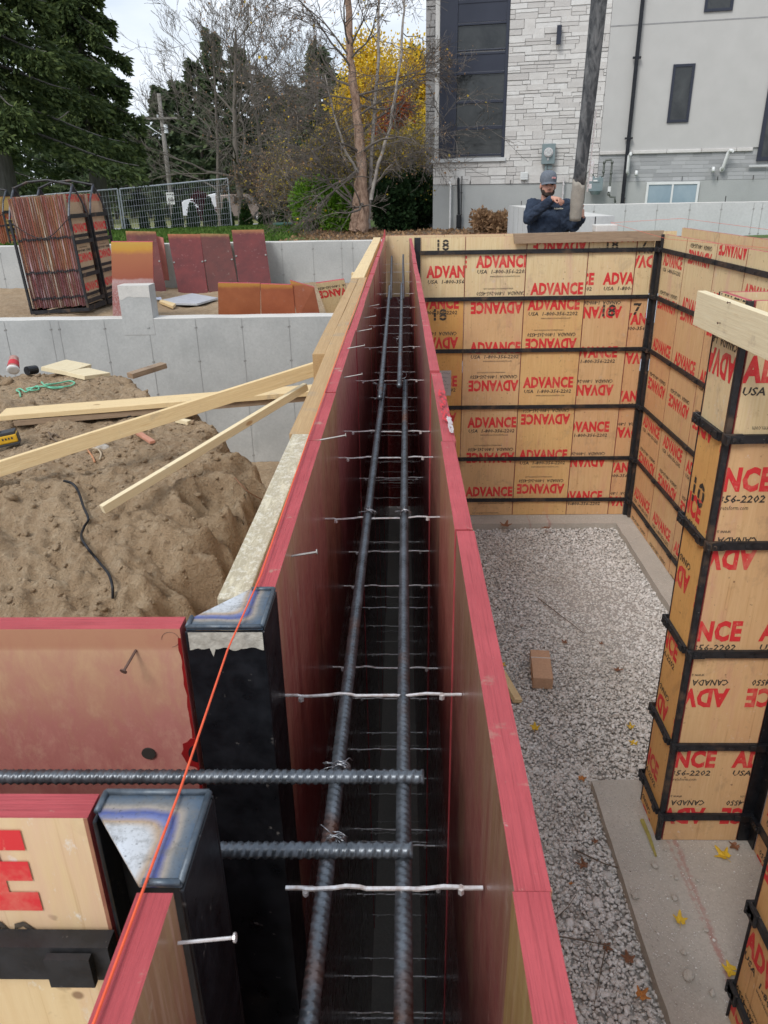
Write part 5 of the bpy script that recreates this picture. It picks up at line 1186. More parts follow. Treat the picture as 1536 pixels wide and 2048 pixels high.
# sconce, meters, pipes, vent
def part(name, bm, m, parent=HE, **k): return bm.build(name, parent, m, **k)
s, z = hw(1118, 70, .1); e = empty('wall_light', HO+HU*s+HN*.05+Vector((0, 0, z-.17)), 'black cylinder wall light on the pale stone', 'wall light', None, HR)
b = MB(); b.box((0, -.045, .17), (.10, .09, .36)); part('body', b, M['navy'], e, bevel=.006); b = MB(); b.box((0, .005, .17), (.07, .012, .12)); part('back_plate', b, M['navy'], e); b = MB(); b.tube([(0, -.045, -.011), (0, -.045, -.012)], .03, None, 12); part('lens', b, white, e)
M['meter'] = simple('grey_meter_box', (.20, .25, .26), (.16, .21, .22), 8, .5)
s, z = hw(1097, 308, .1); e = empty('electric_meter', HO+HU*s+HN*.05+Vector((0, 0, z-.21)), 'grey electric meter box with round dial on the stone wall above the worker', 'meter', None, HR)
b = MB(); b.box((0, -.06, .21), (.30, .12, .42)); part('box', b, M['meter'], e, bevel=.01)
b = MB(); b.tube([(0, -.12, .24), (0, -.19, .24)], [.085, .075], None, 20); part('meter_dome', b, simple('meter_dial', (.62, .63, .62), (.3, .3, .3), 30, .2), e, smooth=False); b = MB(); b.tube([(0, -.121, .24), (0, -.14, .24)], .098, None, 20); b.box((0, -.125, .10), (.03, .012, .05)); part('ring', b, M['galv'], e)
b = MB(); b.tube([(-.04, -.05, 0), (-.04, -.05, -1.2)], .028, None, 10); b.bb(-.0, .10, -.06, -.0, -.1, -.02); part('conduit', b, M['meter'], e)
s, z = hw(1192, 368, .3); e = empty('gas_meter', HO+HU*s+HN*.25+Vector((0, 0, z-.2)), 'grey gas meter with bent pipes right of the hose', 'meter', None, HR)
b = MB(); b.box((0, 0, .19), (.30, .16, .28)); b.tube([(-.07, 0, .30), (-.07, 0, .36)], .03, None, 10); b.tube([(.08, 0, .30), (.08, 0, .36)], .03, None, 10); part('meter_body', b, M['meter'], e, bevel=.03)
b = MB(); b.tube([(0, 0, -.02), (0, 0, .055)], [.09, .13], None, 16); b.box((.0, -.083, .26), (.14, .012, .05)); part('lower_shell', b, M['meter'], e); b = MB(); b.box((-.02, -.09, .27), (.09, .004, .03)); part('index_window', b, white, e)
b = MB(); G = simple('pipe_grey_green', (.13, .14, .12), (.09, .1, .09), 30, .5)
b.tube([(.08, 0, .34), (.14, 0, .36), (.14, 0, .62), (.17, 0, .68), (.28, 0, .69), (.31, 0, .64), (.31, 0, .10), (.29, 0, .0), (.34, 0, -.07), (.44, 0, -.08), (.46, 0, -.2)], .022, None, 8)
for p in ((.14, 0, .45), (.14, 0, .64), (.31, 0, .64), (.31, 0, .42), (.30, 0, -.02)): b.tube([(p[0], p[1], p[2]-.025), (p[0], p[1], p[2]+.025)], .031, None, 8)
b.tube([(-.07, 0, .35), (-.09, 0, .44), (-.16, 0, .48), (-.23, 0, .42), (-.24, 0, -.2)], .016, None, 8); part('pipes', b, G, e, smooth=True)
b = MB(); b.box((.30, -.03, .09), (.06, .02, .11)); part('tag', b, white, e)
# downspout
s0, z0 = hw(1250, 400, .1); s1, z1 = hw(1286, -60, .1); sd = (s0+s1)/2
e = empty('downspout', HO+HU*sd+HN*.09, 'black downspout running the full height of the stucco wall', 'downspout', None, HR)
b = MB(); b.bb(-.04, .04, -.03, .03, -.3, TOPZ); part('pipe', b, M['blued'], e, bevel=.008)
b = MB(); 
for py in (117, 277): z = hz(1265, py); b = MB(); b.box((0, 0, z), (.17, .07, .04)); part('bracket', b, M['blued'], e)
pass
for k, (px, p0, p1, lb) in enumerate(((1258, 312, 346, 'white bent vent pipe just right of the downspout'), (1450, 306, 338, 'white bent vent pipe toward the right of the brick band'))):
    s, z = hw(px, p0, .1); z1 = hw(px, p1, .1)[1]; e = empty('vent_pipe', HO+HU*s+HN*.1+Vector((0, 0, z1)), lb, 'pipe', 'vent pipes', HR); h = z-z1; tl = .06*k
    b = MB(); b.tube([(0, .06, .0), (0, .0, .0), (.0, -.03, .04), (tl, -.03, h), (tl+.03, -.06, h+.05), (tl+.05*k+.02, -.13, h+.03)], .035, None, 12); part('pipe', b, M['vinyl'], e, smooth=True)
    b = MB(); b.tube([(0, .055, 0), (0, .06, 0)], .055, None, 12); b.tube([(tl+.05*k+.02, -.131, h+.03), (tl+.05*k+.02, -.132, h+.03)], .028, M['bar'] if 0 else None, 12); part('flange', b, M['vinyl'], e)
    sx = .19 if k == 0 else -.20; b = MB(); b.tube([(sx, .03, .02), (sx, -.06, .02), (sx, -.09, -.05)], .035, None, 12); part('short_pipe', b, M['vinyl'], e, smooth=True)
s, z = hw(1048, 352, .1); b = MB(); b.box((0, 0, 0), (.17, .03, .17)); 
for k in range(4): b.box((0, -.02, -.06+.04*k), (.15, .015, .022))
o = b.build('wall_vent', None, M['vinyl']); o.location = HO+HU*s+HN*.05+Vector((0, 0, z)); o.rotation_euler = (0, 0, HR); tag(o, 'white louvred vent in the stone left of the worker', 'vent')
for k, (px, p0, p1, r, m, lb) in enumerate(((901, 368, 462, .022, white, 'white conduit up the foundation near the house corner'), (924, 352, 462, .012, M['bar'], 'thin rusty rod against the foundation'), (1128, 355, 400, .02, M['galv'], 'grey conduit on the foundation beside the worker'))):
    s, z = hw(px, p0, .08); z1 = hw(px, p1, .08)[1]; b = MB(); b.tube([(0, 0, 0), (0, 0, z-z1)], r, None, 8)
    if k == 0: b.tube([(0, 0, z-z1), (-.02, .06, z-z1+.03)], r*1.2, None, 8)
    for q in (.3, .7): b.box((0, 0, (z-z1)*q), (.05, .05, .02))
    o = b.build('conduit', None, m); o.location = HO+HU*s+HN*.08+Vector((0, 0, z1)); tag(o, lb, 'conduit')
s, z = hw(916, 360, .1); z1 = hw(918, 456, .1)[1]; e = empty('downspout', HO+HU*s+HN*.06+Vector((0, 0, z1)), 'black drain pipe with square foot on the foundation', 'pipe', None, HR)
b = MB(); b.tube([(.03, 0, .28), (-.0, 0, z-z1), (-.0, .05, z-z1+.03)], .028, None, 10); part('pipe', b, M['blued'], e); b = MB(); b.bb(-.02, .09, -.05, .04, 0, .30); part('foot', b, M['blued'], e, bevel=.01)
for k, px in enumerate((892, 940, 1021, 1364, 1435, 1506)):
    s, z = hw(px, 363, .05); b = MB(); b.box((0, 0, .04), (.012, .01, .09)); o = b.build('weep_strap', HE, M['bar']); o.location = (s, -.01, Zf)
# ================================================================ TREES
def npleaves(name, pts, nrm, size, m, parent, elong=1.6, jit=.5, seed=0, tri=False):
    g = np.random.default_rng(seed); n = len(pts); P = np.asarray(pts, float)
    a = g.normal(size=(n, 3)); 
    if nrm is not None: a = np.asarray(nrm)*1.0+a*jit
    a /= np.linalg.norm(a, axis=1)[:, None]; b_ = np.cross(a, g.normal(size=(n, 3))); b_ /= np.linalg.norm(b_, axis=1)[:, None]
    s = size*g.uniform(.5, 1.35, n)[:, None]; L = a*s*elong; W = b_*s*.5
    if tri: v = np.stack([P-W, P+W, P+L], 1).reshape(-1, 3); f = np.arange(3*n).reshape(n, 3)
    else: v = np.stack([P, P+L*.5-W, P+L, P+L*.5+W], 1).reshape(-1, 3); f = np.arange(4*n).reshape(n, 4)
    o = npmesh(name, v, f, [m]); o.parent = parent
    if parent: o.matrix_parent_inverse = Matrix.Translation(parent.location).inverted()
    return o
def m_leaf(name, stops):
    t = NT(name); ge = t.new('ShaderNodeNewGeometry'); n = t.noise(t.tc(), .9, 3, .5); r = t.math('ADD', t.math('MULTIPLY', ge.outputs['Random Per Island'], .65), t.math('MULTIPLY', n, .35))
    c = t.ramp(r, stops); t.out(c, .7); t.b.inputs['Specular IOR Level'].default_value = .2
    tr = t.new('ShaderNodeBsdfTranslucent'); t.l.new(c, tr.inputs[0]); mx = t.new('ShaderNodeMixShader'); mx.inputs[0].default_value = .25
    t.l.new(t.b.outputs[0], mx.inputs[1]); t.l.new(tr.outputs[0], mx.inputs[2]); t.l.new(mx.outputs[0], t.n['Material Output'].inputs[0]); return t.m
LM = dict(
 spruce=m_leaf('spruce_needles', [(0., (.035, .058, .024)), (.5, (.075, .108, .038)), (.85, (.14, .18, .055)), (1., (.20, .22, .07))]),
 conifer=m_leaf('conifer_needles', [(0., (.05, .075, .042)), (.5, (.082, .115, .058)), (1., (.15, .18, .08))]),
 cedar=m_leaf('cedar_sprays', [(0., (.018, .045, .012)), (.6, (.035, .075, .02)), (1., (.06, .11, .03))]),
 bush=m_leaf('bright_bush', [(0., (.07, .17, .015)), (.5, (.15, .31, .03)), (1., (.30, .45, .05))]),
 dark=m_leaf('rhododendron', [(0., (.012, .03, .012)), (.6, (.025, .055, .018)), (1., (.05, .09, .03))]),
 yellow=m_leaf('yellow_leaves', [(0., (.42, .27, .02)), (.45, (.70, .46, .03)), (.8, (.85, .62, .06)), (1., (.34, .36, .05))]),
 red=m_leaf('russet_leaves', [(0., (.24, .05, .03)), (.6, (.38, .10, .04)), (1., (.48, .20, .06))]),
 maroon=m_leaf('maroon_leaves', [(0., (.06, .012, .018)), (1., (.14, .025, .035))]),
 olive=m_leaf('olive_leaves', [(0., (.17, .15, .03)), (.5, (.34, .26, .05)), (.8, (.52, .38, .05)), (1., (.32, .14, .06))]),
 brown=m_leaf('dry_leaves', [(0., (.20, .12, .07)), (.6, (.33, .20, .11)), (1., (.45, .30, .16))]))
def bark(name, a, b_, sc=8): return simple(name, a, b_, sc, .9, .7, .02, stretch=(3, 3, .5), det=6)
BK = dict(grey=bark('grey_bark', (.30, .275, .25), (.18, .165, .15)), dark=bark('dark_bark', (.17, .145, .125), (.10, .085, .072)), spruce=bark('spruce_bark', (.19, .175, .16), (.10, .09, .08)))
def m_birch():
    t = NT('peeling_birch_bark'); v = t.tc((4, 4, 1.4)); n = t.noise(v, 4, 7, .75); n2 = t.noise(t.tc((5, 5, 14)), 3, 6, .7)
    c = t.mix(t.ramp(n, [(.36, 0.), (.5, .6), (.62, 1.)]), (.20, .115, .075), (.50, .34, .25)); c = t.mix(t.ramp(n2, [(.58, 0.), (.68, .7)]), c, (.11, .07, .05)); return t.out(c, .85, t.bump(n, .9, .04, t.bump(n2, .6, .02)))
BK['birch'] = m_birch(); BK['white'] = simple('white_birch_bark', (.42, .38, .34), (.20, .17, .15), 10, .8, .4, .01)
def branchy(b, p, d, L, r, lev, R, tips, spread=.6, up=.12, n=(3, 5), tw=.0, ratio=.62, gnarl=.22, sides=(7, 5, 4, 3, 3, 3), minr=.004, vis=None):
    k = 5 if lev < 2 else 4 if lev < 4 else 3; pts = [p.copy()]; rad = [r]; dd = d.copy(); q = p.copy()
    for i in range(k):
        dd = (dd+Vector((R.gauss(0, gnarl), R.gauss(0, gnarl), R.gauss(0, gnarl)+up))).normalized(); q = q+dd*(L/k); pts.append(q.copy()); rad.append(max(minr, r*(1-.6*(i+1)/k)))
    b.tube(pts, rad, None, sides[min(lev, 5)], cap=False)
    if lev >= tw: tips += [(pts[-1], dd), (pts[-2], dd)]
    if lev >= R_maxlev[0]: return
    for j in range(R.randint(*n)):
        t = R.uniform(.3, 1) if lev else R.uniform(.35, 1); x = t*k; i = min(k-1, int(x)); pp = pts[i].lerp(pts[i+1], x-i); base = (pts[i+1]-pts[i]).normalized()
        ax = base.cross(Vector((R.gauss(0, 1), R.gauss(0, 1), R.gauss(0, 1)))).normalized(); nd = (base*math.cos(spread*R.uniform(.6, 1.3))+ax*math.sin(spread*R.uniform(.6, 1.3))).normalized()
        branchy(b, pp, nd, L*ratio*R.uniform(.7, 1.15), max(minr, rad[i]*.58), lev+1, R, tips, spread, up, n, tw, ratio, gnarl, sides, minr)
R_maxlev = [4]
def bare(label, base, h, r, seed, m, lev=5, n=(3, 4), leafm=None, nl=0, lsize=.05, dirv=(0, 0, 1), spread=.55, up=.1, group=None, minr=.006, trunk_h=None, name='bare_tree', limbs=None, ratio=.64):
    R = random.Random(seed); e = empty(name, base, label, 'tree', group); R_maxlev[0] = lev; tips = []
    b = MB(); base = Vector(base); d = Vector(dirv).normalized(); k = 8; pts = []; rad = []; q = base.copy()-Vector((0, 0, .2)); dd = d.copy()
    th = trunk_h or h*.75
    for i in range(k+1): pts.append(q.copy()); rad.append(r*(1.25 if i == 0 else 1)*(1-.75*i/k)); dd = (dd+Vector((R.gauss(0, .05), R.gauss(0, .05), .05))).normalized(); q = q+dd*(th/k)
    b.tube(pts, rad, None, 10, cap=False); b.build('trunk', e, m, smooth=True, world=True)
    c = MB()
    for j in range(limbs or 13):
        t = R.uniform(.22, 1); x = t*k; i = min(k-1, int(x)); pp = pts[i].lerp(pts[i+1], x-i); a = R.uniform(0, 6.28); el = R.uniform(.25, 1.0)
        nd = Vector((math.cos(a), math.sin(a), el)).normalized(); branchy(c, pp, nd, h*.30*(1.25-t*.6), rad[i]*.42, 1, R, tips, spread, up, n, 3, ratio, .2, minr=minr)
    c.build('crown', e, m, world=True)
    if leafm and tips:
        P = [tips[R.randrange(len(tips))][0]+Vector((R.gauss(0, .12), R.gauss(0, .12), R.gauss(0, .12))) for _ in range(nl)]; npleaves('leaves', P, None, lsize, leafm, e, 1.3, seed=seed)
    return e
def conifer(label, base, h, w, seed, lm, nb=70, per=90, size=.16, droop=.35, group=None, bk='dark', z0=.08, name='conifer_tree', hang=0, tr=None):
    g = np.random.default_rng(seed); e = empty(name, base, label, 'tree', group); base = Vector(base); b = MB()
    tr = tr or h*.016
    b.tube([base-Vector((0, 0, .3)), base+Vector((0, 0, h*.5)), base+Vector((0, 0, h))], [tr*1.1, tr*.6, tr*.1], None, 9); br = MB(); P = []; Nn = []
    for k in range(nb):
        t = z0+(1-z0)*((k+.5)/nb)**.85; L = w*(1-t)**.75*g.uniform(.6, 1.12)+.12; a = k*2.4+g.uniform(-.4, .4); d = np.array([math.cos(a), math.sin(a), 0]); zz = t*h; m = 8
        prev = None; pts = []
        for i in range(m+1): u = i/m; pts.append(np.array(base)+d*L*u+np.array([0, 0, zz-droop*L*(u**1.4)+.12*L*u**4]))
        br.tube([tuple(p) for p in pts], [max(.008, tr*.22*(1-t)*(1-i/m*.8)) for i in range(m+1)], None, 4, cap=False)
        u = g.uniform(.12, 1.03, per)**.8; side = np.array([-d[1], d[0], 0]); sp = g.normal(0, .17, per)*L*(1.1-u*.7)
        x = np.array(base)+d*(L*u)[:, None]+side*sp[:, None]+np.stack([0*u, 0*u, zz-droop*L*u**1.4+.12*L*u**4-g.uniform(0, .05+hang, per)*(.3+u)-np.abs(sp)*.25], 1)
        P.append(x); nn = d[None]*.9+side*np.sign(sp)[:, None]*.7+np.array([0, 0, -.35-hang*.8]); Nn.append(nn)
    b.build('trunk', e, BK[bk], smooth=True, world=True); br.build('branches', e, BK[bk], world=True)
    npleaves('crown', np.concatenate(P), np.concatenate(Nn), size, lm, e, 2.6 if size < .1 else 2., .55, seed); return e
def shrub(label, c, rad, n, size, lm, seed, group=None, cat='shrub', name='shrub', elong=1.5, lumps=9):
    g = np.random.default_rng(seed); c = Vector(c); e = empty(name, c, label, cat, group); rx, ry, rz = rad; P = []; Nn = []; b = MB()
    L = [(g.uniform(-.6, .6)*rx, g.uniform(-.6, .6)*ry, g.uniform(.35, .75)*rz*1.0, g.uniform(.35, .62)) for _ in range(lumps)]
    for lx, ly, lz, s in L:
        m = n//lumps; d = g.normal(size=(m, 3)); d /= np.linalg.norm(d, axis=1)[:, None]; r = g.uniform(.55, 1.06, m)[:, None]; x = np.array(c)+np.array([lx, ly, lz])+d*r*np.array([rx, ry, rz])*s
        x[:, 2] = np.maximum(x[:, 2], c.z+.02); P.append(x); Nn.append(d+np.array([0, 0, .4]))
        b.tube([c-Vector((0, 0, .05)), c+Vector((lx*.5, ly*.5, lz*.6)), c+Vector((lx, ly, lz))], [.02, .015, .006], None, 5)
    b.build('stems', e, BK['dark'], world=True); npleaves('foliage', np.concatenate(P), np.concatenate(Nn), size, lm, e, elong, .7, seed); return e
def gp(px, y, dz=0):
    """ground point under pixel column px at depth y"""
    x = Py(px, 420, y).x; return Vector((x, y, gfull(x, y)+dz))
# big spruces at the left
conifer('huge drooping spruce filling the upper left corner', gp(22, 21), 15, 3.7, 5, LM['spruce'], 105, 1500, .066, .42, 'spruces at the left', 'spruce', .17, 'spruce_tree', .28, .28)
conifer('second drooping spruce behind the storage racks', gp(205, 29), 15, 2.1, 6, LM['spruce'], 100, 900, .075, .5, 'spruces at the left', 'spruce', .20, 'spruce_tree', .35, .30)
conifer('spruce rising at the left edge behind the huge one', gp(-90, 27), 17, 4.2, 16, LM['spruce'], 100, 600, .09, .45, 'spruces at the left', 'spruce', .16, 'spruce_tree', .3, .28)
# conifers and bare trees across the road
for k, (px, y, top, w) in enumerate(((232, 82, 178, 3.0), (268, 88, 205, 2.8), (300, 84, 245, 2.6), (345, 78, 172, 3.2), (378, 82, 160, 3.4), (415, 76, 120, 3.6), (452, 74, 60, 3.4), (500, 78, 95, 3.8), (545, 80, 150, 3.6), (600, 76, 175, 3.4), (650, 60, 92, 3.2), (690, 72, 150, 3.0), (832, 70, 92, 1.8), (175, 70, 200, 3), (130, 72, 170, 3), (570, 78, 190, 3))):
    b_ = gp(px, y); hgt = Py(px, top, y).z-b_.z
    conifer(['dark conifer across the road', 'tall dark conifer among bare trees', 'conifer behind the birch'][0 if k < 6 else 1 if k < 10 else 2]+', %s from the left of the line' % ORD1[k], b_, hgt, w*.9, 40+k, LM['conifer'], 52, 80, .30, .30, 'conifers across the road')
far_w = MB(); P = []; g_ = np.random.default_rng(8)
for k in range(120):
    x = -95+k*1.25+g_.uniform(-.8, .8); y = 92+g_.uniform(-6, 12); z = gfull(x, y); h = g_.uniform(6, 10.5) if x < -18 else g_.uniform(6.5, 9.5); far_w.tube([(x, y, z), (x, y, z+h*.9)], [.16, .04], BK['dark'], 4, cap=False)
    u = g_.uniform(0, 1, 420); a = g_.uniform(0, 6.28, 420); r = 2.3*(1-u)**.7*g_.uniform(.3, 1, 420)+.1; P.append(np.stack([x+r*np.cos(a), y+r*np.sin(a), z+.6+u*h], 1))
o1 = npleaves('far_wood', np.concatenate(P), None, .62, LM['conifer'], None, 1.6, seed=4); o1['kind'] = 'stuff'; o1['label'] = 'dense dark wood closing the view beyond the road'; o1['category'] = 'wood'
for k, (px, y, top, r, sd) in enumerate(((482, 40, -120, .19, 3), (440, 46, -60, .13, 9), (530, 46, -40, .15, 14), (585, 44, 10, .11, 31), (625, 50, 0, .11, 51))):
    b_ = gp(px, y); hgt = Py(px, top, y).z-b_.z
    bare('leafless grey tree beyond the lawn, %s of the bare row' % ORD1[k], b_, hgt, r, sd, BK['dark'], 5, (2, 4), LM['brown'] if k in (2, 3) else None, 300, .09, group='bare trees beyond the lawn', spread=.5, up=.08, minr=.008)
# river birch: three stems
bb = Pz(728, 452, -.52); bb = Vector((bb.x*.86, 18.6, -.5)); bx = Py(728, 440, 18.6).x
e = empty('birch_tree', (bx, 18.6, -.5), 'river birch with peeling pinkish bark and three stems in the planting bed', 'tree'); R = random.Random(5)
def stem(px, r, nm, m, Y=18.6, kb=1.):
    pts = [Py(x, y, Y+dy) for x, y, dy in px]; b = MB(); n = len(pts); Q = []; rr = []
    for i in range(n-1):
        for t in range(5): u = t/5; Q.append(pts[i].lerp(pts[i+1], u)+Vector((R.gauss(0, .008), R.gauss(0, .008), 0))); rr.append((r[0]+(r[1]-r[0])*((i+u)/(n-1)))*R.uniform(.92, 1.08))
    Q.append(pts[-1]); rr.append(r[1]); b.tube(Q, rr, None, 12, cap=False); b.build(nm, e, m, smooth=True, world=True); return Q, rr
S1 = stem([(722, 462, 0), (728, 425, 0), (722, 330, 0), (712, 210, .1), (700, 120, .1), (696, 0, .2), (686, -140, .3)], (.15, .05), 'trunk', BK['birch'])
S1b = stem([(708, 462, .0), (712, 430, .0), (718, 380, .02), (722, 330, 0)], (.13, .09), 'trunk_root', BK['birch'])
S2 = stem([(736, 458, .1), (742, 350, .2), (748, 230, .3), (757, 110, .4), (758, 0, .4), (760, -120, .5)], (.05, .02), 'trunk', BK['white'])
S3 = stem([(742, 400, -.1), (752, 345, -.1), (780, 250, -.2), (800, 130, -.3), (808, 20, -.3), (812, -90, -.3)], (.045, .016), 'trunk', BK['white'])
S4 = stem([(716, 345, -.1), (690, 300, -.2), (668, 230, -.3), (650, 150, -.3)], (.035, .012), 'trunk', BK['white'])
c = MB(); tips = []; R_maxlev[0] = 4
for Q, rr in (S1, S1, S2, S3, S4):
    for j in range(13):
        i = R.randrange(4 if Q is not S4[0] else 2, len(Q)); a = R.uniform(0, 6.28); nd = Vector((math.cos(a), math.sin(a)*.7, R.uniform(-.1, .9))).normalized(); branchy(c, Q[i], nd, R.uniform(.8, 1.9), max(.011, rr[i]*.3), 1, R, tips, .55, -.01, (3, 5), 2, .62, .2, minr=.0035)
for px0, px1 in (((703, 120), (612, -10)), ((712, 200), (560, 165)), ((716, 250), (600, 290)), ((752, 170), (860, 130)), ((700, 100), (745, 10)), ((722, 340), (560, 420)), ((690, 330), (590, 225)), ((720, 190), (640, 260))):
    p0 = Py(*px0, 18.7); p1 = Py(*px1, 18.2); branchy(c, p0, (p1-p0).normalized(), (p1-p0).length, .022, 1, R, tips, .5, -.02, (5, 8), 2, .5, .10, minr=.0035)
c.build('crown', e, BK['dark'], world=True)
P = [tips[R.randrange(len(tips))][0]+Vector((R.gauss(0, .06), R.gauss(0, .06), -abs(R.gauss(0, .06)))) for _ in range(1500)]; npleaves('leaves', P, None, .035, LM['brown'], e, 1.4, seed=77)
P = [tips[R.randrange(len(tips))][0] for _ in range(90)]; npleaves('yellow_leaves', P, None, .055, LM['yellow'], e, 1.2, seed=78)
# twiggy shrub around the birch
for k, (px, y, w, h, lm, lb) in enumerate(((655, 20.5, 1.1, 2.3, 'olive', 'twiggy olive shrub left of the birch'), (590, 22.5, 1.0, 1.9, 'brown', 'brown twiggy shrub left of the bright green bush'), (790, 20.5, 1.0, 2.3, 'olive', 'twiggy bronze shrub between the birch and the house'), (700, 22, 1.1, 2.6, 'olive', 'tall thin olive shrub right behind the birch'), (630, 24, 1.2, 3.0, 'olive', 'yellowish twiggy shrub behind the lime green bush'), (540, 26, 1.2, 2.4, 'brown', 'brown twiggy shrub at the far left of the planting bed'))):
    b_ = gp(px, y); R2 = random.Random(60+k); e2 = empty('twiggy_shrub', b_, lb, 'shrub', 'twiggy shrubs'); c = MB(); tips = []; R_maxlev[0] = 3
    for j in range(16): a = R2.uniform(0, 6.28); q = R2.uniform(.1, .75); branchy(c, b_+Vector((R2.gauss(0, .15), R2.gauss(0, .15), 0)), Vector((math.cos(a)*q, math.sin(a)*q, 1)).normalized(), h*R2.uniform(.5, .9), .016, 0, R2, tips, .5, -.03, (4, 6), 1, .5, .15, minr=.004)
    c.build('stems', e2, BK['dark'], world=True); P = [tips[R2.randrange(len(tips))][0]+Vector((R2.gauss(0, .10), R2.gauss(0, .10), R2.gauss(0, .10))) for _ in range(2600)]; npleaves('foliage', P, None, .04, LM[lm], e2, 1.3, seed=k+90)
# autumn trees right of the birch
def fulltree(label, base, h, w, lm, seed, n=9000, size=.14, group=None, zlo=.2):
    g = np.random.default_rng(seed); e = empty('autumn_tree', base, label, 'tree', group); base = Vector(base); R3 = random.Random(seed); tips = []; R_maxlev[0] = 3; b = MB(); b.tube([base, base+Vector((0, 0, h*.45)), base+Vector((.1, 0, h*.9))], [h*.018, h*.012, .02], None, 8); b.build('trunk', e, BK['dark'], world=True); c = MB()
    for j in range(20): a = R3.uniform(0, 6.28); t = R3.uniform(zlo, .85); branchy(c, base+Vector((0, 0, h*t)), Vector((math.cos(a), math.sin(a), .8)).normalized(), w*(1.1-t*.6), .03, 1, R3, tips, .6, .05, (3, 5), 1, .6, .2, minr=.01)
    c.build('branches', e, BK['dark'], world=True); P = np.array([tuple(tips[R3.randrange(len(tips))][0]) for _ in range(n)])+g.normal(0, w*.17, (n, 3)); npleaves('crown', P, None, size, lm, e, 1.3, seed=seed); return e
for k, (px, y, top, w, lm, lb) in enumerate(((765, 33, 88, 1.7, 'yellow', 'bright yellow autumn tree behind the birch, left one'), (822, 36, 105, 1.9, 'yellow', 'yellow autumn tree against the house corner'), (745, 40, 150, 1.6, 'yellow', 'pale yellow tree deep behind the birch'), (788, 29, 165, .8, 'red', 'russet red tree in front of the yellow ones'), (800, 27, 290, .9, 'olive', 'bronze leafed small tree below the russet one'))):
    b_ = gp(px, y); fulltree(lb, b_, Py(px, top, y).z-b_.z, w, LM[lm], 70+k, 15000 if lm == 'yellow' else 9000, .07 if y < 30 else .085, 'autumn trees by the house')
shrub('bright lime green bush left of the birch', (Py(655, 440, 19.8).x, 19.8, -.55), (.85, .6, 1.05), 15000, .05, LM['bush'], 3, elong=2.2)
shrub('dark evergreen bush right of the birch', (Py(778, 440, 19.6).x, 19.6, -.5), (.55, .6, 1.05), 8000, .07, LM['dark'], 4, 'dark evergreen bushes')
shrub('dark evergreen bush against the house corner', (Py(828, 440, 20.3).x, 20.3, -.5), (.62, .6, 1.20), 8000, .07, LM['dark'], 5, 'dark evergreen bushes')
shrub('heap of dry twigs and leaves against the house foundation', (Py(985, 450, 17.6).x, 17.6, -.5), (.42, .4, .42), 3500, .05, LM['brown'], 6, cat='plant', name='dry_plant')
P = np.stack([np.random.default_rng(2).uniform(-2.6, 3.2, 5000), np.random.default_rng(3).uniform(15.3, 21, 5000), np.zeros(5000)], 1); P[:, 2] = [gfull(x, y)+.01 for x, y in P[:, :2]]
o1 = npleaves('leaf_litter', P, None, .05, LM['brown'], None, 1.2, seed=9); o1['kind'] = 'stuff'; o1['label'] = 'dry leaves scattered over the planting bed'; o1['category'] = 'leaf litter'
P = np.stack([np.random.default_rng(12).uniform(-16, -2.4, 60000), np.random.default_rng(13).uniform(15, 34, 60000), np.zeros(60000)], 1); P[:, 2] = [ga(x, y)+.02 for x, y in P[:, :2]]
o1 = npleaves('grass', P, np.tile([0, 0, 1.], (60000, 1)), .07, m_leaf('grass_blades', [(0., (.05, .10, .018)), (.6, (.09, .17, .03)), (1., (.17, .22, .06))]), None, 1.2, .45, seed=19, tri=True); o1['kind'] = 'stuff'; o1['label'] = 'mown grass on the lawn'; o1['category'] = 'grass'
# cedar row
for k, (px, b0, t0, y) in enumerate(((248, 458, 443, 33), (285, 460, 428, 34), (317, 467, 424, 33), (352, 462, 415, 35), (384, 458, 410, 36), (419, 452, 398, 37), (453, 447, 402, 38), (490, 442, 404, 39), (528, 437, 397, 41), (563, 433, 396, 42), (598, 432, 400, 43))):
    b_ = gp(px, y); h = Py(px, t0, y).z-b_.z; g = np.random.default_rng(k); n = 1500; u = g.uniform(0, 1, n); a = g.uniform(0, 6.28, n); r = h*.20*np.minimum(1, (1-u)*1.6+.05)*(.75+.25*g.uniform(0, 1, n))
    e = empty('cedar_shrub', b_, 'small cone-shaped cedar on the lawn, %s from the left' % ORD1[k], 'shrub', 'row of young cedars'); P = np.stack([b_.x+r*np.cos(a), b_.y+r*np.sin(a), b_.z+.04+u*h*.96], 1)
    npleaves('foliage', P, np.stack([np.cos(a)*.5, np.sin(a)*.5, np.ones(n)], 1), .085, LM['cedar'], e, 1.6, .4, k); b = MB(); b.tube([b_-Vector((0, 0, .1)), b_+Vector((0, 0, h*.5))], .03, None, 5); b.build('stem', e, BK['dark'], world=True)
b_ = gp(404, 37.5); e = fulltree('small maroon tree on the lawn in front of the truck', b_, Py(404, 384, 37.5).z-b_.z, .42, LM['maroon'], 99, 2600, .07); e['category'] = 'tree'
# septic lid
p = gp(568, 24); p = Vector((Py(568, 449, 24).x, 24, gfull(Py(568, 449, 24).x, 24))); e = empty('septic_lid', p, 'round green plastic lid in the lawn', 'lid'); b = MB(); lathe(b, [(.30, -.1), (.30, .10), (.33, .10), (.33, .14), (.28, .165), (0, .17)], simple('green_plastic', (.05, .14, .11), (.04, .11, .09), 20, .5), 24); b.build('lid', e)
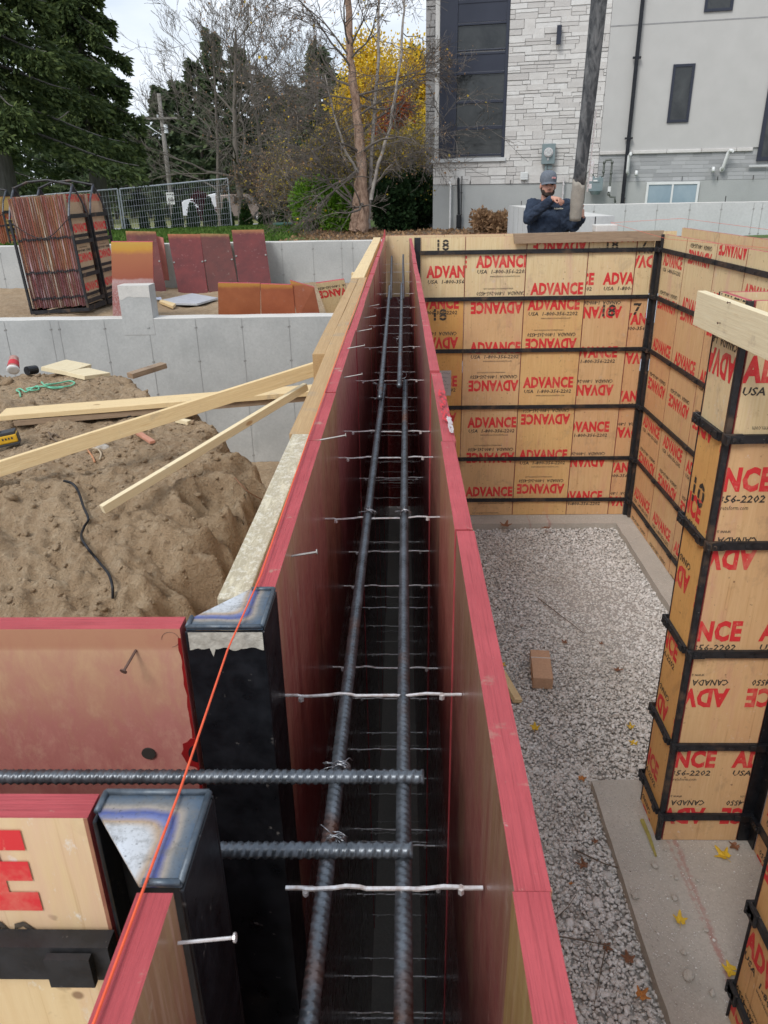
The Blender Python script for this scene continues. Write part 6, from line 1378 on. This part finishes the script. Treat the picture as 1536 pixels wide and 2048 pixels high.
# ================================================================ FENCE, POLE, SIGN, VEHICLES
M['fence'] = simple('galvanised_fence', (.78, .80, .83), (.68, .7, .73), 20, .6, metal=.1)
def fence(label, tl, tr, yl, yr, hh):
    a = Py(*tl, yl); c = Py(*tr, yr); e = empty('fence_panel', (a.x, a.y, a.z-hh), label, 'fence', 'temporary fence panels'); b = MB()
    for p in (a, c): b.tube([p, p-Vector((0, 0, hh))], .024, None, 8)
    b.tube([a, c], .022, None, 8); b.tube([a-Vector((0, 0, hh*.82)), c-Vector((0, 0, hh*.82))], .02, None, 8); b.build('frame', e, M['fence'], world=True)
    n = 46; b = MB()
    for i in range(1, n): p = a.lerp(c, i/n); b.bar(p, p-Vector((0, 0, hh*.98)), .007, .007)
    for i in range(1, 11): z = Vector((0, 0, hh*i/11)); b.bar(a-z, c-z, .008, .008)
    b.build('wire_mesh', e, M['fence'], world=True); return e
fence('temporary mesh fence panel in front of the lawn and road, right one', (239, 378), (455, 357), 25, 26.5, 1.9)
fence('temporary mesh fence panel behind the racks, left one', (-60, 402), (234, 378), 23.5, 25, 1.9)
b_ = gp(345, 52); tp = Py(313, 187, 52); e = empty('utility_pole', b_, 'weathered wooden utility pole with street lamp arm and speed sign', 'utility pole'); x, y = b_.x, b_.y
M['polewood'] = bark('pole_wood', (.26, .24, .22), (.17, .155, .14)); b = MB(); b.tube([(x, y, b_.z-.3), (x, y, tp.z)], [.17, .12], None, 12); b.build('pole', e, M['polewood'], world=True, smooth=True)
za = Py(325, 237, 52).z; b = MB(); b.bb(x-.9, x+1.0, y-.16, y-.05+.0, za-.05, za+.06); b.build('crossarm', e, M['polewood'], world=True)
zl = Py(330, 270, 52).z; b = MB(); b.tube([(x-.1, y-.1, zl), (x-.9, y-.2, zl+.55), (x-1.6, y-.2, zl+.62)], .03, None, 6); b.build('lamp_arm', e, M['fence'], world=True); b = MB(); b.box((x-1.95, y-.2, zl+.62), (.8, .25, .13)); b.build('lamp_head', e, M['fence'], world=True, bevel=.04)
b = MB(); b.tube([(x+.22, y-.1, zl+.1), (x+.22, y-.1, zl+.6)], .12, None, 10); b.tube([(x-.2, y-.12, za+.06), (x-.2, y-.12, za+.2)], .05, None, 6); b.build('transformer_bracket', e, M['fence'], world=True)
sz0 = Py(338, 409, 51.8).z; sz1 = Py(338, 385, 51.8).z; e = empty('speed_sign', (x+.02, y-.22, sz0), 'white MAXIMUM 60 speed sign fixed to the utility pole', 'sign'); H = sz1-sz0; Ws = H*.72
b = MB(); b.bb(-Ws/2, Ws/2, -.01, .01, 0, H); b.build('plate', e, white, bevel=.01)
for s_, cap, wd, zz in (('MAXIMUM', H*.13, Ws*.78, H*.78), ('60', H*.38, Ws*.62, H*.24)):
    v, f = text2d(s_, cap, wd, .03); b = MB(); b.add([(px_, -.013, pz_+zz) for px_, pz_ in v], f); b.build('lettering', e, M['print_black'])
# pickup
def vehicle(label, cat, name, p0, L, prof, body, wins, W=1.8, wheels=(.16, .80), wr=.38, parts=()):
    e = empty(name, p0, label, cat); b = MB(); b.prism([(x, -W/2, z) for x, z in prof][::-1], (0, W, 0)); b.build('body', e, body, bevel=.05)
    for k, w in enumerate(wins):
        for s in (-1, 1):
            c = MB(); c.prism([(x, s*(W/2+.002), z) for x, z in w], (0, s*.006, 0)); c.build('window', e, M['glass'])
    for x in wheels:
        for s in (-1, 1):
            c = MB(); c.tube([(x*L, s*(W/2-.22), wr), (x*L, s*(W/2+.02), wr)], wr, None, 20); wo = c.build('wheel', e, M['tyre'], bevel=.03); c = MB(); c.tube([(x*L, s*(W/2+.021), wr), (x*L, s*(W/2+.03), wr)], wr*.6, None, 14); c.build('rim', wo, M['galv'])
    for nm, bx, m in parts: c = MB(); c.bb(*bx); c.build(nm, e, m, bevel=.01)
    return e
M['tyre'] = simple('tyre', (.02, .02, .02), (.03, .03, .03), 30, .8); tanp = simple('tan_metal_paint', (.30, .235, .20), (.27, .21, .18), 5, .35, metal=.4); vw = simple('white_vehicle_paint', (.72, .73, .74), (.66, .67, .68), 3, .4)
Yt = 58; p = gp(437, Yt); q = Py(541, 420, Yt); L = q.x-p.x; p.z = Py(470, 444, Yt).z
prof = [(0, .45), (0, 1.05), (.02*L, 1.08), (.005*L+.02, 1.78), (.30*L, 1.86), (.55*L, 1.85), (.62*L, 1.70), (.74*L, 1.18), (.96*L, 1.05), (L, .95), (L, .5), (.9*L, .42), (.1*L, .42)]
vehicle('tan pickup truck parked across the road behind the cedars', 'pickup truck', 'pickup_truck', p, L, prof, tanp, [[(.36*L, 1.22), (.60*L, 1.22), (.585*L, 1.66), (.37*L, 1.70)], [(.62*L, 1.22), (.715*L, 1.20), (.63*L, 1.62)]], wheels=(.16, .82), parts=(('headlight', (.965*L, L*1.002, -.8, -.5, .80, .96), white), ('bumper', (L*.99, L*1.03, -.85, .85, .48, .68), M['galv']), ('mirror', (.62*L, .65*L, -1.08, -.92, 1.2, 1.38), M['tyre'])))
p2 = gp(371, Yt+2); q2 = Py(440, 420, Yt+2); L2 = q2.x-p2.x; p2.z = p.z; vehicle('white covered trailer behind the maroon tree', 'trailer', 'covered_trailer', p2, L2, [(0, .45), (0, 1.35), (.08*L2, 1.5), (L2, 1.95), (L2, .45)], vw, [], wheels=(.4,), wr=.33, parts=(('hitch', (L2, L2+.5, -.05, .05, .5, .6), M['tyre']), ('door_line', (.3*L2, .302*L2, -.905, -.9, .5, 1.5), M['tyre'])))
# distant grey-roofed red building by the house corner
p = gp(836, 44); e = empty('distant_house', p, 'distant red brick house with grey roof beside the house corner', 'house'); b = MB(); b.bb(-.7, 6, -.5, 4, 0, 2.0); b.build('wall', e, simple('red_brick', (.28, .10, .07), (.20, .07, .05), 8, .9)); z0 = 2.0
b = MB(); b.prism([(-1.0, -1, 1.95), (-1.0, 4.5, 1.95), (-.6, 1.8, 4.6)], (7.5, 0, 0)); b.build('roof', e, simple('grey_roof', (.16, .17, .20), (.12, .13, .15), 6, .8)); b = MB(); b.bb(.3, 1.2, -.52, -.5, .6, 1.5); b.build('window', e, M['vinyl'])
# ================================================================ WORKER AND HOSE
def blob(name, caps, m, parent, vox=.0065, sm=4, extra=None):
    """one continuous surface grown over tapered capsules"""
    b = MB()
    def sph(c, r, n=10):
        c = Vector(c); rr = (r, r, r) if not hasattr(r, '__len__') else r; v = []; f = []
        for i in range(1, n):
            t = math.pi*i/n
            for j in range(14): a = 2*math.pi*j/14; v.append(c+Vector((rr[0]*math.sin(t)*math.cos(a), rr[1]*math.sin(t)*math.sin(a), rr[2]*math.cos(t))))
        v += [c+Vector((0, 0, rr[2])), c-Vector((0, 0, rr[2]))]; k = len(v)-2
        for i in range(n-2):
            for j in range(14): f.append((i*14+j, (i+1)*14+j, (i+1)*14+(j+1) % 14, i*14+(j+1) % 14))
        for j in range(14): f.append((k, j, (j+1) % 14)); f.append((k+1, (n-2)*14+(j+1) % 14, (n-2)*14+j))
        b.add(v, f)
    for c in caps:
        if len(c) == 2: sph(*c)
        else: p0, r0, p1, r1 = c; b.tube([p0, p1], [r0, r1], None, 14); sph(p0, r0); sph(p1, r1)
    o = b.build(name, parent, m, smooth=True, world=parent is not None)
    md = o.modifiers.new('remesh', 'REMESH'); md.mode = 'VOXEL'; md.voxel_size = vox; md.use_smooth_shade = True
    s = o.modifiers.new('smooth', 'SMOOTH'); s.iterations = sm; s.factor = .5
    return o
YP_ = 8.72
def W(px, py, dy=0.): return Py(px, py, YP_+dy)
hc = W(1096, 371); gz_ = -1.16
pe = empty('person', (hc.x, YP_, gz_), 'man in navy hoodie and grey cap, arm raised, other hand on the hose', 'person')
sk = simple('skin', (.52, .28, .20), (.44, .21, .15), 20, .55); navy = simple('navy_hoodie', (.014, .024, .048), (.022, .036, .065), 14, .9, .8, .012); jean = simple('dark_trousers', (.02, .022, .03), (.03, .032, .04), 30, .9, .3, .003)
capm = simple('grey_cap', (.15, .17, .20), (.11, .125, .15), 60, .9, .2, .002); beard = simple('dark_beard', (.022, .014, .010), (.035, .022, .016), 90, .9, .5, .004)
X, Y, Z = hc.x, YP_, hc.z
shL = W(1063, 408, .02); shR = W(1134, 408, .03); elb = W(1058, 437, -.10); wr = W(1104, 397, -.30)
elR = W(1146, 455, -.02); wrR = W(1165, 436, -.12)
hips = Vector((X, Y+.05, gz_+.95)); chest = Vector((X+.01, Y+.03, Z-.40)); neck = Vector((X, Y+.03, Z-.16))
def hand_caps(wrist, pts, r=.0092):
    c = []
    for ch in pts:
        for a, b_ in zip(ch, ch[1:]): c.append((a, r, b_, r*.9))
    return c
# raised right hand: palm and drooping fingers
wp_ = wr; pc = W(1111, 398, -.33); k1 = [W(1116+i*2.2, 396.5+i*1.1, -.36+i*.012) for i in range(4)]
fing = [[pc, k1[0], W(1118, 402, -.375), W(1119, 408.5, -.37)], [pc, k1[1], W(1121, 403, -.36), W(1121.5, 410.5, -.35)], [pc, k1[2], W(1124, 403, -.34), W(1124, 409.5, -.335)], [pc, k1[3], W(1127, 402, -.32), W(1127, 406.5, -.315)], [W(1108, 399, -.34), W(1111, 403, -.37), W(1114.5, 405.5, -.38)]]
# left hand wrapped on the hose's right side
hx = W(1161, 424, -.2)
hf = [[W(1160, 431, -.10), W(1166.5, 419.5+4.2*i, -.13), W(1167.5, 420+4.2*i, -.20), W(1163, 420.5+4.2*i, -.245)] for i in range(4)]; th = [[W(1160, 428, -.10), W(1163, 420, -.10), W(1166, 414, -.12), W(1167, 411, -.15)]]
body = [((X, Y+.01, Z+.03), (.078, .095, .095)), ((X, Y-.02, Z-.035), (.066, .075, .075)), ((X, Y-.045, Z-.085), (.042, .04, .035)), ((X, Y-.098, Z-.018), (.014, .022, .022)), ((X-.0, Y-.085, Z+.01), (.010, .016, .03)),
        ((X-.078, Y+.005, Z-.01), (.010, .02, .03)), ((X+.078, Y+.005, Z-.01), (.010, .02, .03)), ((X-.03, Y-.072, Z+.028), (.026, .014, .009)), ((X+.03, Y-.072, Z+.028), (.026, .014, .009)),
        (neck+Vector((0, 0, .08)), .058, neck-Vector((0, 0, .04)), .062), (chest, (.16, .10, .16)), (hips, (.15, .10, .12)), (chest, .13, hips, .12),
        (neck-Vector((0, -.01, .06)), .05, shL, .040), (neck-Vector((0, -.01, .06)), .05, shR, .040), (shL, .040, elb, .036), (elb, .040, wr, .026), (shR, .040, elR, .036), (elR, .040, wrR, .026),
        (wr, .026, pc, .026), (pc, .026, k1[1], .016), (pc, .024, k1[2], .016), (wrR, .026, W(1161, 428, -.11), .028)]
for s in (-1, 1): body += [(hips+Vector((s*.09, 0, -.05)), .085, Vector((X+s*.11, Y-.02, gz_+.48)), .058), (Vector((X+s*.11, Y-.02, gz_+.48)), .055, Vector((X+s*.12, Y+.04, gz_+.09)), .038), (Vector((X+s*.12, Y+.04, gz_+.05)), .036, Vector((X+s*.13, Y-.14, gz_+.04)), .034)]
body += hand_caps(wr, fing)+hand_caps(wrR, hf+th)
blob('body', body, sk, pe, .0058, 2)
def grow(c, d): return [(x[0], tuple(q+d for q in x[1]) if hasattr(x[1], '__len__') else x[1]+d) if len(x) == 2 else (x[0], x[1]+d, x[2], x[3]+d) for x in c]
slv = wr.lerp(elb, .08); slR = wrR.lerp(elR, .12)
hood = [(chest+Vector((0, 0, -.02)), (.205, .135, .20)), (hips+Vector((0, 0, .03)), (.19, .135, .14)), (chest, .17, hips, .155), (neck-Vector((0, -.02, .06)), .066, shL+Vector((.045, 0, -.015)), .066), (neck-Vector((0, -.02, .06)), .066, shR+Vector((-.045, 0, -.015)), .066),
        (shL+Vector((.01, 0, -.01)), .070, elb, .066), (elb, .066, slv, .046), (shR+Vector((-.01, 0, -.01)), .070, elR, .060), (elR, .060, slR, .044), (neck+Vector((0, .05, -.03)), (.10, .075, .045)), (neck+Vector((0, -.0, -.045)), (.088, .075, .04)), (chest+Vector((0, -.04, -.08)), (.15, .10, .14)), (W(1126, 424, .03), .085, W(1128, 450, .03), .085)]
ho = blob('hoodie', hood, navy, pe, .0075, 4)
tx = bpy.data.textures.new('folds', 'CLOUDS'); tx.noise_scale = .055
dm = ho.modifiers.new('folds', 'DISPLACE'); dm.texture = tx; dm.strength = .034; dm.mid_level = .5; dm.texture_coords = 'GLOBAL'
tr_ = []
for s in (-1, 1): tr_ += [(hips+Vector((s*.085, 0, -.03)), .105, Vector((X+s*.11, Y-.02, gz_+.48)), .078), (Vector((X+s*.11, Y-.02, gz_+.48)), .076, Vector((X+s*.12, Y+.04, gz_+.13)), .062)]
blob('trousers', tr_+[(hips+Vector((0, 0, -.02)), (.17, .125, .12))], jean, pe, .012)
for s in (-1, 1): blob('boot', [(Vector((X+s*.12, Y+.05, gz_+.06)), .052, Vector((X+s*.13, Y-.15, gz_+.045)), .045)], simple('boot_leather', (.10, .06, .03), (.07, .04, .02), 40, .6) if s < 0 else bpy.data.materials['boot_leather'], pe, .012)
blob('beard', [((X, Y-.058, Z-.088), (.050, .042, .030)), ((X-.045, Y-.03, Z-.062), (.024, .045, .036)), ((X+.045, Y-.03, Z-.062), (.024, .045, .036)), ((X, Y-.084, Z-.043), (.026, .016, .006)), ((X-.062, Y-.0, Z-.03), (.014, .022, .04)), ((X+.062, Y-.0, Z-.03), (.014, .022, .04))], beard, pe, .005, 1)
c = MB(); c.tube([(X-.022, Y-.1035, Z-.060), (X, Y-.1065, Z-.058), (X+.022, Y-.1035, Z-.060)], [.003, .0055, .003], None, 8); c.build('mouth', pe, simple('lips', (.30, .12, .10), (.25, .1, .08), 30, .5), world=True, smooth=True)
for s in (-1, 1):
    c = MB(); lathe(c, [(0.0, -.008), (.010, -.004), (.013, 0), (.010, .004), (0, .008)], None, 10, Matrix.Translation((X+s*.031, Y-.083, Z+.008))); c.build('eye', pe, simple('eye_dark', (.02, .015, .012), (.03, .025, .02), 30, .2), world=True, smooth=True)
    c = MB(); c.tube([(X+s*.014, Y-.092, Z+.026), (X+s*.034, Y-.090, Z+.030), (X+s*.052, Y-.078, Z+.024)], [.003, .0045, .003], None, 6); c.build('eyebrow', pe, beard, world=True)
# cap: crown and curved brim
c = MB(); CR = Matrix.Translation((X, Y+.006, Z+.044)) @ Matrix.Rotation(.10, 4, 'X') @ Matrix.Diagonal((1, 1.13, 1, 1)); lathe(c, [(.086, -.012), (.088, .012), (.086, .045), (.075, .076), (.052, .096), (.022, .106), (0, .108)], None, 28, CR); c.build('cap', pe, capm, world=True, smooth=True)
c = MB(); v = []; n = 14
for i in range(n+1):
    a = -1.25+2.5*i/n; x0 = X+.082*math.sin(a); y0 = Y+.010-.094*math.cos(a); k = max(0, math.cos(a))**.8*.072; zc = Z+.040-abs(a)**2*.010
    v += [(x0, y0, zc), (x0*1.0+.0*a, y0-k*.6, zc-.006-.0*k), (x0, y0-k, zc-.020), (x0, y0-k, zc-.024), (x0, y0, zc-.006)]
f = [(5*i+j, 5*i+5+j, 5*i+5+(j+1) % 5, 5*i+(j+1) % 5) for i in range(n) for j in range(5)]; c.add(v, f); c.build('brim', pe, capm, world=True, smooth=True)
c = MB(); pp = Vector((X+.040, Y-.088, Z+.070)); c.prism([pp+Vector((-.024, -.004, -.004)), pp+Vector((.022, .010, -.006)), pp+Vector((.024, .012, .012)), pp+Vector((-.020, -.003, .014))], (0, -.005, 0)); c.build('cap_patch', pe, simple('patch_red', (.45, .06, .07), (.6, .5, .5), 60, .7), world=True)
pp = W(1122, 419, -.17); c = MB()
for k in range(9):   # unreadable embroidered badge: a row of small pale stitches
    g = random.Random(k); x = pp.x-.045+k*.0105; h = .010+.006*g.random()
    c.add([(x, pp.y, pp.z-.001*k*(k < 4)), (x+.008, pp.y, pp.z), (x+.008, pp.y, pp.z+h), (x, pp.y, pp.z+h*.9)], [(0, 1, 2, 3)])
lg = c.build('chest_badge', pe, simple('pale_thread', (.55, .53, .45), (.4, .38, .33), 60, .8), world=True)
sw = lg.modifiers.new('wrap', 'SHRINKWRAP'); sw.target = ho; sw.wrap_method = 'PROJECT'; sw.use_project_y = True; sw.use_negative_direction = True; sw.use_positive_direction = True; sw.offset = .003; sw.project_limit = .3
# concrete pump hose
t0 = Py(1196, 0, 8.25); e0 = Py(1150, 441, 8.48); dirh = (t0-e0).normalized(); top_ = e0+dirh*7.0
def m_hose():
    t = NT('worn_rubber_hose'); v = t.tc((3, 3, 1)); n = t.noise(v, 5, 6, .7, .5); n2 = t.noise(t.tc((1, 1, 8)), 6, 4, .6)
    c = t.mix(t.ramp(n, [(.42, 0.), (.6, .7), (.75, 1.)]), (.035, .038, .042), (.19, .19, .19)); c = t.mix(t.ramp(n2, [(.6, 0.), (.7, .3)]), c, (.12, .12, .125)); return t.out(c, .8, t.bump(n2, .3, .004, t.bump(n, .3, .006)))
he = empty('pump_hose', e0, 'thick dark concrete pump hose hanging down to the worker, mud-caked at its end', 'hose')
b = MB(); Q = []; rr = []
for i in range(40): u = i/39; Q.append(e0+dirh*(.30+u*6.8)+Vector((.012*math.sin(u*9), 0, 0))); rr.append(.063+.05*u)
b.tube(Q, rr, None, 24); b.build('hose', he, m_hose(), world=True, smooth=True)
b = MB(); Q = []; rr = []
for i in range(12): u = i/11; Q.append(e0+dirh*(u*.38)); rr.append(.058+.010*min(1, u*2)+.003*noise.noise(Vector((u*9, 1, 1))))
b.tube(Q, rr, None, 24)
for i in range(12*24):
    p = Vector(b.v[i]); k = i//24; b.v[i] = tuple(p+dirh*(max(0, k-7)/4)*.13*noise.noise(Vector((p.x*22, p.y*22, 3)))+(p-Q[k])*.06*noise.noise(p*30))
o = b.build('mortar_crust', he, m_concrete('wet_mortar', (.36, .33, .28), (.28, .255, .22), 14, 70, .6, (.2, .19, .17)), world=True, smooth=True)
b = MB(); off = Vector((.09, -.02, 0)); P0 = e0+off+dirh*.28; b.tube([P0, P0+dirh*.75], .009, None, 6)
for k in range(4): p = P0+dirh*(.05+.07*k)+Vector((.02, 0, 0)); b.box(p, (.03, .03, .045))
b.build('clamp_chain', he, M['galv'], world=True)
# ================================================================ CAMERA, SKY, LIGHT
cam = bpy.data.cameras.new('camera'); co = bpy.data.objects.new('camera', cam); COL.objects.link(co); SC.camera = co
cam.sensor_fit = 'HORIZONTAL'; cam.sensor_width = 36; cam.lens = FPX/1536*36; cam.clip_start = .02; cam.clip_end = 2000
r3 = Matrix((( RC[0][0], -RC[0][1], -RC[0][2]), (RC[1][0], -RC[1][1], -RC[1][2]), (RC[2][0], -RC[2][1], -RC[2][2])))
co.matrix_world = Matrix.Translation(CAM) @ r3.to_4x4()
cam.dof.use_dof = True; cam.dof.focus_distance = 1.9; cam.dof.aperture_fstop = 34
w = bpy.data.worlds.new('World'); SC.world = w; w.use_nodes = True; nt = w.node_tree; bg = nt.nodes['Background']
SUN_EL, SUN_AZ = R_(48), R_(215)      # high, behind and left of the viewer
sky = nt.nodes.new('ShaderNodeTexSky'); sky.sky_type = 'NISHITA'; sky.sun_disc = False; sky.sun_elevation = SUN_EL; sky.sun_rotation = SUN_AZ; sky.air_density = 1.2; sky.dust_density = 2.5
tcn = nt.nodes.new('ShaderNodeTexCoord'); mp = nt.nodes.new('ShaderNodeMapping'); mp.inputs['Scale'].default_value = (1, 1, 3.5); nt.links.new(tcn.outputs['Generated'], mp.inputs[0])
nz = nt.nodes.new('ShaderNodeTexNoise'); nz.inputs['Scale'].default_value = 2.2; nz.inputs['Detail'].default_value = 7; nz.inputs['Roughness'].default_value = .5; nt.links.new(mp.outputs[0], nz.inputs['Vector'])
rp = nt.nodes.new('ShaderNodeValToRGB'); rp.color_ramp.elements[0].position = .25; rp.color_ramp.elements[0].color = (.62, .62, .62, 1); rp.color_ramp.elements[1].position = .62; rp.color_ramp.elements[1].color = (.97, .97, .97, 1); nt.links.new(nz.outputs['Fac'], rp.inputs[0])
cl = nt.nodes.new('ShaderNodeValToRGB'); cl.color_ramp.elements[0].position = .35; cl.color_ramp.elements[0].color = (5.6, 6.5, 7.7, 1); cl.color_ramp.elements[1].position = .7; cl.color_ramp.elements[1].color = (8.6, 9.0, 9.6, 1); nt.links.new(nz.outputs['Fac'], cl.inputs[0])
mx = nt.nodes.new('ShaderNodeMix'); mx.data_type = 'RGBA'; nt.links.new(rp.outputs[0], mx.inputs[0]); nt.links.new(sky.outputs[0], mx.inputs[6]); nt.links.new(cl.outputs[0], mx.inputs[7]); nt.links.new(mx.outputs[2], bg.inputs[0]); bg.inputs[1].default_value = .085
sl = bpy.data.lights.new('sun', 'SUN'); sl.energy = 1.4; sl.angle = R_(20); sl.color = (1, .97, .92); so = bpy.data.objects.new('sun', sl); COL.objects.link(so)
# direction from which the sun shines: Blender sky rotation 0 = +Y, clockwise seen from above
dv = Vector((math.sin(SUN_AZ)*math.cos(SUN_EL), math.cos(SUN_AZ)*math.cos(SUN_EL), math.sin(SUN_EL))); so.rotation_euler = dv.to_track_quat('Z', 'Y').to_euler(); so.location = dv*20
vs_ = SC.view_settings; vs_.view_transform = 'Standard'; vs_.look = 'None'; vs_.gamma = 1; vs_.use_curve_mapping = False; vs_.exposure = .6
SC.display_settings.display_device = 'sRGB'
SC.cycles.max_bounces = 8; SC.cycles.diffuse_bounces = 4; SC.cycles.glossy_bounces = 4
